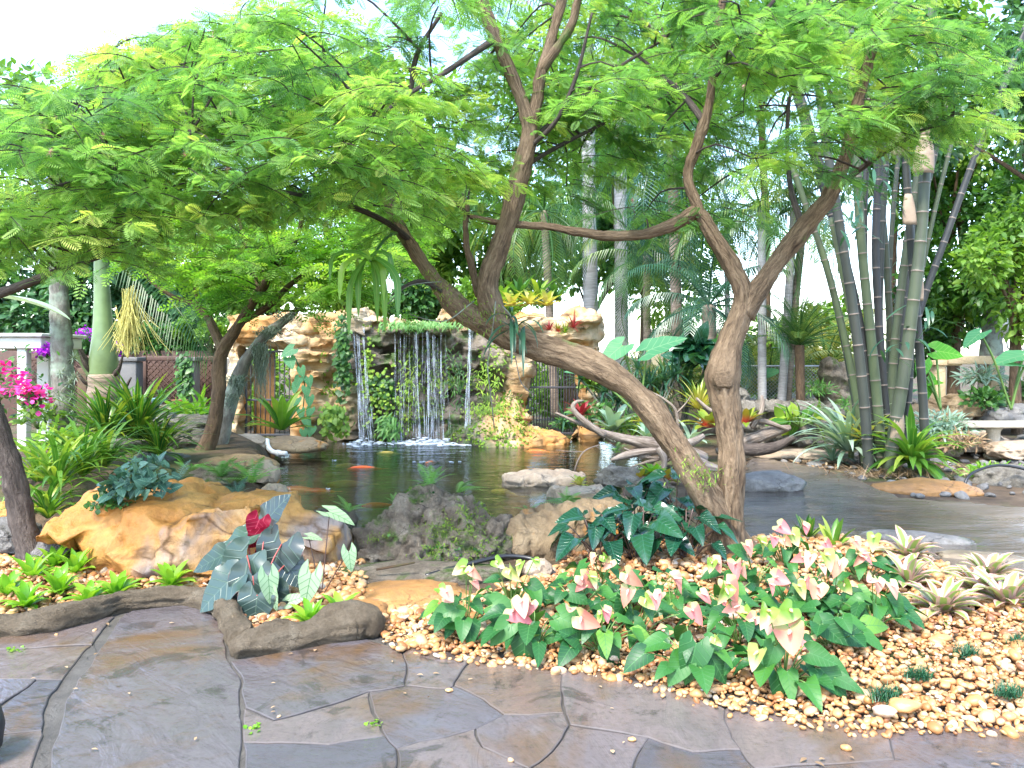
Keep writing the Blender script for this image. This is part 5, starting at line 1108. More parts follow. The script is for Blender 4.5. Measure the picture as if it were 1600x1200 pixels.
fern(345,745,8.4,12,.3,'fern','fern on top of the left bank above the ochre boulder'); fern(395,755,8.2,13,.32,'fern','feathery fern at the pond end of the left bank'); fern(370,775,7.6,10,.24,'coleus','dark little fern in the crease of the ochre boulder'); fern(300,745,8.6,9,.26,'fern','small fern beside the dark mossy stone'); fern(275,760,7.3,10,.24,'coleus','grey-green fern right of the begonia clump')
fern(672,762,6.8,11,.24,'fern','fern rooted on the top of the mossy boulder'); fern(715,770,6.7,8,.2,'fern','second fern on the right shoulder of the mossy boulder',az=(-1.4,1.4)); fern(618,790,6.6,6,.1,'fern','tiny fern at the left shoulder of the mossy boulder')
fern(885,792,8.0,14,.26,'fern','curly fern at the waterline below the cream slab'); fern(825,800,7.2,5,.14,'fern','little fern at the back of the tan boulder')
fern(545,800,6.6,8,.14,'fern','fern sprig on the knobbly brown stone'); fern(962,708,11.9,10,.25,'fern','fern under the driftwood log')
for px, py, Y, r, n, lb in [(640,830,6.45,(.2,.08,.06),260,'bright moss cushion on the mossy boulder, left face'),(700,815,6.42,(.22,.08,.06),260,'bright moss cushion under the boulder-top ferns'),(690,868,6.25,(.25,.06,.05),200,'moss cushion at the foot of the mossy boulder'),(588,842,6.4,(.12,.07,.06),120,'moss cushion on the left end of the mossy boulder')]:
    c = P(px, py, Y); p = c+rng.normal(0,.5,(n,3))*r; d = unit(np.stack([rng.standard_normal(n), -np.abs(rng.standard_normal(n)), rng.standard_normal(n)], -1)); m = M(); m.inst(T_LANCE, frames(d, [0,0,1.])*rng.uniform(.015,.035,n)[:,None,None], p); solo('moss', m, K['moss'], lb, 'moss', c)
fern(60,905,6.3,8,.2,'fern','fern beside the foot of the dark trunk')
# bromeliads round the driftwood and the pond
rosette_thing('bromeliad',905,758,14,.15,.03,'yelbrom','yellow bromeliad on the cream slab','bromeliad',Y=10.0,e0=80,e1=10,bend=45,fold=.3)
for px, py, mt, lb in [(1000,752,'redgreen','orange-hearted bromeliad left of the pair behind the dark plant'),(1040,752,'redgreen','orange-hearted bromeliad right of the pair behind the dark plant'),(1022,745,'lime','green bromeliad between the two orange-hearted ones')]:
    rosette_thing('bromeliad',px,py,18,.24,.04,mt,lb,'bromeliad',Y=10.2,e0=75,e1=8,bend=45,fold=.3)
rosette_thing('bromeliad',1108,668,22,.42,.06,'redgreen','big bromeliad with a crimson heart between the two trunks','bromeliad',Y=12.4,e0=70,e1=12,bend=45,fold=.3); rosette_thing('bromeliad',1165,662,18,.36,.05,'redgreen','crimson-hearted bromeliad just right of the right-hand trunk','bromeliad',Y=12.7,e0=70,e1=15,bend=45,fold=.3)
rosette_thing('bromeliad',1092,640,40,.55,.022,'yelbrom','spiky yellow-green bromeliad behind the crimson-hearted one','bromeliad',Y=13.6,e0=85,e1=20,bend=30,fold=.3); rosette_thing('bromeliad',958,672,16,.55,.07,'silver','pale green broad-leaved bromeliad behind the driftwood log','bromeliad',Y=13.2,e0=80,e1=20,bend=45,fold=.3)
rosette_thing('bromeliad',1005,660,14,.3,.035,'yelbrom','small yellow bromeliad against the leaning trunk','bromeliad',Y=13,e0=80,e1=10,bend=45,fold=.3); rosette_thing('bromeliad',908,650,18,.35,.035,'redbrom','purplish bromeliad behind the curled driftwood arm','bromeliad',Y=13.2,e0=75,e1=10,bend=45,fold=.3)
rosette_thing('bromeliad',1010,685,14,.35,.03,'silver','grey-leaved bromeliad hidden by the leaning trunk','bromeliad',Y=12.6,e0=75,e1=20,bend=45,fold=.3)
rosette_thing('bromeliad',1080,690,14,.4,.05,'silver','pale rosette above the driftwood root','bromeliad',Y=12.3,e0=70,e1=5,bend=45,fold=.3)
rosette_thing('birds_nest_fern',440,672,22,.85,.075,'strap','large strap-leaved fern below the left barred doorway','fern',Y=14.4,e0=85,e1=15,bend=50,fold=.25,prof='lance')
# right side beds
lily(1325,705,12.0,80,1.0,.034,'silver','silvery striped clump left of the bamboo foot','bromeliad','bromeliad',e1=15,bend=70); lily(1352,690,11.8,34,.6,.035,'yelbrom','yellow and red bromeliad among the bamboo stems','bromeliad','bromeliad',e1=15,bend=45); lily(1425,722,10.9,80,.8,.042,'strap','bright green strap clump right of the thickest bamboo','lily','strap_lily',e1=-5,bend=70); lily(1300,720,12.2,20,.45,.022,'silver','small grey-green clump at the far left of the bamboo foot','bromeliad','bromeliad',e1=10,bend=70)
bushlet(1470,672,12.6,(.5,.35,.32),420,T_LANCE,.16,'silver','grey-leaved shrub beside the outermost bamboo stem','shrub','shrub'); bushlet(1495,695,12.3,(.45,.3,.2),320,T_LANCE,.13,'dry','brown dry shrub left of the stone bench','shrub','shrub')
bushlet(1560,738,10.6,(.5,.3,.1),420,T_LANCE,.1,'lime','yellow-green ground plant inside the black hose loop','plant','plant'); bushlet(1535,630,14.6,(.45,.3,.3),300,T_OVAL,.13,'bush','leafy bush in front of the tan stone arch','shrub','shrub')
bushlet(1535,592,15.3,(.45,.3,.22),180,T_LANCE,.2,'silver','grey spiky plant under the tan lintel','plant','plant'); bushlet(1600,615,15.0,(.5,.3,.3),260,T_OVAL,.13,'bush','dark bush at the foot of the lamp post','shrub','shrub')
bushlet(1280,612,15.0,(.35,.3,.2),200,T_LANCE,.13,'fern','soft light green plant on top of the piled grey wall','plant','plant'); bushlet(1330,640,14.4,(.3,.25,.25),160,T_LANCE,.16,'fern','soft green plant at the right end of the piled grey wall','plant','plant')
c = P(1395,750,10.8); m = M()
for k in range(420):
    blade(m, [c[0]+rng.normal(0,.42), c[1]+rng.normal(0,.22), .0], rng.uniform(0,6.28), R(rng.uniform(-2,45)), R(rng.uniform(0,70)), rng.uniform(.1,.34), .006, 4, .2, 'taper', rng.random())
o = m.build('dry_litter', K['dry'], None, c); o['kind'] = 'stuff'
# fan of leaf litter and fallen leaves on the bank between path and driftwood
c = G(1200,720); m = M(); n = 420
p = np.stack([rng.uniform(4.2,6.6,n), rng.uniform(11.4,13.2,n), np.full(n,.05)], -1); p[:,2] = height(p)+.03
d = unit(np.stack([rng.standard_normal(n), rng.standard_normal(n), .2*rng.standard_normal(n)], -1)); m.inst(T_OVAL, frames(d, [0,0,1.])*rng.uniform(.05,.11,n)[:,None,None], p); o = m.build('fallen_leaves', K['dry'], None, c); o['kind'] = 'stuff'

n = 150
p = np.stack([rng.uniform(-2.5,4.6,n), rng.uniform(2.6,7.2,n), np.zeros(n)], -1); p[:,2] = np.where((poly_sd(p, GRAVEL_R) < 0)|(poly_sd(p, GRAVEL_L) < 0), .085, .012)
d = unit(np.stack([rng.standard_normal(n), rng.standard_normal(n), .12*rng.standard_normal(n)], -1)); m = M(); m.inst(T_OVAL, frames(d, [0,0,1.])*rng.uniform(.014,.04,n)[:,None,None], p); o = m.build('fallen_leaves', K['dry'], None, (0,5,0)); o['kind'] = 'stuff'

m = M(); n = 260
p = np.stack([rng.uniform(3.9,9.5,n), rng.uniform(9.2,13.4,n), np.zeros(n)], -1); p = p[poly_sd(p, np.array(PATH)) > .02]; n = len(p); p[:,2] = height(p)+.02
for k in range(7):
    s_ = np.arange(n)%7 == k; q = s_.sum(); d = unit(rng.standard_normal((q,3))*[1,1,.2]); m.inst(PEB1[k], frames(d, [0,0,1.])*(rng.uniform(.03,.11,q))[:,None,None], p[s_], rng.random(q)*.9)
o = m.build('gravel', K['grey'], None, (6,11,0)); o['kind'] = 'stuff'
# ------------------------------------------------------------------ trees that carry the feathery canopy
def diamond_bip(np_=7, L=1.0, pl=.36, pw=.05):
    v, f, l = [], [], []
    def dq(a, d, w, u):
        a, d, w = map(np.array, (a, d, w)); k = len(v)
        v.extend([a, a+d*.55-w, a+d, a+d*.55+w]); l.extend([(u,0,0),(u,-.6,0),(1,0,0),(u,.6,0)]); f.append((k,k+1,k+2,k+3))
    dq((0,0,0), (L,0,-.16), (0,.007,0), .5)
    for i in range(np_):
        x = .14+.84*i/(np_-1); s_ = math.sin(math.pi*(.2+.66*i/(np_-1)))
        for sg in (-1, 1):
            ln = pl*s_; an = R(64-20*i/(np_-1)); dq((x*L,0,-.16*x*x), (math.cos(an)*ln, sg*math.sin(an)*ln, -.1*ln), (-math.sin(an)*pw, sg*math.cos(an)*pw, 0), x)
    return np.array(v, float), [np.array(f)], np.array(l, float)
T_D7, T_D5 = diamond_bip(9, 1, .36, .036), diamond_bip(5, 1, .42, .07)
def limb_mesh(parent, name, mat, lines, rough=.22, seg=18, s=0, default_Y=6.3):
    """lines: [(px, py, radius, Y)]; returns the 3-D samples for twigs to grow from"""
    out = []
    for k, ln in enumerate(lines):
        q = spline(np.array([(*P(a[0], a[1], a[3] if len(a) > 3 else default_Y), a[2]) for a in ln]), .035)
        m = M(); tube(m, q[:,:3], np.maximum(q[:,3], .006), seg, 0, rough, s+k*7, True, 12)
        if seg > 13: roughen(m, .007, 14, s+k); roughen(m, .004, 40, s+k+5)
        m.build(name, K[mat], parent); out.append(q)
    return np.vstack(out)
LIMBS_SEEN = [(770,400,110,120),(810,260,100,110),(800,110,100,130),(880,60,90,110),(620,400,90,90),(700,440,90,60),(1095,320,80,90),(1090,200,80,120),(1260,350,110,90),(960,350,120,60)]
def clumps(regs, holes=()):
    out = []
    for x0, x1, y0, y1, Ya, Yb, n in regs:
        k = 0
        while k < n:
            px, py = rng.uniform(x0, x1), rng.uniform(y0, y1); k += 1
            if any(((px-hx)/hw)**2+((py-hy)/hh)**2 < 1 for hx, hy, hw, hh in holes): continue
            Yk = rng.uniform(Ya, Yb)
            if Yk < 6.75 and any(((px-hx)/hw)**2+((py-hy)/hh)**2 < 1 for hx, hy, hw, hh in LIMBS_SEEN): Yk = 6.9+rng.random()*1.4
            out.append(P(px, py, Yk))
    return np.array(out)
def feather_crown(parent, limb, cen, mat, leaf, T, twigs=4, tl=.55, per=22, barkm='barkdark', hang=.25, shade=None, flowers=0):
    lf, tw, fl = M(), M(), M(); Ds, Us, Ls, Ps, Ts = [], [], [], [], []
    base0 = limb[0,:2]
    for c in cen:
        dd = np.linalg.norm((limb[:,:3]-c)*[1,1,1.25], axis=1)+.8*(limb[:,2] > c[2]+.3)+.9*(limb[:,3] > .085); j = int(np.argmin(dd)); a = limb[j,:3]; L = np.linalg.norm(c-a)
        if L > .25:
            mid = a*.5+c*.5+[0,0,.10*L]+rng.normal(0,.05*L,3); q = spline(np.array([a, mid, c]), .15); tube(tw, q, np.linspace(min(.022,.007+.005*L), .005, len(q)), 5, rng.random(), 0, 0, False)
        tint = np.clip(rng.normal(.45,.22), 0, 1); oaz = math.atan2(c[1]-base0[1], c[0]-base0[0])
        for k in range(twigs):
            az = oaz+rng.normal(0, 1.2); el = rng.uniform(-.35,.3); L2 = tl*rng.uniform(.6,1.3); n = int(per*rng.uniform(.7,1.2))
            s_ = np.linspace(0, 1, 8); th = el-.55*s_; x = np.cumsum(np.cos(th))*L2/8; z = np.cumsum(np.sin(th))*L2/8
            az2 = az+rng.normal(0,.25)*s_; path = c+rng.normal(0,.06,3)+np.stack([x*np.cos(az2), x*np.sin(az2), z], -1)
            tube(tw, path, np.linspace(.005,.0018,8), 3, .5, 0, 0, False)
            u = np.sort(rng.uniform(.02,1,n)); p = np.stack([np.interp(u*7, np.arange(8), path[:,i]) for i in range(3)], -1)
            side = np.where(np.arange(n)%2 == 0, 1, -1)*rng.uniform(.5,1.25,n); la = az+side*(1-.5*(u > .93)); le = rng.normal(-hang,.3,n)
            Ds.append(np.stack([np.cos(la)*np.cos(le), np.sin(la)*np.cos(le), np.sin(le)], -1)); Us.append(np.array([0,0,1.])+.4*rng.standard_normal((n,3)))
            Ls.append(leaf*rng.uniform(.65,1.25,n)*(1-.25*u)); Ps.append(p); Ts.append(np.clip(tint+rng.normal(0,.16,n)+.12*(u > .8)+.35*(rng.random(n) < .03), 0, 1))
        if flowers and rng.random() < flowers:
            n = 60; d = unit(rng.standard_normal((n,3))+[0,0,.6]); o_ = c+rng.normal(0,.12,3)+[0,0,.05]; fl.inst(T_LANCE, frames(d, [0,0,1.])*rng.uniform(.025,.04,n)[:,None,None]*np.array([1,.25,.4]), np.repeat(o_[None], n, 0))
    D, U = np.vstack(Ds), np.vstack(Us); Rm = frames(D, U)*np.concatenate(Ls)[:,None,None]
    lf.inst(T, Rm, np.vstack(Ps), np.concatenate(Ts)); tw.build('twigs', K[barkm], parent); lf.build('crown', K[mat], parent, smooth=False)
    if fl.n: fl.build('flowers', K['puff'], parent)
HOLES = [(40,50,140,85),(200,20,100,40),(350,2,80,22),(724,45,45,60),(700,85,28,22),(560,10,40,26),(1010,60,45,40),(945,300,60,55),(1030,400,40,60),(860,290,20,30)]
# the leaning two-trunk tree
t1 = thing('powderpuff_tree', 'big leaning feathery-leaved tree with two furrowed trunks rising from the gravel bed', 'tree', G(1138,872))
main = limb_mesh(t1, 'trunk', 'bark', [[(a,b,c*(.84 if i == 0 else .73)*(1+.35*max(0,(b-845)/45)),d) for a,b,c,d in ln] for i, ln in enumerate([
 [(1142,890,.20,6.28),(1136,868,.155,6.28),(1128,835,.15,6.3),(1112,795,.15,6.3),(1085,742,.145,6.3),(1052,690,.145,6.35),(1010,632,.135,6.4),(965,592,.13,6.45),(915,566,.125,6.5),(862,550,.12,6.55),(812,533,.12,6.6),(765,508,.115,6.65),(718,480,.10,6.75),(682,440,.08,6.85),(652,398,.065,6.95),(622,350,.058,7.05),(600,310,.03,7.1)],
 [(1142,888,.17,6.3),(1146,840,.13,6.3),(1142,780,.125,6.32),(1144,720,.122,6.35),(1138,660,.125,6.38),(1131,612,.135,6.4),(1130,585,.155,6.4),(1138,545,.125,6.4),(1152,505,.12,6.42),(1160,478,.115,6.45),(1158,448,.10,6.45),(1138,405,.09,6.45),(1112,365,.082,6.45),(1088,320,.07,6.45),(1074,272,.06,6.45),(1090,225,.055,6.4),(1108,165,.05,6.4),(1115,100,.052,6.35),(1122,40,.05,6.3),(1140,-60,.04,6.2)]])], .26, 34, 3)
limbs = limb_mesh(t1, 'limb', 'bark', [
 [(790,515,.10,6.62),(770,480,.095,6.6),(762,445,.09,6.6),(776,398,.088,6.6),(796,340,.083,6.6),(810,285,.08,6.6),(822,235,.075,6.6),(828,200,.07,6.6),(812,150,.055,6.6),(790,95,.05,6.6),(770,48,.048,6.6),(745,-20,.044,6.6),(730,-80,.035,6.6)],
 [(827,205,.06,6.6),(838,160,.05,6.62),(846,110,.048,6.65),(862,60,.044,6.7),(880,-10,.04,6.7),(890,-80,.03,6.7)],[(846,112,.035,6.65),(868,78,.034,6.6),(893,38,.032,6.55),(908,-20,.028,6.5)],
 [(1160,492,.10,6.45),(1182,455,.085,6.45),(1215,408,.08,6.45),(1255,358,.075,6.4),(1292,312,.068,6.35),(1315,262,.06,6.3),(1330,212,.05,6.25),(1345,140,.04,6.2),(1372,40,.03,6.1)],
 [(1086,330,.05,6.45),(1050,352,.045,6.45),(1005,366,.042,6.5),(950,368,.04,6.5),(900,362,.037,6.55),(850,353,.034,6.6),(790,350,.03,6.65),(735,338,.02,6.7)],
 [(748,462,.035,6.65),(738,420,.03,6.7),(728,370,.025,6.7),(730,320,.018,6.7)]], .2, 16, 40)
fine = limb_mesh(t1, 'branch', 'barkdark', [
 [(640,375,.03,7),(600,345,.026,6.6),(540,320,.022,6.2),(470,305,.016,5.9),(390,290,.01,5.7)],[(622,350,.035,7.05),(598,270,.028,7.2),(560,200,.02,7.2),(520,130,.014,7.1),(500,60,.01,7)],[(775,60,.03,6.6),(700,110,.022,6.2),(620,160,.016,5.9),(560,220,.01,5.7)],
 [(640,175,.02,6.4),(650,90,.02,6.3),(690,20,.014,6.2)],[(826,225,.028,6.6),(880,175,.022,6.8),(960,110,.016,7),(1040,60,.01,7.2)],[(826,232,.024,6.6),(868,190,.02,6.4),(900,120,.016,6.3),(925,20,.01,6.2)],[(815,262,.022,6.6),(870,230,.018,6.9),(950,190,.014,7.2),(1040,150,.008,7.4)],
 [(1115,120,.03,6.35),(1160,60,.024,6.2),(1210,0,.014,6.1)],[(1100,190,.028,6.4),(1060,140,.022,6.8),(1000,90,.014,7.2)],[(1300,300,.028,6.35),(1350,260,.022,6.1),(1420,215,.016,5.9),(1490,180,.01,5.8)],[(1255,358,.03,6.4),(1235,290,.024,6.7),(1230,200,.018,6.9),(1240,100,.01,7)],[(1330,210,.024,6.25),(1290,130,.018,6.5),(1260,40,.012,6.6)],
 [(700,462,.022,6.8),(662,440,.018,6.6),(632,447,.012,6.5),(612,462,.007,6.45)],[(735,338,.014,6.7),(700,310,.012,6.6),(650,290,.008,6.5)]], .12, 8, 80)
for az_, ln_ in ((-2.7,.5),(-1.9,.42),(-.9,.46),(-.1,.5),(1.2,.4)):
    o_ = G(1142,868); dv = np.array([math.cos(az_), math.sin(az_)*.8, 0]); rt = spline(np.column_stack([np.array([o_+dv*.03+[0,0,.22], o_+dv*.14+[0,0,.07], o_+dv*.3+[0,0,.02], o_+dv*ln_+[0,0,-.04]]), [.075,.06,.04,.015]]), .02); rm = M(); tube(rm, rt[:,:3], rt[:,3], 16, 0, .25, 3, True, 12); rm.build('root', K['bark'], t1)
kn = M(); rock(kn, P(1129,592,6.30), (.075,.05,.085), 5, .22, 4, 0, 2, 1.6, .12); kn.build('burl', K['bark'], t1)
LM = np.vstack([main[main[:,2] > 2.6], limbs[limbs[:,2] > 2.1], fine])
cen = clumps([(240,460,70,320,5.0,7.6,24),(430,640,40,330,5.0,7.8,38),(620,850,20,300,5.3,8.2,34),(540,780,170,335,5.2,6.6,15),(850,1080,-20,190,5.8,8.6,30),(860,1080,190,330,6.8,8.8,12),(1050,1380,-10,260,5.2,8.4,52),(1340,1500,40,190,5.2,7.2,16),(960,1100,320,370,6.2,6.9,5),(620,680,300,350,6.7,7.2,3),(900,1400,-60,10,5.5,8,16),(420,900,-60,20,5.2,8,14)], HOLES)
feather_crown(t1, LM, cen, 'feather', .155, T_D7, 5, .56, 21, hang=.28, flowers=.14)
# the dark-trunked tree at the left frame edge
t2 = thing('powderpuff_tree', 'feathery-leaved tree at the left frame edge, dark trunk and pink puffs high up', 'tree', G(45,862))
a = limb_mesh(t2, 'trunk', 'barkdark', [[(a_,b_,c_*.8,d_) for a_,b_,c_,d_ in [(52,890,.17,6.3),(44,850,.135,6.3),(32,800,.12,6.3),(20,740,.11,6.28),(4,690,.10,6.25),(-20,620,.095,6.2),(-45,540,.085,6.15),(-60,450,.07,6.1),(-55,360,.055,6.1),(-35,250,.04,6.1)]]], .16, 18, 5)
b = limb_mesh(t2, 'limb', 'barkdark', [[(-58,470,.05,6.1),(0,458,.04,6.0),(70,432,.034,5.9),(150,402,.026,5.8),(230,378,.016,5.7)],[(-58,380,.04,6.1),(20,330,.034,6.0),(110,285,.026,5.9),(190,250,.018,5.8),(300,205,.01,5.7)],[(-45,300,.035,6.1),(40,210,.028,6.2),(130,180,.022,6.3),(230,190,.016,6.4),(310,203,.01,6.5)],[(110,285,.018,5.9),(160,240,.014,5.8),(190,290,.01,5.6)],[(-40,270,.03,6.1),(20,240,.02,6.4),(80,225,.012,6.6)]], .12, 8, 50)
cen = clumps([(-110,180,150,330,4.6,7.4,31),(-110,200,300,390,4.6,7.0,24),(170,420,190,360,4.8,6.8,22),(40,260,90,220,5.5,7.5,18),(160,420,40,200,5.8,8.0,22),(-60,120,110,180,5.5,7.5,8),(0,330,40,130,5.5,8,14),(180,420,20,110,5.5,8,9)], HOLES)
feather_crown(t2, np.vstack([a[a[:,2] > 2.3], b]), cen, 'feather', .15, T_D7, 5, .54, 20, hang=.28, flowers=.35)
# the forked tree on the left bank
t3 = thing('powderpuff_tree', 'slender forked tree with light green crown on the left pond bank', 'tree', P(320,705,10.6))
a = limb_mesh(t3, 'trunk', 'barkmid', [[(a_,b_,c_*.82,d_) for a_,b_,c_,d_ in [(312,718,.16,10.5),(326,690,.13,10.5),(336,655,.115,10.5),(342,610,.105,10.5),(342,570,.10,10.5),(352,540,.10,10.5),(378,500,.085,10.4),(405,455,.075,10.3),(430,425,.06,10.2),(452,395,.045,10.1),(470,350,.035,10),(480,280,.025,10)]]], .14, 18, 9)
b = limb_mesh(t3, 'limb', 'barkmid', [[(348,548,.075,10.5),(334,515,.06,10.6),(320,490,.05,10.7),(300,474,.04,10.8),(270,463,.03,10.9),(235,440,.02,11)],[(312,480,.025,10.7),(305,455,.02,10.7),(302,420,.015,10.7)],[(378,502,.05,10.4),(420,478,.045,10.4),(450,448,.035,10.3),(490,420,.025,10.2),(540,400,.015,10.1)],[(428,428,.04,10.2),(465,412,.03,10.4),(510,380,.02,10.6)],[(405,455,.03,10.3),(390,400,.025,10.6),(370,330,.02,11),(350,240,.014,11.2),(330,150,.01,11.4)],[(480,290,.02,10),(440,200,.016,10.2),(400,120,.01,10.4)],[(440,486,.015,10.3),(490,483,.012,10.2),(540,470,.008,10.1)]], .12, 9, 60)
cen = clumps([(330,560,360,430,9,12.2,24),(150,330,350,395,9,12,9),(290,560,420,470,9.4,11,14),(140,520,30,370,9.5,12.5,48),(150,460,10,170,9.5,12.5,26),(430,640,300,410,9.5,12,24)], [(60,55,150,80),(235,30,100,40),(350,8,90,30)])
feather_crown(t3, np.vstack([a[a[:,2] > 2.3], b]), cen, 'feather2', .22, T_D5, 4, .75, 18, hang=.2, flowers=.12)
# the slanted pale trunk with hanging moss
t4 = thing('mossy_tree', 'slanting pale trunk hung with grey moss in front of the left doorway', 'tree', P(345,715,11.2))
limb_mesh(t4, 'trunk', 'barkpale', [[(332,722,.13,11.2),(345,690,.115,11.2),(356,645,.105,11.2),(368,600,.10,11.2),(386,560,.085,11.2),(415,525,.07,11.2),(445,500,.055,11.2),(475,474,.035,11.2),(500,440,.02,11.2)]], .16, 14, 11)
def moss_beard(parent, spots):
    m = M()
    for px, py, Y, w_, L, n in spots:
        c = P(px, py, Y)
        for k in range(n):
            x = rng.normal(0, w_*.5); l_ = L*rng.uniform(.35,1)*(1-.5*min(1, abs(x)/w_)); b = c+[x, rng.normal(0,w_*.3), rng.uniform(-.05,.05)]
            z = np.linspace(0, 1, 7); p = b+np.stack([.02*np.sin(z*9+k)+rng.normal(0,.02)*z, .02*np.cos(z*7+k), -z*l_], -1); tube(m, p, .006*(1.2-z), 3, rng.random(), 0, 0, False)
    m.build('hanging_moss', K['spmoss'], parent)
moss_beard(t4, [(408,540,11.1,.13,.95,110),(372,590,11.05,.13,.4,90),(425,515,11.1,.25,.22,80),(450,490,11.1,.2,.2,50),(360,620,11.05,.08,.25,40)])

# plants that hang in the leaning tree
c = P(578,408,5.9); m = M()
for px, py, w_ in [(545,525,.03),(560,495,.03),(590,505,.028),(602,520,.03),(622,500,.034),(515,440,.03),(530,470,.03),(612,440,.03),(560,440,.026),(600,470,.028)]:
    e = P(px, py, 5.9+rng.uniform(-.15,.15)); mid = c*.45+e*.55; mid[0] += (e[0]-c[0])*.35; mid[2] += .12; ribbon(m, [c, c*.7+mid*.3+[0,0,.05], mid, e], w_*.85, .2, rng.uniform(.25,.75))
stalk(m, P(628,360,7.0), c, .012, .05); solo('hanging_plant', m, K['strap'], 'strap-leaved plant dangling in mid-air left of the leaning trunk', 'plant', c)
c = P(798,505,6.45); m = M()
for k in range(16): blade(m, c+[rng.normal(0,.05),-.04,rng.normal(0,.03)], rng.uniform(-2.6,-.4), R(rng.uniform(-20,30)), R(rng.uniform(50,95)), rng.uniform(.25,.62), .014, 8, .3, 'lance', rng.uniform(0,.5))
solo('orchid', m, K['palmdk'], 'strap-leaved orchid hanging under the crotch of the leaning trunk', 'orchid', c)
VN = 'thin vines dangling from the leaning tree'
for pts, lb in [([(775,470,6.4),(768,520,6.35),(762,570,6.35),(768,630,6.35),(772,668,6.35)],'long pale vine hanging straight down across the right fall'),([(785,478,6.4),(800,500,6.3),(806,560,6.3),(815,600,6.3),(832,616,6.3)],'vine ending in a hook beside the right doorway'),([(690,440,6.7),(640,446,6.5),(610,470,6.5),(600,480,6.5)],'bare looping vine left of the leaning limb'),([(742,470,6.5),(700,500,6.4),(660,498,6.4),(640,490,6.4)],'horizontal vine crossing in front of the middle fall lip')]:
    q = spline(np.array([P(*p) for p in pts]), .04); m = M(); tube(m, q+.008*np.stack([fbm(q,6,1,2),fbm(q,6,2,2),fbm(q,6,3,2)],-1), .0045, 5); solo('vine', m, K['barkpale'], lb, 'vine', q[0], VN)
m = M()
for px, py, Y, n, w_ in [(700,455,6.62,150,.10),(745,497,6.5,120,.10),(775,500,6.45,120,.10),(1100,745,6.15,160,.07),(680,430,6.75,120,.08),(1072,720,6.2,50,.05)]:
    p = P(px, py, Y)+rng.normal(0,1,(n,3))*[w_,.03,w_*.7]; d = unit(rng.standard_normal((n,3))+[0,-.6,.2]); m.inst(T_LANCE, frames(d, [0,0,1.])*rng.uniform(.02,.05,n)[:,None,None], p)
m.build('moss', K['moss'], t1)
# ------------------------------------------------------------------ palms
def frond(m, pts, ll, n=34, w_=.022, t=(0,1), droop=.5, r=.018, vee=.25):
    """arched rachis with two rows of leaflets"""
    q = spline(np.asarray(pts, float), .08); k = len(q); tube(m, q, np.linspace(r, r*.25, k), 5, .3, 0, 0, False)
    T_ = unit(np.gradient(q, axis=0)); tb = rng.uniform(*t)
    idx = np.linspace(.12, .995, n)*(k-1); V, L, tt = [], [], []
    for sg in (-1, 1):
        for x in idx:
            j = int(x); p = q[j]+(q[min(k-1,j+1)]-q[j])*(x-j); T0 = T_[j]; u = x/(k-1); side = unit(np.cross(T0, [0,0,1.])+1e-6)*sg; ln = ll*math.sin(math.pi*(.12+.8*u))**.7*rng.uniform(.85,1.1)
            d = unit(side+T0*(.45+.5*u)+np.array([0,0,vee])); wv = T0*w_*.5
            e1 = p+d*ln*.5+[0,0,-droop*ln*.14]; e2 = p+d*ln*.86+[0,0,-droop*ln*.75]
            V += [p-wv*.5, p+wv*.5, e1+wv, e1-wv, e2]; L += [(u,-.3,0),(u,.3,0),(u,.9,0),(u,-.9,0),(1,0,0)]; tt += [np.clip(tb+rng.normal(0,.12), 0, 1)]*5
    a = np.arange(len(V)//5)[:,None]*5; m.add(V, [a+np.array([[0,1,2,3]]), a+np.array([[3,2,4]])], tt, L)
def palm_head(m, c, n, L, ll, el=(-25,75), t=(0,.6), droop=.6, w_=.03, nl=34, arch=1.3):
    for k in range(n):
        az = k*2.39996+rng.uniform(-.2,.2); e = R(el[0]+(el[1]-el[0])*((k+.5)/n)); Lk = L*rng.uniform(.85,1.1); s_ = np.linspace(0, 1, 7); th = e-arch*s_**1.4
        h = np.cumsum(np.cos(th))*Lk/7; z = np.cumsum(np.sin(th))*Lk/7; frond(m, np.vstack([c, np.asarray(c)+np.stack([h*math.cos(az), h*math.sin(az), z], -1)]), ll, nl, w_, t, droop, .012+L*.005)
def palm(name, label, base, top, r0, r1, mat, head, cat='palm', fm='palm', shaft=None, group=None, lean=0):
    root = thing(name, label, cat, base, group); a, b = np.asarray(base, float), np.asarray(top, float); n = 46; s_ = np.linspace(0, 1, n)
    p = a+(b-a)*s_[:,None]; p[:,0] += lean*np.sin(s_*math.pi); rad = r0+(r1-r0)*s_; rad = rad*(1+.035*(np.arange(n)%2)); m = M(); tube(m, p, rad, 14, 0, .04); m.build('trunk', K[mat], root)
    if shaft: m = M(); q = np.array([b, b+[0,0,shaft*.3], b+[0,0,shaft*.8], b+[0,0,shaft]]); tube(m, spline(np.column_stack([q, [r1*1.05,r1*1.15,r1*.8,r1*.5]]), .1)[:,:3], np.interp(np.linspace(0,1,len(spline(q,.1))), [0,.3,.8,1], [r1*1.05,r1*1.15,r1*.8,r1*.5]), 14); m.build('crownshaft', K['crownshaft'], root); b = b+[0,0,shaft]
    m = M(); palm_head(m, b, *head[0], **head[1]); m.build('fronds', K[fm], root, smooth=False); return root
g0 = .1
palm('royal_palm', 'left of two tall pale palm trunks behind the right doorway', (P(925,0,19)[0],19,g0), P(918,120,19), .185, .15, 'palmtrunk', ((13,3.4,.75), dict(el=(-30,70), t=(0,.5), droop=.9)), shaft=1.1)
palm('royal_palm', 'right of two tall pale palm trunks behind the right doorway', (P(972,0,20)[0],20,g0), P(968,90,20), .17,.14, 'palmtrunk', ((13,3.4,.75), dict(el=(-30,70), t=(0,.5), droop=.9)), shaft=1.1)
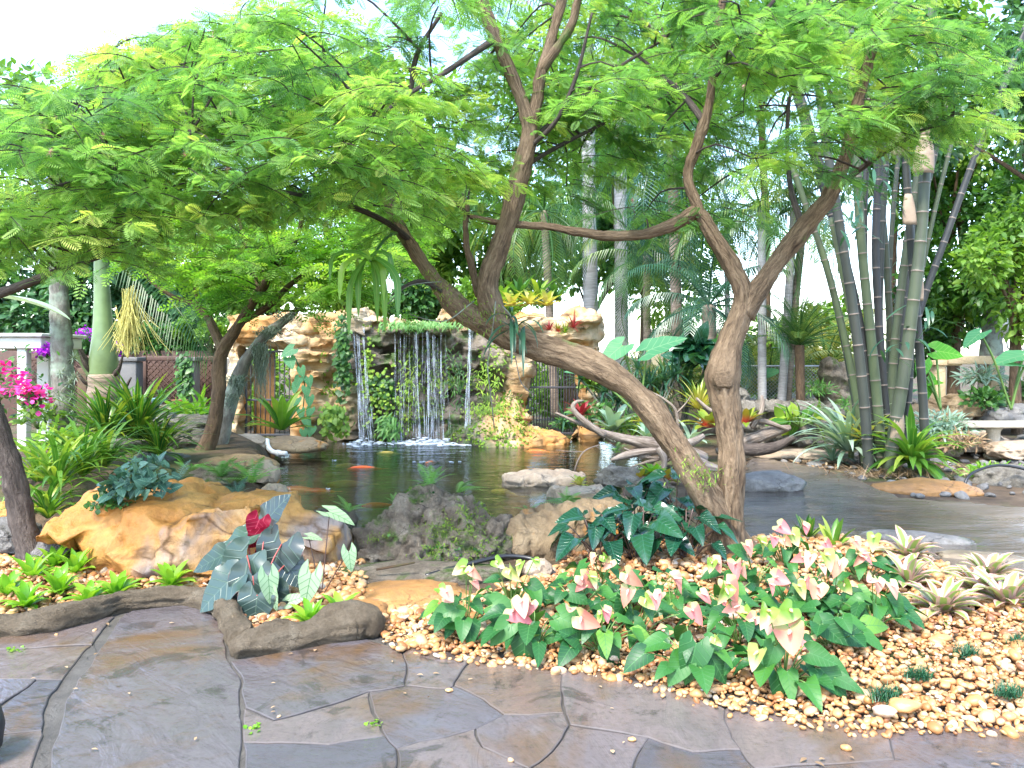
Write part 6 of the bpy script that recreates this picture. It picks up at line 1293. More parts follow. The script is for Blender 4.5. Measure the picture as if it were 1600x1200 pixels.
palm('feather_palm', 'palm with long drooping blue-green fronds between the two tree trunks', (P(1062,0,16.5)[0],16.5,g0), P(1050,235,16.5), .12,.10, 'palmbrown', ((24,3.0,.62), dict(el=(-55,70), t=(0,.55), droop=1.1, arch=1.7)), fm='palmdk')
palm('feather_palm', 'palm with yellowing drooping fronds behind the grotto roof', (P(868,0,19.5)[0],19.5,g0), P(850,330,19.5), .11,.09, 'palmbrown', ((18,2.6,.6), dict(el=(-60,60), t=(.1,.65), droop=1.1, arch=1.6)))
palm('feather_palm', 'golden-fronded palm against the bright gap right of the pale trunks', (P(1012,0,18)[0],18,g0), P(1010,400,18), .09,.08, 'palmbrown', ((15,2.2,.5), dict(el=(-50,60), t=(.15,.7), droop=1.1, arch=1.6)))
palm('short_palm', 'short palm with a dark trunk just left of the right-hand trunk', (P(1108,0,15.5)[0],15.5,g0), P(1108,478,15.5), .15,.13, 'palmbrown', ((16,1.9,.5), dict(el=(-40,75), t=(0,.5), droop=1)), fm='palmdk')
THIN = 'thin ringed palm trunks in the bright gap'
palm('slender_palm', 'slender grey palm trunk close to the right-hand tree trunk', (P(1191,0,15)[0],15,g0), P(1190,330,15), .085,.07,'palmtrunk',((11,2.0,.5),dict(el=(-40,70),t=(0,.6),droop=1)),group=THIN)
palm('slender_palm', 'slender palm trunk leaning right, left one of the leaning pair', (P(1218,0,15.2)[0],15.2,g0), P(1241,320,15.2), .085,.065,'palmtrunk',((11,1.9,.5),dict(el=(-40,70),t=(.1,.7),droop=1)),group=THIN)
palm('slender_palm', 'slender palm trunk leaning right, right one of the leaning pair', (P(1226,0,15.4)[0],15.4,g0), P(1262,300,15.4), .085,.065,'palmbrown',((11,1.9,.5),dict(el=(-40,70),t=(.1,.7),droop=1)),group=THIN,lean=-.04)
palm('slender_palm', 'thinnest palm trunk seen through the fork of the right-hand trunk', (P(1140,0,17)[0],17,g0), P(1134,340,17), .06,.05,'palmtrunk',((9,1.8,.45),dict(el=(-40,70),t=(.1,.7),droop=1)),group=THIN)
palm('date_palm', 'small date palm with stubby brown trunk by the chain-link fence', (P(1252,0,14.9)[0],14.9,.2), P(1249,540,14.9), .08,.085,'barkmid',((40,1.2,.26),dict(el=(15,88),t=(.2,.7),droop=.4,w_=.014,nl=30,arch=.9)))
for px, py, Y, lb in [(1200,560,18,'golden cane palm between the slender trunks'),(1290,520,19,'yellow-green cane palm left of the bamboo'),(1020,590,17.5,'yellow cane palm behind the pale elephant ear')]:
    root = thing('cane_palm', lb, 'palm', (P(px,0,Y)[0],Y,g0)); m = M(); palm_head(m, P(px,py+60,Y), 22, 2.1, .45, el=(20,85), t=(.5,1), droop=.7, arch=1.2); m.build('fronds', K['palm'], root, smooth=False); m = M()
    for k in range(5): b = P(px+rng.uniform(-10,10),py+60,Y); tube(m, [(b[0],Y,g0),b], .035, 8)
    m.build('canes', K['stem'], root)
# bottle palm on the left
root = thing('bottle_palm', 'stout palm with green crownshaft and ringed brown base at left', 'palm', (P(162,0,12.5)[0],12.5,.3))
q = spline(np.array([(*P(165,720,12.5),.26),(*P(165,655,12.5),.245),(*P(163,620,12.5),.235),(*P(162,585,12.5),.21)]), .03); rr = q[:,3]*(1+.09*np.abs(np.sin(np.arange(len(q))*.42))); m = M(); tube(m, q[:,:3], rr, 20, 0, .05); m.build('trunk', K['palmbrown'], root)
q = spline(np.array([(*P(162,588,12.5),.20),(*P(162,560,12.5),.21),(*P(161,520,12.5),.155),(*P(160,470,12.5),.125),(*P(158,420,12.5),.105),(*P(157,360,12.5),.09)]), .05); m = M(); tube(m, q[:,:3], q[:,3], 20); m.build('crownshaft', K['crownshaft'], root)
m = M()
frond(m, [P(165,400,12.5),P(205,412,12.3),P(250,450,12.1),P(290,500,11.9),P(325,560,11.8)], .75, 40, .03, (.05,.3), 1.0, .03); frond(m, [P(160,380,12.5),P(230,400,13),P(290,440,13.4),P(330,500,13.6)], .7, 36, .03, (.1,.4), .9, .03)
frond(m, [P(158,370,12.5),P(110,340,12.2),P(50,350,12),P(-10,400,11.8)], .7, 36, .03, (.1,.4), .9, .03); frond(m, [P(158,365,12.5),P(150,300,12),P(120,240,11.5),P(60,220,11)], .7, 36, .03, (.1,.4), .9, .03); frond(m, [P(158,365,12.5),P(190,300,12.5),P(240,250,12.5),P(300,240,12.5)], .7, 36, .03, (.1,.4), .9, .03)
m.build('fronds', K['palm'], root, smooth=False)
m = M(); q = spline(np.array([P(80,405,11.6),P(90,470,11.9),P(108,530,12.2),P(132,572,12.4),P(142,588,12.45)]), .05); tube(m, q, np.linspace(.02,.05,len(q)), 8); m.build('leaf_stalk', K['crownshaft'], root)
m = M()
for a_, b_ in [((122,545),(145,582)),((116,520),(140,570)),((192,555),(180,584)),((205,590),(184,612)),((120,580),(143,600))]: q = spline(np.array([P(*a_,12.3),(P(*a_,12.3)+P(*b_,12.4))/2+[0,0,-.06],P(*b_,12.45)]), .04); tube(m, q, np.linspace(.012,.05,len(q)), 7)
m.build('leaf_bases', K['barkdark'], root)
m = M(); c0 = P(204,455,12.2)
for k in range(150):
    e = P(rng.normal(207,20), rng.uniform(500,560), 12.2+rng.normal(0,.2)); stalk(m, c0+rng.normal(0,.04,3), e, .0045, -.08, 4)
for k in range(40): e = P(rng.uniform(175,215), rng.uniform(470,545), 12.2); stalk(m, P(200,560,12.2), e, .004, .05, 4)
m.build('flower_spray', flat('palm_flower_spray', (.55,.5,.14), .6), root)

# ------------------------------------------------------------------ bamboo
root = thing('bamboo', 'tall clump of dark bamboo with pale rings and papery sheaths', 'bamboo', (4.9,11.6,0))
def culm(pts, r, t, Y=11.4):
    r = r*.74
    q = np.array([P(a[0], a[1], a[2] if len(a) > 2 else Y) for a in pts]); q[0,2] = -.02; q = spline(q, .05); ln = np.concatenate([[0], np.cumsum(np.linalg.norm(np.diff(q, axis=0), axis=1))])
    m = M(); sp_ = rng.uniform(.34,.44); ph = rng.uniform(0, sp_); z = np.mod(ln+ph, sp_); rad = r*(1-.25*ln/ln[-1])
    # insert ring vertices exactly at nodes
    nodes = np.arange(sp_-ph, ln[-1]-.05, sp_); S = np.sort(np.concatenate([np.arange(0, ln[-1], .12), nodes-.012, nodes-.006, nodes, nodes+.006, nodes+.014])); S = np.unique(np.clip(S, 0, ln[-1]))
    qq = np.stack([np.interp(S, ln, q[:,i]) for i in range(3)], -1); rr = np.interp(S, ln, rad); dn = np.min(np.abs(S[:,None]-nodes[None,:]), axis=1) if len(nodes) else S*0+1
    rr = rr*(1+.07*(dn < .004)+.03*((dn >= .004)&(dn < .009))); k0 = m.n; tube(m, qq, rr, 14, t); L = m.l[-1]; n = len(S); L[:n*14,2] = np.repeat((dn < .007).astype(float), 14); m.build('culm', K['bamboo'], root)
for pts, r, t, Y in [
 ([(1358,742),(1352,650),(1343,560),(1328,450),(1310,340),(1285,180),(1260,-40)],.095,.25,11.0),([(1388,752),(1398,670),(1413,580),(1426,480),(1438,380),(1446,250),(1452,100),(1458,-60)],.118,.5,10.9),([(1446,735),(1443,640),(1436,540),(1428,440),(1420,330),(1412,200),(1400,60)],.085,.15,11.2),
 ([(1378,725),(1370,620),(1358,500),(1346,380),(1338,250),(1330,100),(1325,-40)],.10,.62,11.6),([(1366,728),(1358,620),(1346,520),(1325,420),(1300,340),(1270,240),(1230,100)],.085,.08,11.7),([(1392,715),(1380,600),(1372,480),(1368,380),(1374,260),(1388,120),(1400,-40)],.085,.05,11.9),
 ([(1385,705),(1393,600),(1402,500),(1415,400),(1430,300),(1448,180),(1470,30)],.095,.55,12.2),([(1352,722),(1338,620),(1318,520),(1290,410),(1262,330),(1235,250)],.075,.7,11.8),([(1398,700),(1412,600),(1436,490),(1478,370),(1525,240),(1570,130),(1610,20)],.075,.1,11.8),
 ([(1374,712),(1376,600),(1374,480),(1378,360),(1385,240),(1396,100),(1402,-30)],.08,.3,12.4),([(1402,705),(1398,610),(1390,500),(1383,380),(1370,260),(1350,120)],.08,.45,12.5),([(1330,725),(1330,670),(1334,610),(1338,540),(1340,470)],.06,.98,12.3),
 ([(1410,720),(1420,620),(1424,520),(1428,420),(1440,330),(1470,200),(1500,60)],.07,.2,12.0),([(1366,700),(1352,560),(1330,440),(1300,320),(1262,180),(1220,40)],.065,.2,12.6),([(1348,718),(1330,600),(1306,480),(1272,360),(1235,260)],.055,.35,12.1),([(1372,705),(1362,560),(1352,430),(1352,300),(1362,150)],.075,.15,12.8),([(1395,690),(1405,560),(1418,430),(1434,280),(1452,120)],.07,.12,13.0),([(1408,716),(1416,590),(1432,470),(1458,340),(1490,210)],.055,.6,12.2),([(1362,735),(1350,630),(1338,540),(1316,430),(1296,330)],.06,.75,11.3),([(1384,700),(1388,560),(1390,420),(1400,280),(1418,120)],.06,.4,13.2)]: culm(pts, r, t, Y)
def sheath(px, py, Y, w_, h, lean=0, name_=0):
    m = M(); n = 8; c = P(px, py, Y); a_ = np.linspace(-1, 1, 7); V, L = [], []
    for i in range(n):
        s_ = i/(n-1); hw = w_*(1-.5*s_**2.5)
        for k in a_: V.append(c+[hw*math.sin(k*1.35)+lean*s_, -.02-hw*.55*math.cos(k*1.35)+(.06*(1-s_) if name_ else 0), s_*h]); L.append((s_,k,0))
    i = np.arange(n-1)[:,None]*7+np.arange(6)[None]; m.add(V, [np.stack([i,i+1,i+8,i+7],-1).reshape(-1,4)], 0, L); o = m.build('sheath', K['sheath'], root)
    md = o.modifiers.new('thickness','SOLIDIFY'); md.thickness = .006
sheath(1440,272,10.7,.15,.5,.04); sheath(1420,352,10.9,.10,.42,-.02); sheath(1402,245,11.2,.11,.36,-.03); sheath(1399,690,10.88,.10,.42,.045); sheath(1450,215,10.75,.13,.5,.02); sheath(1436,470,10.95,.05,.3,.02)
m = M()
for c_, n in [((1330,330),26),((1360,270),24),((1455,500),14),((1398,540),10),((1250,120),30),((1450,40),40),((1550,150),30),((1400,120),30),((1300,60),30),((1580,60),26),((1350,180),20)]:
    for k in range(n):
        p = P(c_[0]+rng.normal(0,22), c_[1]+rng.normal(0,18), 10.9+rng.normal(0,.4)); blade(m, p, rng.uniform(0,6.28), R(rng.uniform(-40,15)), R(rng.uniform(20,70)), rng.uniform(.22,.5), .022, 5, .15, 'lance', rng.uniform(.1,.6))
m.build('foliage', K['palmdk'], root)
# ------------------------------------------------------------------ broad-leaved trees and shrubs of the background
def cloud_tree(name, label, base, crown, nleaf, size, mat, T=None, trunk=(.14,.05), bark='barkmid', cat='tree', blobs=9, group=None, lines=None, seed=0):
    """crown=(centre, radii): leaves fill lobes on the ends of limbs; gaps stay between the lobes"""
    c, r = np.asarray(crown[0], float), np.asarray(crown[1], float); root = thing(name, label, cat, base, group); T = T or T_OVAL; base = np.asarray(base, float)
    tr = M(); fork = base*.45+c*.55; fork[2] = max(base[2]+.4, c[2]-r[2]*.9)
    if lines is None: tube(tr, spline(np.array([base-[0,0,.2], (base+fork)/2+rng.normal(0,.08,3), fork, c*.5+fork*.5]), .12), .0+np.linspace(trunk[0], trunk[1], len(spline(np.array([base-[0,0,.2], (base+fork)/2, fork, c*.5+fork*.5]), .12)))[:1].repeat(1) if False else trunk[0]*.7, 12, 0, .12)
    lf = M(); Ds, Us, Ps, Ts = [], [], [], []
    for k in range(blobs):
        d = unit(rng.standard_normal(3)*[1,1,.9]); b = c+d*r*rng.uniform(.35,.95); br = r*rng.uniform(.28,.5); q = spline(np.array([fork, (fork+b)/2+[0,0,.1*np.linalg.norm(b-fork)], b]), .25); tube(tr, q, np.linspace(trunk[1], .012, len(q)), 6, 0, 0, 0, False)
        n = nleaf//blobs; dd = unit(rng.standard_normal((n,3))); p = b+dd*(rng.random((n,1))**.45)*br; Ds.append(unit(dd+.7*rng.standard_normal((n,3))+[0,0,-.35])); Us.append(np.array([0,-.15,1.])+.5*rng.standard_normal((n,3))); Ps.append(p); tb = rng.uniform(.1,.75); Ts.append(np.clip(tb+rng.normal(0,.16,n), 0, 1))
    P_, n = np.vstack(Ps), sum(map(len, Ps)); keep = P_[:,2] > base[2]+.03; lf.inst(T, (frames(np.vstack(Ds), np.vstack(Us))*(size*rng.uniform(.6,1.3,n))[:,None,None])[keep], P_[keep], np.concatenate(Ts)[keep])
    if lines is not None:
        for ln in lines: q = spline(np.array([(*P(a[0], a[1], a[3]), a[2]) for a in ln]), .08); tube(tr, q[:,:3], q[:,3], 14, 0, .14, seed)
    tr.build('trunk', K[bark], root); lf.build('crown', K[mat], root, smooth=False); return root
def bt(px, Y, z=0.1): return (P(px,0,Y)[0], Y, z)
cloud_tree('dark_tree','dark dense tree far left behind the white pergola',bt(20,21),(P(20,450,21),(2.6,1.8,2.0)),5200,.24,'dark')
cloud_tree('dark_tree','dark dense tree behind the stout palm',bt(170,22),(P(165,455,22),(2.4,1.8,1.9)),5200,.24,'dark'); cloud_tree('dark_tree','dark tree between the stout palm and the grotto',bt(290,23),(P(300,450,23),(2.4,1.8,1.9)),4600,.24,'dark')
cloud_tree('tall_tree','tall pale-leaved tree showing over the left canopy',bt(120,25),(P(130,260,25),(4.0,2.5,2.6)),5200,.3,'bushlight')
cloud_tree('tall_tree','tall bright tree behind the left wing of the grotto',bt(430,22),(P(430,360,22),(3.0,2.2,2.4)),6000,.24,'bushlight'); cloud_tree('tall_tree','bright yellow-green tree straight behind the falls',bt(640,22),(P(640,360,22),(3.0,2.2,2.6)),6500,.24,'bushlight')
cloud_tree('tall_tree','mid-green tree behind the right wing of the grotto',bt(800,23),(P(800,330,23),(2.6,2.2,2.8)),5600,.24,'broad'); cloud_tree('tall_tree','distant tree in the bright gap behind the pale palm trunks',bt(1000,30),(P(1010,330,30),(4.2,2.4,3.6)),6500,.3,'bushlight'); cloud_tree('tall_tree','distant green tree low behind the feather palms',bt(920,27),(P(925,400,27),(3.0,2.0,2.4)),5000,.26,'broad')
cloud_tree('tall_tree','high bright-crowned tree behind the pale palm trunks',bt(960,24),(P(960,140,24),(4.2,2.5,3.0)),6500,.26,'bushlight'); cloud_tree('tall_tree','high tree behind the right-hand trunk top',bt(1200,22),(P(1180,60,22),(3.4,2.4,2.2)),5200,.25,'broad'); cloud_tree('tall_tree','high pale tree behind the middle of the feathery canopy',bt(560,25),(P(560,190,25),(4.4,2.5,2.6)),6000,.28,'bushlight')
cloud_tree('round_bush','leafy bush behind the falls on the grotto roof, left',bt(560,17.8),(P(545,480,17.8),(1.0,.7,.5)),2200,.15,'bushlight',trunk=(.05,.02),cat='shrub'); cloud_tree('round_bush','leafy bush behind the middle fall on the grotto roof',bt(660,17.6),(P(655,478,17.6),(.9,.7,.45)),2200,.15,'bush',trunk=(.05,.02),cat='shrub'); cloud_tree('round_bush','leafy bush left of the yellow bromeliads on the grotto roof',bt(750,17.8),(P(745,472,17.8),(.8,.7,.5)),1800,.15,'bushlight',trunk=(.05,.02),cat='shrub')
cloud_tree('round_bush','bright green bush seen through the right barred doorway',bt(880,20.5),(P(860,610,20.5),(1.2,.9,1.2)),2200,.16,'bushlight',trunk=(.05,.02),cat='shrub'); cloud_tree('round_bush','green bush seen through the left barred doorway',bt(430,20),(P(425,610,20),(1.1,.9,1.3)),2200,.17,'bushlight',trunk=(.05,.02),cat='shrub')
cloud_tree('round_bush','sunlit bush beyond the chain-link fence, left end',bt(1120,22),(P(1125,570,22),(1.6,1.1,1.0)),2600,.18,'bushlight',trunk=(.05,.02),cat='shrub'); cloud_tree('round_bush','sunlit bush beyond the chain-link fence, right end',bt(1290,21),(P(1290,540,21),(1.5,1.1,1.1)),2600,.18,'bushlight',trunk=(.05,.02),cat='shrub'); cloud_tree('round_bush','bright hedge bush beyond the middle of the chain-link fence',bt(1210,25),(P(1210,560,25),(1.8,1.1,1.1)),2400,.2,'bushlight',trunk=(.05,.02),cat='shrub')
cloud_tree('broad_tree','tree with a thick pale forked trunk beside the lamp post',bt(1550,17),(P(1545,330,17),(1.9,1.7,2.4)),7000,.19,'broad',lines=[[(1548,640,.26,17),(1548,560,.22,17),(1552,500,.2,17),(1560,470,.15,17),(1590,425,.11,17),(1630,370,.08,17)],[(1550,505,.14,17),(1548,460,.12,17),(1555,400,.08,17),(1545,320,.06,17)]],bark='barkpale')
cloud_tree('broad_tree','tree with a thin brown trunk behind the outermost bamboo',bt(1492,18),(P(1470,250,18),(2.0,1.7,2.4)),6500,.19,'broad',lines=[[(1490,640,.14,18),(1490,560,.13,18),(1497,500,.12,18),(1508,430,.10,18),(1500,340,.07,18)]])
cloud_tree('broad_tree','bright-leaved tree right of the bamboo, low in the corner',bt(1590,14.5),(P(1585,400,14.5),(1.1,1.0,1.3)),3600,.15,'bushlight'); cloud_tree('broad_tree','dark-leaved tree filling the upper right corner',bt(1640,15),(P(1590,120,15),(2.2,1.8,2.2)),8500,.17,'dark')
cloud_tree('broad_tree','dark-leaved tree high behind the bamboo tops',bt(1400,20),(P(1400,130,20),(2.6,1.8,2.6)),6500,.2,'broad'); cloud_tree('broad_tree','shady undergrowth tree between bamboo and pale forked trunk',bt(1450,19),(P(1460,500,19),(1.3,1.0,1.2)),2800,.17,'bush')
# dracaena mass and others right of the grotto
def spiky(px, py, Y, n, L, W, mat, label, sprd=.35, name='dracaena'):
    root = thing(name, label, 'dracaena', bt(px, Y, .05)); m, s_ = M(), M(); c = P(px, py, Y)
    for k in range(n):
        h = c+rng.normal(0,1,3)*[sprd,sprd*.7,sprd*.55]; stalk(s_, [c[0]+rng.normal(0,.1),Y,.0], h, .018, .05); rosette(m, h, 20, L, W, 85, -35, 45, .25, 'taper', 5, .2, (0,.6))
    m.build('foliage', K[mat], root); s_.build('stems', K['barkpale'], root)
spiky(1015,600,14.6,12,.5,.026,'palmdk','shaggy dark-green dracaena thicket under the pale elephant ears'); spiky(1070,585,15,9,.5,.028,'palm','dracaena thicket right of the elephant ears'); spiky(960,620,14.8,7,.45,.026,'palmdk','lower dracaena clump beside the right door pier')
bushlet(935,600,15.2,(.3,.3,.5),260,T_OVAL,.16,'bushlight','light green leafy shrub against the right door pier','shrub','shrub'); bushlet(925,650,14.0,(.4,.3,.3),200,T_OVAL,.13,'bush','dark low shrub below the right doorway at the water','shrub','shrub')
bushlet(1085,555,14.6,(.35,.3,.45),130,T_HEARTF,.26,'philo','dark heart-leaved climber on the short palm','climber','climber'); bushlet(990,670,13.6,(.5,.4,.25),220,T_LANCE,.2,'strap','grassy plant behind the leaning trunk','plant','plant')
bushlet(1250,660,13.6,(.3,.25,.2),26,T_OVAL,.34,'strap','broad-leaved green plant on the piled grey wall','plant','plant')
bushlet(885,705-40,14.6,(.3,.2,.15),150,T_OVAL,.09,'bush','small bush at the waterline under the right gate','shrub','shrub')
# elephant ears
def ears(bx, by, Y, leaves, mat, label):
    c = P(bx, by, Y); root = thing('elephant_ear', label, 'elephant ear', c); st_ = M()
    for px, py, sz, ang, nrm in leaves: p = P(px, py, Y+rng.uniform(-.15,.15)); l_ = M(); placed(l_, T_EAR, p, (math.cos(ang), -.25, math.sin(ang)), nrm, sz, rng.random()); l_.build('leaf', K[mat], root); stalk(st_, c, p, .018, .08)
    st_.build('stems', K['stem'], root)
ears(1000,650,13.2,[(972,540,.52,-2.5,(-.2,-.62,.6)),(1012,548,.66,.42,(.2,-.5,.75)),(905,582,.26,3.0,(0,-.4,.8))],'elephant','pale mint elephant ear rising above the leaning trunk')
ears(1470,640,12.6,[(1462,548,.42,-.15,(0,-.85,.5)),(1443,565,.32,-1.9,(0,-.95,.3)),(1450,598,.24,.1,(.1,-.5,.8)),(1448,590,.36,-1.6,(.2,-1,.2))],'elephant2','sunlit bright green elephant ear right of the bamboo')
ears(1580,640,13,[(1600,555,.62,3.3,(0,-.28,1)),(1600,572,.5,3.0,(.1,-.2,1)),(1532,520,.42,3.7,(-.5,-.35,.9))],'elephant','elephant ear with long edge-on leaves before the lamp post')
ears(1405,660,12.9,[(1425,608,.26,3.4,(0,-.4,1))],'elephant','small whitish elephant ear leaf behind the bamboo stems'); ears(1180,650,15.4,[(1192,585,.36,.3,(.1,-.6,.7)),(1300,590,.3,.6,(.2,-.5,.7))],'elephant','low elephant ear near the slender palm trunks')
# chain-link fence
root = thing('chain_link_fence','chain-link fence with a pipe rail behind the piled grey wall','fence',(P(1140,0,16.5)[0],16.5,.1)); m = M(); x0, x1 = P(1140,0,16.5)[0], P(1330,0,16.5)[0]; zt, zb = P(0,572,16.5)[2], .1
tube(m, [(x0,16.5,zt),(x1,16.5,zt)], .02, 8); m.build('rail', K['wire'], root)
for i in range(3): m = M(); x = x0+(x1-x0)*(i/2); tube(m, [(x,16.5,0),(x,16.5,zt+.06)], .026, 8); m.build('post', K['wire'], root)
m = M(); h = zt-zb; k = int((x1-x0+h)/.075)
for i in range(k):
    for sg in (1, -1):
        a_ = x0-h+i*.075 if sg == 1 else x0+i*.075; b_ = a_+sg*h; t0, t1 = 0, 1; u = np.array([0,1.]); xs = a_+(b_-a_)*u
        lo, hi = max(0, min((x0-a_)/(b_-a_), (x1-a_)/(b_-a_))), min(1, max((x0-a_)/(b_-a_), (x1-a_)/(b_-a_)))
        if hi > lo: tube(m, [(a_+(b_-a_)*lo,16.5+sg*.004,zb+h*lo),(a_+(b_-a_)*hi,16.5+sg*.004,zb+h*hi)], .0035, 4, 0, 0, 0, False)
m.build('mesh', K['wire'], root)
root = thing('garden_wall','sunlit cream wall glimpsed behind the pale elephant ear','wall',(P(1060,0,24)[0],24,0)); m = M(); rbox(m, (P(1015,0,24)[0],24,0), (P(1130,0,24)[0],24.3,P(0,520,24)[2]), .02); m.build('wall', K['wallpaint'], root); m = M(); rbox(m, (P(1010,0,24)[0],23.95,P(0,520,24)[2]+.003), (P(1135,0,24)[0],24.35,P(0,514,24)[2]), .02); m.build('coping', K['bench'], root)
# plants on the grotto
for px, py, Y, L, mt, lb in [(800,478,16.2,.4,'yelbrom','yellow bromeliad at the left end of the grotto roof row'),(828,476,16.2,.42,'yelbrom','yellow-cream bromeliad in the middle of the grotto roof row'),(855,478,16.2,.38,'yelbrom','small yellow bromeliad at the right end of the grotto roof row'),(812,466,16.6,.5,'bush','green bromeliad behind the grotto roof row, left'),(842,464,16.6,.5,'strap','green bromeliad behind the grotto roof row, right'),(868,470,16.6,.45,'bush','green bromeliad above the red ones on the lintel'),(780,474,16.5,.45,'strap','green bromeliad above the slim fall')]:
    rosette_thing('bromeliad',px,py,18,L,.05,mt,lb,'bromeliad',Y=Y,group='bromeliads on the grotto roof',e0=80,e1=10,bend=45,fold=.3)
for px, py, L, mt, lb in [(858,516,.24,'redbrom','red air plant at the left of the lintel rock'),(872,518,.22,'redgreen','small green and red air plant in the middle of the lintel rock'),(896,512,.34,'redbrom','large red air plant at the right of the lintel rock'),(883,520,.24,'strap','green air plant on the lintel rock between the red ones')]:
    rosette_thing('air_plant',px,py,26,L,.018,mt,lb,'air plant',Y=15.25,e0=85,e1=-10,bend=20,fold=.3,prof='taper')
def patch(px, py, Y, r, n, T, size, mat, label, cat='ivy', name='ivy'):
    c = P(px, py, Y); r = np.asarray(r, float); p = c+np.clip(rng.normal(0,.5,(n,3)), -1.1, 1.1)*r; d = unit(np.stack([.6*rng.standard_normal(n), -.5*np.abs(rng.standard_normal(n)), -.4-.5*rng.random(n)], -1)); m = M(); m.inst(T, frames(d, np.array([0,-.9,.5])+.3*rng.standard_normal((n,3)))*(size*rng.uniform(.6,1.3,n))[:,None,None], p); return solo(name, m, K[mat], label, cat, c)
patch(535,560,15.55,(.14,.1,.75),300,T_HEARTF,.09,'bush','ivy curtain hanging left of the left fall'); patch(522,655,15.4,(.24,.15,.28),200,T_HEARTF,.10,'bushlight','ivy at the foot of the wall left of the left fall'); patch(598,610,15.75,(.22,.1,.3),150,T_ROUND,.09,'bush','round-leaved plant on the wall between the left and middle falls')
patch(607,662,15.55,(.2,.1,.2),110,T_LANCE,.2,'fern','drooping fern low between the left and middle falls'); patch(600,625,15.7,(.45,.08,.7),170,T_ROUND,.06,'moss','moss growth on the wall between the left and middle falls'); patch(712,590,15.8,(.22,.1,.6),130,T_LANCE,.13,'bush','hanging ferns on the wall right of the middle fall')
patch(760,590,15.7,(.35,.1,.4),110,T_LANCE,.12,'moss','hanging weeds on the wall right of the slim fall'); patch(765,640,15.45,(.5,.15,.14),420,T_LANCE,.07,'moss','bright moss cushion on the ledge below the slim fall'); patch(800,672,15.1,(.6,.25,.1),420,T_LANCE,.05,'moss','bright moss cushion on the low rock right of the falls')
patch(660,506,15.6,(.75,.3,.08),420,T_LANCE,.12,'fern','grassy fringe along the flat ledge of the middle fall','grass','grass_fringe'); patch(690,570,15.95,(.3,.08,.6),90,T_LANCE,.08,'moss','weeds behind the strands of the middle fall')
patch(640,600,16.0,(.2,.08,.7),200,T_LANCE,.1,'moss','weeds on the dark recess at the left of the middle fall'); patch(575,580,15.8,(.12,.08,.6),160,T_ROUND,.06,'moss','moss strip between the two strands of the left fall')
c = P(462,600,15.5); m = M()
for px, py, sz in [(458,545,.28),(452,560,.26),(468,590,.2),(482,590,.2),(463,600,.2),(478,605,.2),(465,622,.2),(484,620,.2),(470,640,.2),(486,638,.2),(478,655,.2),(488,668,.2),(474,672,.18),(470,575,.2)]: placed(m, T_HEARTF, P(px, py, 15.35), (rng.uniform(-.5,.5),-.2,-1 if py > 565 else -.3), (rng.uniform(-.2,.2),-1,.5), sz, rng.uniform(.3,1))
q = spline(np.array([P(480,680,15.4),P(474,640,15.4),P(476,600,15.42),P(462,560,15.45)]), .06); tube(m, q, .012, 6); solo('climber', m, K['elephant'], 'pale heart-leaved climber up the rock beside the left doorway', 'climber', c)

# ------------------------------------------------------------------ structures on the left
root = thing('pergola','weathered white timber pergola at the left edge','pergola',(P(50,0,11)[0],11,.2))
def zz(py, Y): return EYE-(py-HOR)/F*Y
for px, Y, w_ in [(38,10.6,.062),(72,11.3,.085),(84,11.45,.05)]: m = M(); x = P(px,0,Y)[0]; rbox(m, (x-w_,Y-w_,.05), (x+w_,Y+w_,zz(545,Y)-.003), .012); m.build('post', K['white'], root)
m = M(); rbox(m, (P(-90,0,10.9)[0],10.5,zz(545,10.6)), (P(80,0,10.9)[0]+.1,11.5,zz(527,10.6)), .015); m.build('roof_frame', K['white'], root); m = M(); rbox(m, (P(-90,0,10.9)[0]-.04,10.44,zz(527,10.6)+.003), (P(80,0,10.9)[0]+.14,11.56,zz(521,10.6)), .012); m.build('cornice', K['white'], root)
def bougain(px, py, Y, r, n, mat, label):
    c = P(px, py, Y); root = thing('bougainvillea', label, 'bougainvillea', (c[0],c[1],c[2]-r[2])); m = M(); l_ = M()
    for k in range(n):
        m = M(); b = c+np.clip(rng.normal(0,.5,3),-1,1)*r; q = 16; d = unit(rng.standard_normal((q,3))+[0,-.6,.2]); m.inst(T_ROUND, frames(d, [0,0,1.])*rng.uniform(.035,.06,q)[:,None,None], b+rng.normal(0,.045,(q,3))); m.build('flower_cluster', K[mat], root)
    q = n*14; l_.inst(T_OVAL, frames(unit(rng.standard_normal((q,3))), [0,-.2,1.])*rng.uniform(.05,.1,q)[:,None,None], c+rng.normal(0,.6,(q,3))*r+[0,.05,-.05]); l_.build('foliage', K['bush'], root)
bougain(8,588,8.8,(.32,.2,.3),14,'pinkfl','hot pink bougainvillea in front of the white pergola'); bougain(48,612,8.6,(.14,.12,.1),9,'pinkfl','pink bougainvillea spray crossing the pergola posts'); bougain(132,521,16.6,(.28,.15,.08),9,'purplefl','purple bougainvillea on the hedge top left of the stout palm'); bougain(78,546,10.6,(.16,.1,.07),6,'purplefl','purple bougainvillea sprig at the pergola corner'); bougain(180,545,16.4,(.15,.12,.08),4,'purplefl','purple bougainvillea peeping out right of the stout palm')
cloud_tree('hedge','clipped green vine hedge above the dark lattice',bt(200,17.4),(P(200,540,17.4),(2.6,.6,.42)),5600,.13,'bush',trunk=(.04,.02),cat='hedge',blobs=16)
cloud_tree('hedge','vine tangle on the left wall of the grotto yard',bt(330,17.0),(P(330,520,17),(.9,.5,.5)),2000,.13,'bushlight',trunk=(.04,.02),cat='hedge',blobs=7)
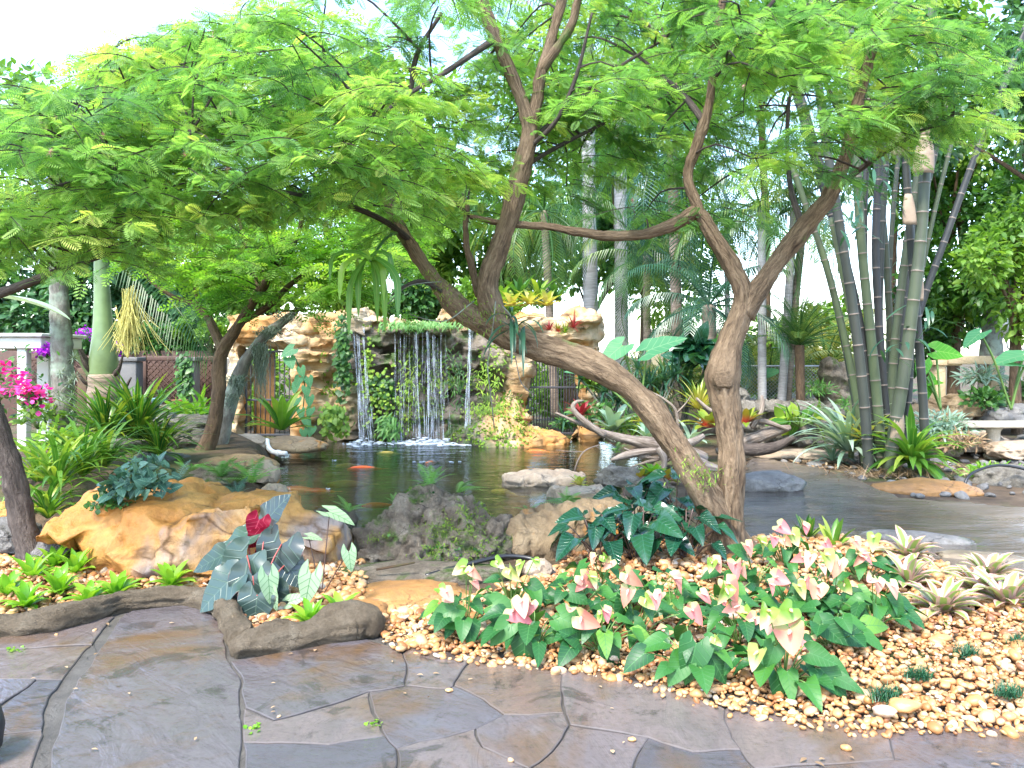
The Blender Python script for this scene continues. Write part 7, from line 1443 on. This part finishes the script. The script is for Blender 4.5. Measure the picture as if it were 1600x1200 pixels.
def lattice(px0, px1, Y, label):
    x0, x1 = P(px0,0,Y)[0], P(px1,0,Y)[0]; z0, z1 = .05, zz(556,Y); root = thing('lattice_panel', label, 'lattice', (x0,Y,z0)); m = M()
    for x in (x0, x1): rbox(m, (x-.05,Y-.04,z0), (x+.05,Y+.04,z1), .01)
    rbox(m, (x0+.052,Y-.035,z1-.1), (x1-.052,Y+.035,z1-.003), .01); m.build('frame', K['lattice'], root); m = M(); h = z1-.1-z0; k = int((x1-x0+h)/.13)
    for i in range(k):
        for sg in (1,-1):
            a_ = (x0-h+i*.13) if sg == 1 else x0+i*.13; b_ = a_+sg*h; u = sorted([(x0-a_)/(b_-a_),(x1-a_)/(b_-a_)]); lo, hi = max(0,u[0]), min(1,u[1])
            if hi > lo+.02: tube(m, [(a_+(b_-a_)*lo,Y+sg*.012,z0+h*lo),(a_+(b_-a_)*hi,Y+sg*.012,z0+h*hi)], .014, 4, 0, 0, 0, False)
    m.build('slats', K['lattice'], root)
lattice(226,288,16.6,'dark brown lattice left of the ivy-clad grey column'); lattice(304,345,16.6,'dark brown lattice between the grey column and the grotto'); lattice(108,140,16.6,'dark brown lattice left of the stout palm'); lattice(40,100,16.8,'dark brown lattice behind the pergola posts')
root = thing('yard_wall','dark brown board wall behind the lattice panels','wall',(P(200,0,17)[0],17,0)); m = M(); rbox(m, (P(-60,0,17)[0],17,0), (P(352,0,17)[0],17.12,zz(548,17)), .01); m.build('boards', K['lattice'], root)
for px, lb in [(296,'grey column with ivy between two lattice panels'),(206,'grey column right of the stout palm')]:
    Y = 16.1; x = P(px,0,Y)[0]; root = thing('column', lb, 'column', (x,Y,0)); m = M(); rbox(m, (x-.16,Y-.16,0), (x+.16,Y+.16,zz(565,Y)), .02); m.build('shaft', K['column'], root); m = M(); rbox(m, (x-.2,Y-.2,zz(565,Y)+.003), (x+.2,Y+.2,zz(558,Y)), .015); m.build('cap', K['column'], root)
patch(288,590,15.85,(.16,.05,.45),170,T_HEARTF,.09,'bush','ivy climbing the grey column')
root = thing('post','reddish timber post behind the stout palm','post',bt(132,15.5)); m = M(); x = P(132,0,15.5)[0]; rbox(m, (x-.09,15.4,0), (x+.09,15.6,zz(575,15.5)), .015); m.build('timber', K['barkmid'], root)
root = thing('stone_table','pale stone slab table left of the forked tree','table',(P(272,0,14)[0],14,.1)); m = M(); rock(m, (P(272,0,14)[0],14,zz(638,14)), (.56,.4,.075), 91, .07, 4, 0, .8); m.build('table_top', K['slab'], root); m = M(); rock(m, (P(268,0,14)[0],14,zz(665,14)), (.17,.2,.32), 92, .15, 4); m.build('leg', K['tan'], root)
for px, mt, lb, r, h in [(244,'blueglaze','blue glazed pot on the stone table',.09,.11),(281,'terra','terracotta bowl on the stone table',.13,.08)]:
    m = M(); c = (P(px,0,13.95)[0],13.95,zz(634,14)+.03); lathe(m, [(.0,0),(r*.7,0),(r,h*.8),(r*1.06,h),(r*.92,h),(r*.85,h*.7),(.0,h*.6)], c, 18); solo('flower_pot', m, K[mt], lb, 'pot', c)
rosette_thing('bromeliad',252,624,16,.22,.014,'bush','small spiky plant in the blue pot','plant',Y=13.95,e0=85,e1=30,bend=40)
bushlet(308,655,12.6,(.28,.25,.3),150,T_LANCE,.34,'lime','glowing yellow-green plant behind the forked tree','plant','plant'); bushlet(282,668,12.8,(.25,.2,.15),60,T_OVAL,.26,'bushlight','pale broad-leaved plant under the stone table','plant','plant')
t5 = thing('pale_tree','straight pale trunk set with grey air plants right of the pergola','tree',bt(100,9.6,.3)); limb_mesh(t5,'trunk','barkpale',[[(104,735,.14,9.6),(100,650,.125,9.6),(97,560,.115,9.6),(93,470,.10,9.6),(90,400,.09,9.6),(86,300,.07,9.6),(88,200,.04,9.6)]],.12,16,22)
m = M()
for px, py in [(115,560),(117,590),(112,620),(116,640),(108,600),(92,620),(95,585),(118,660),(100,645)]: rosette(m, P(px,py,9.5), 26, .13, .008, 85, -50, 20, .3, 'taper', 4, .3)
m.build('air_plants', K['spmoss'], t5)
m = M(); blade(m, P(-30,462,9.2), 0.05, R(-4), R(28), 1.05, .16, 14, .28, 'lance', .8); root = thing('banana_plant','pale banana leaf arching in from the left edge','banana leaf',P(-40,700,9.2)); m.build('leaf', K['silver'], root); m = M(); tube(m, spline(np.array([P(-45,720,9.2),P(-42,580,9.2),P(-30,462,9.2)]), .1), .05, 8); m.build('stem', K['stem'], root)
bushlet(95,700,8.4,(.3,.25,.3),160,T_OVAL,.11,'bushlight','yellow-green bush behind the dark trunk','shrub','shrub'); bushlet(60,655,9.4,(.25,.2,.3),120,T_OVAL,.1,'bushlight','light leafy shrub at the foot of the pergola','shrub','shrub')
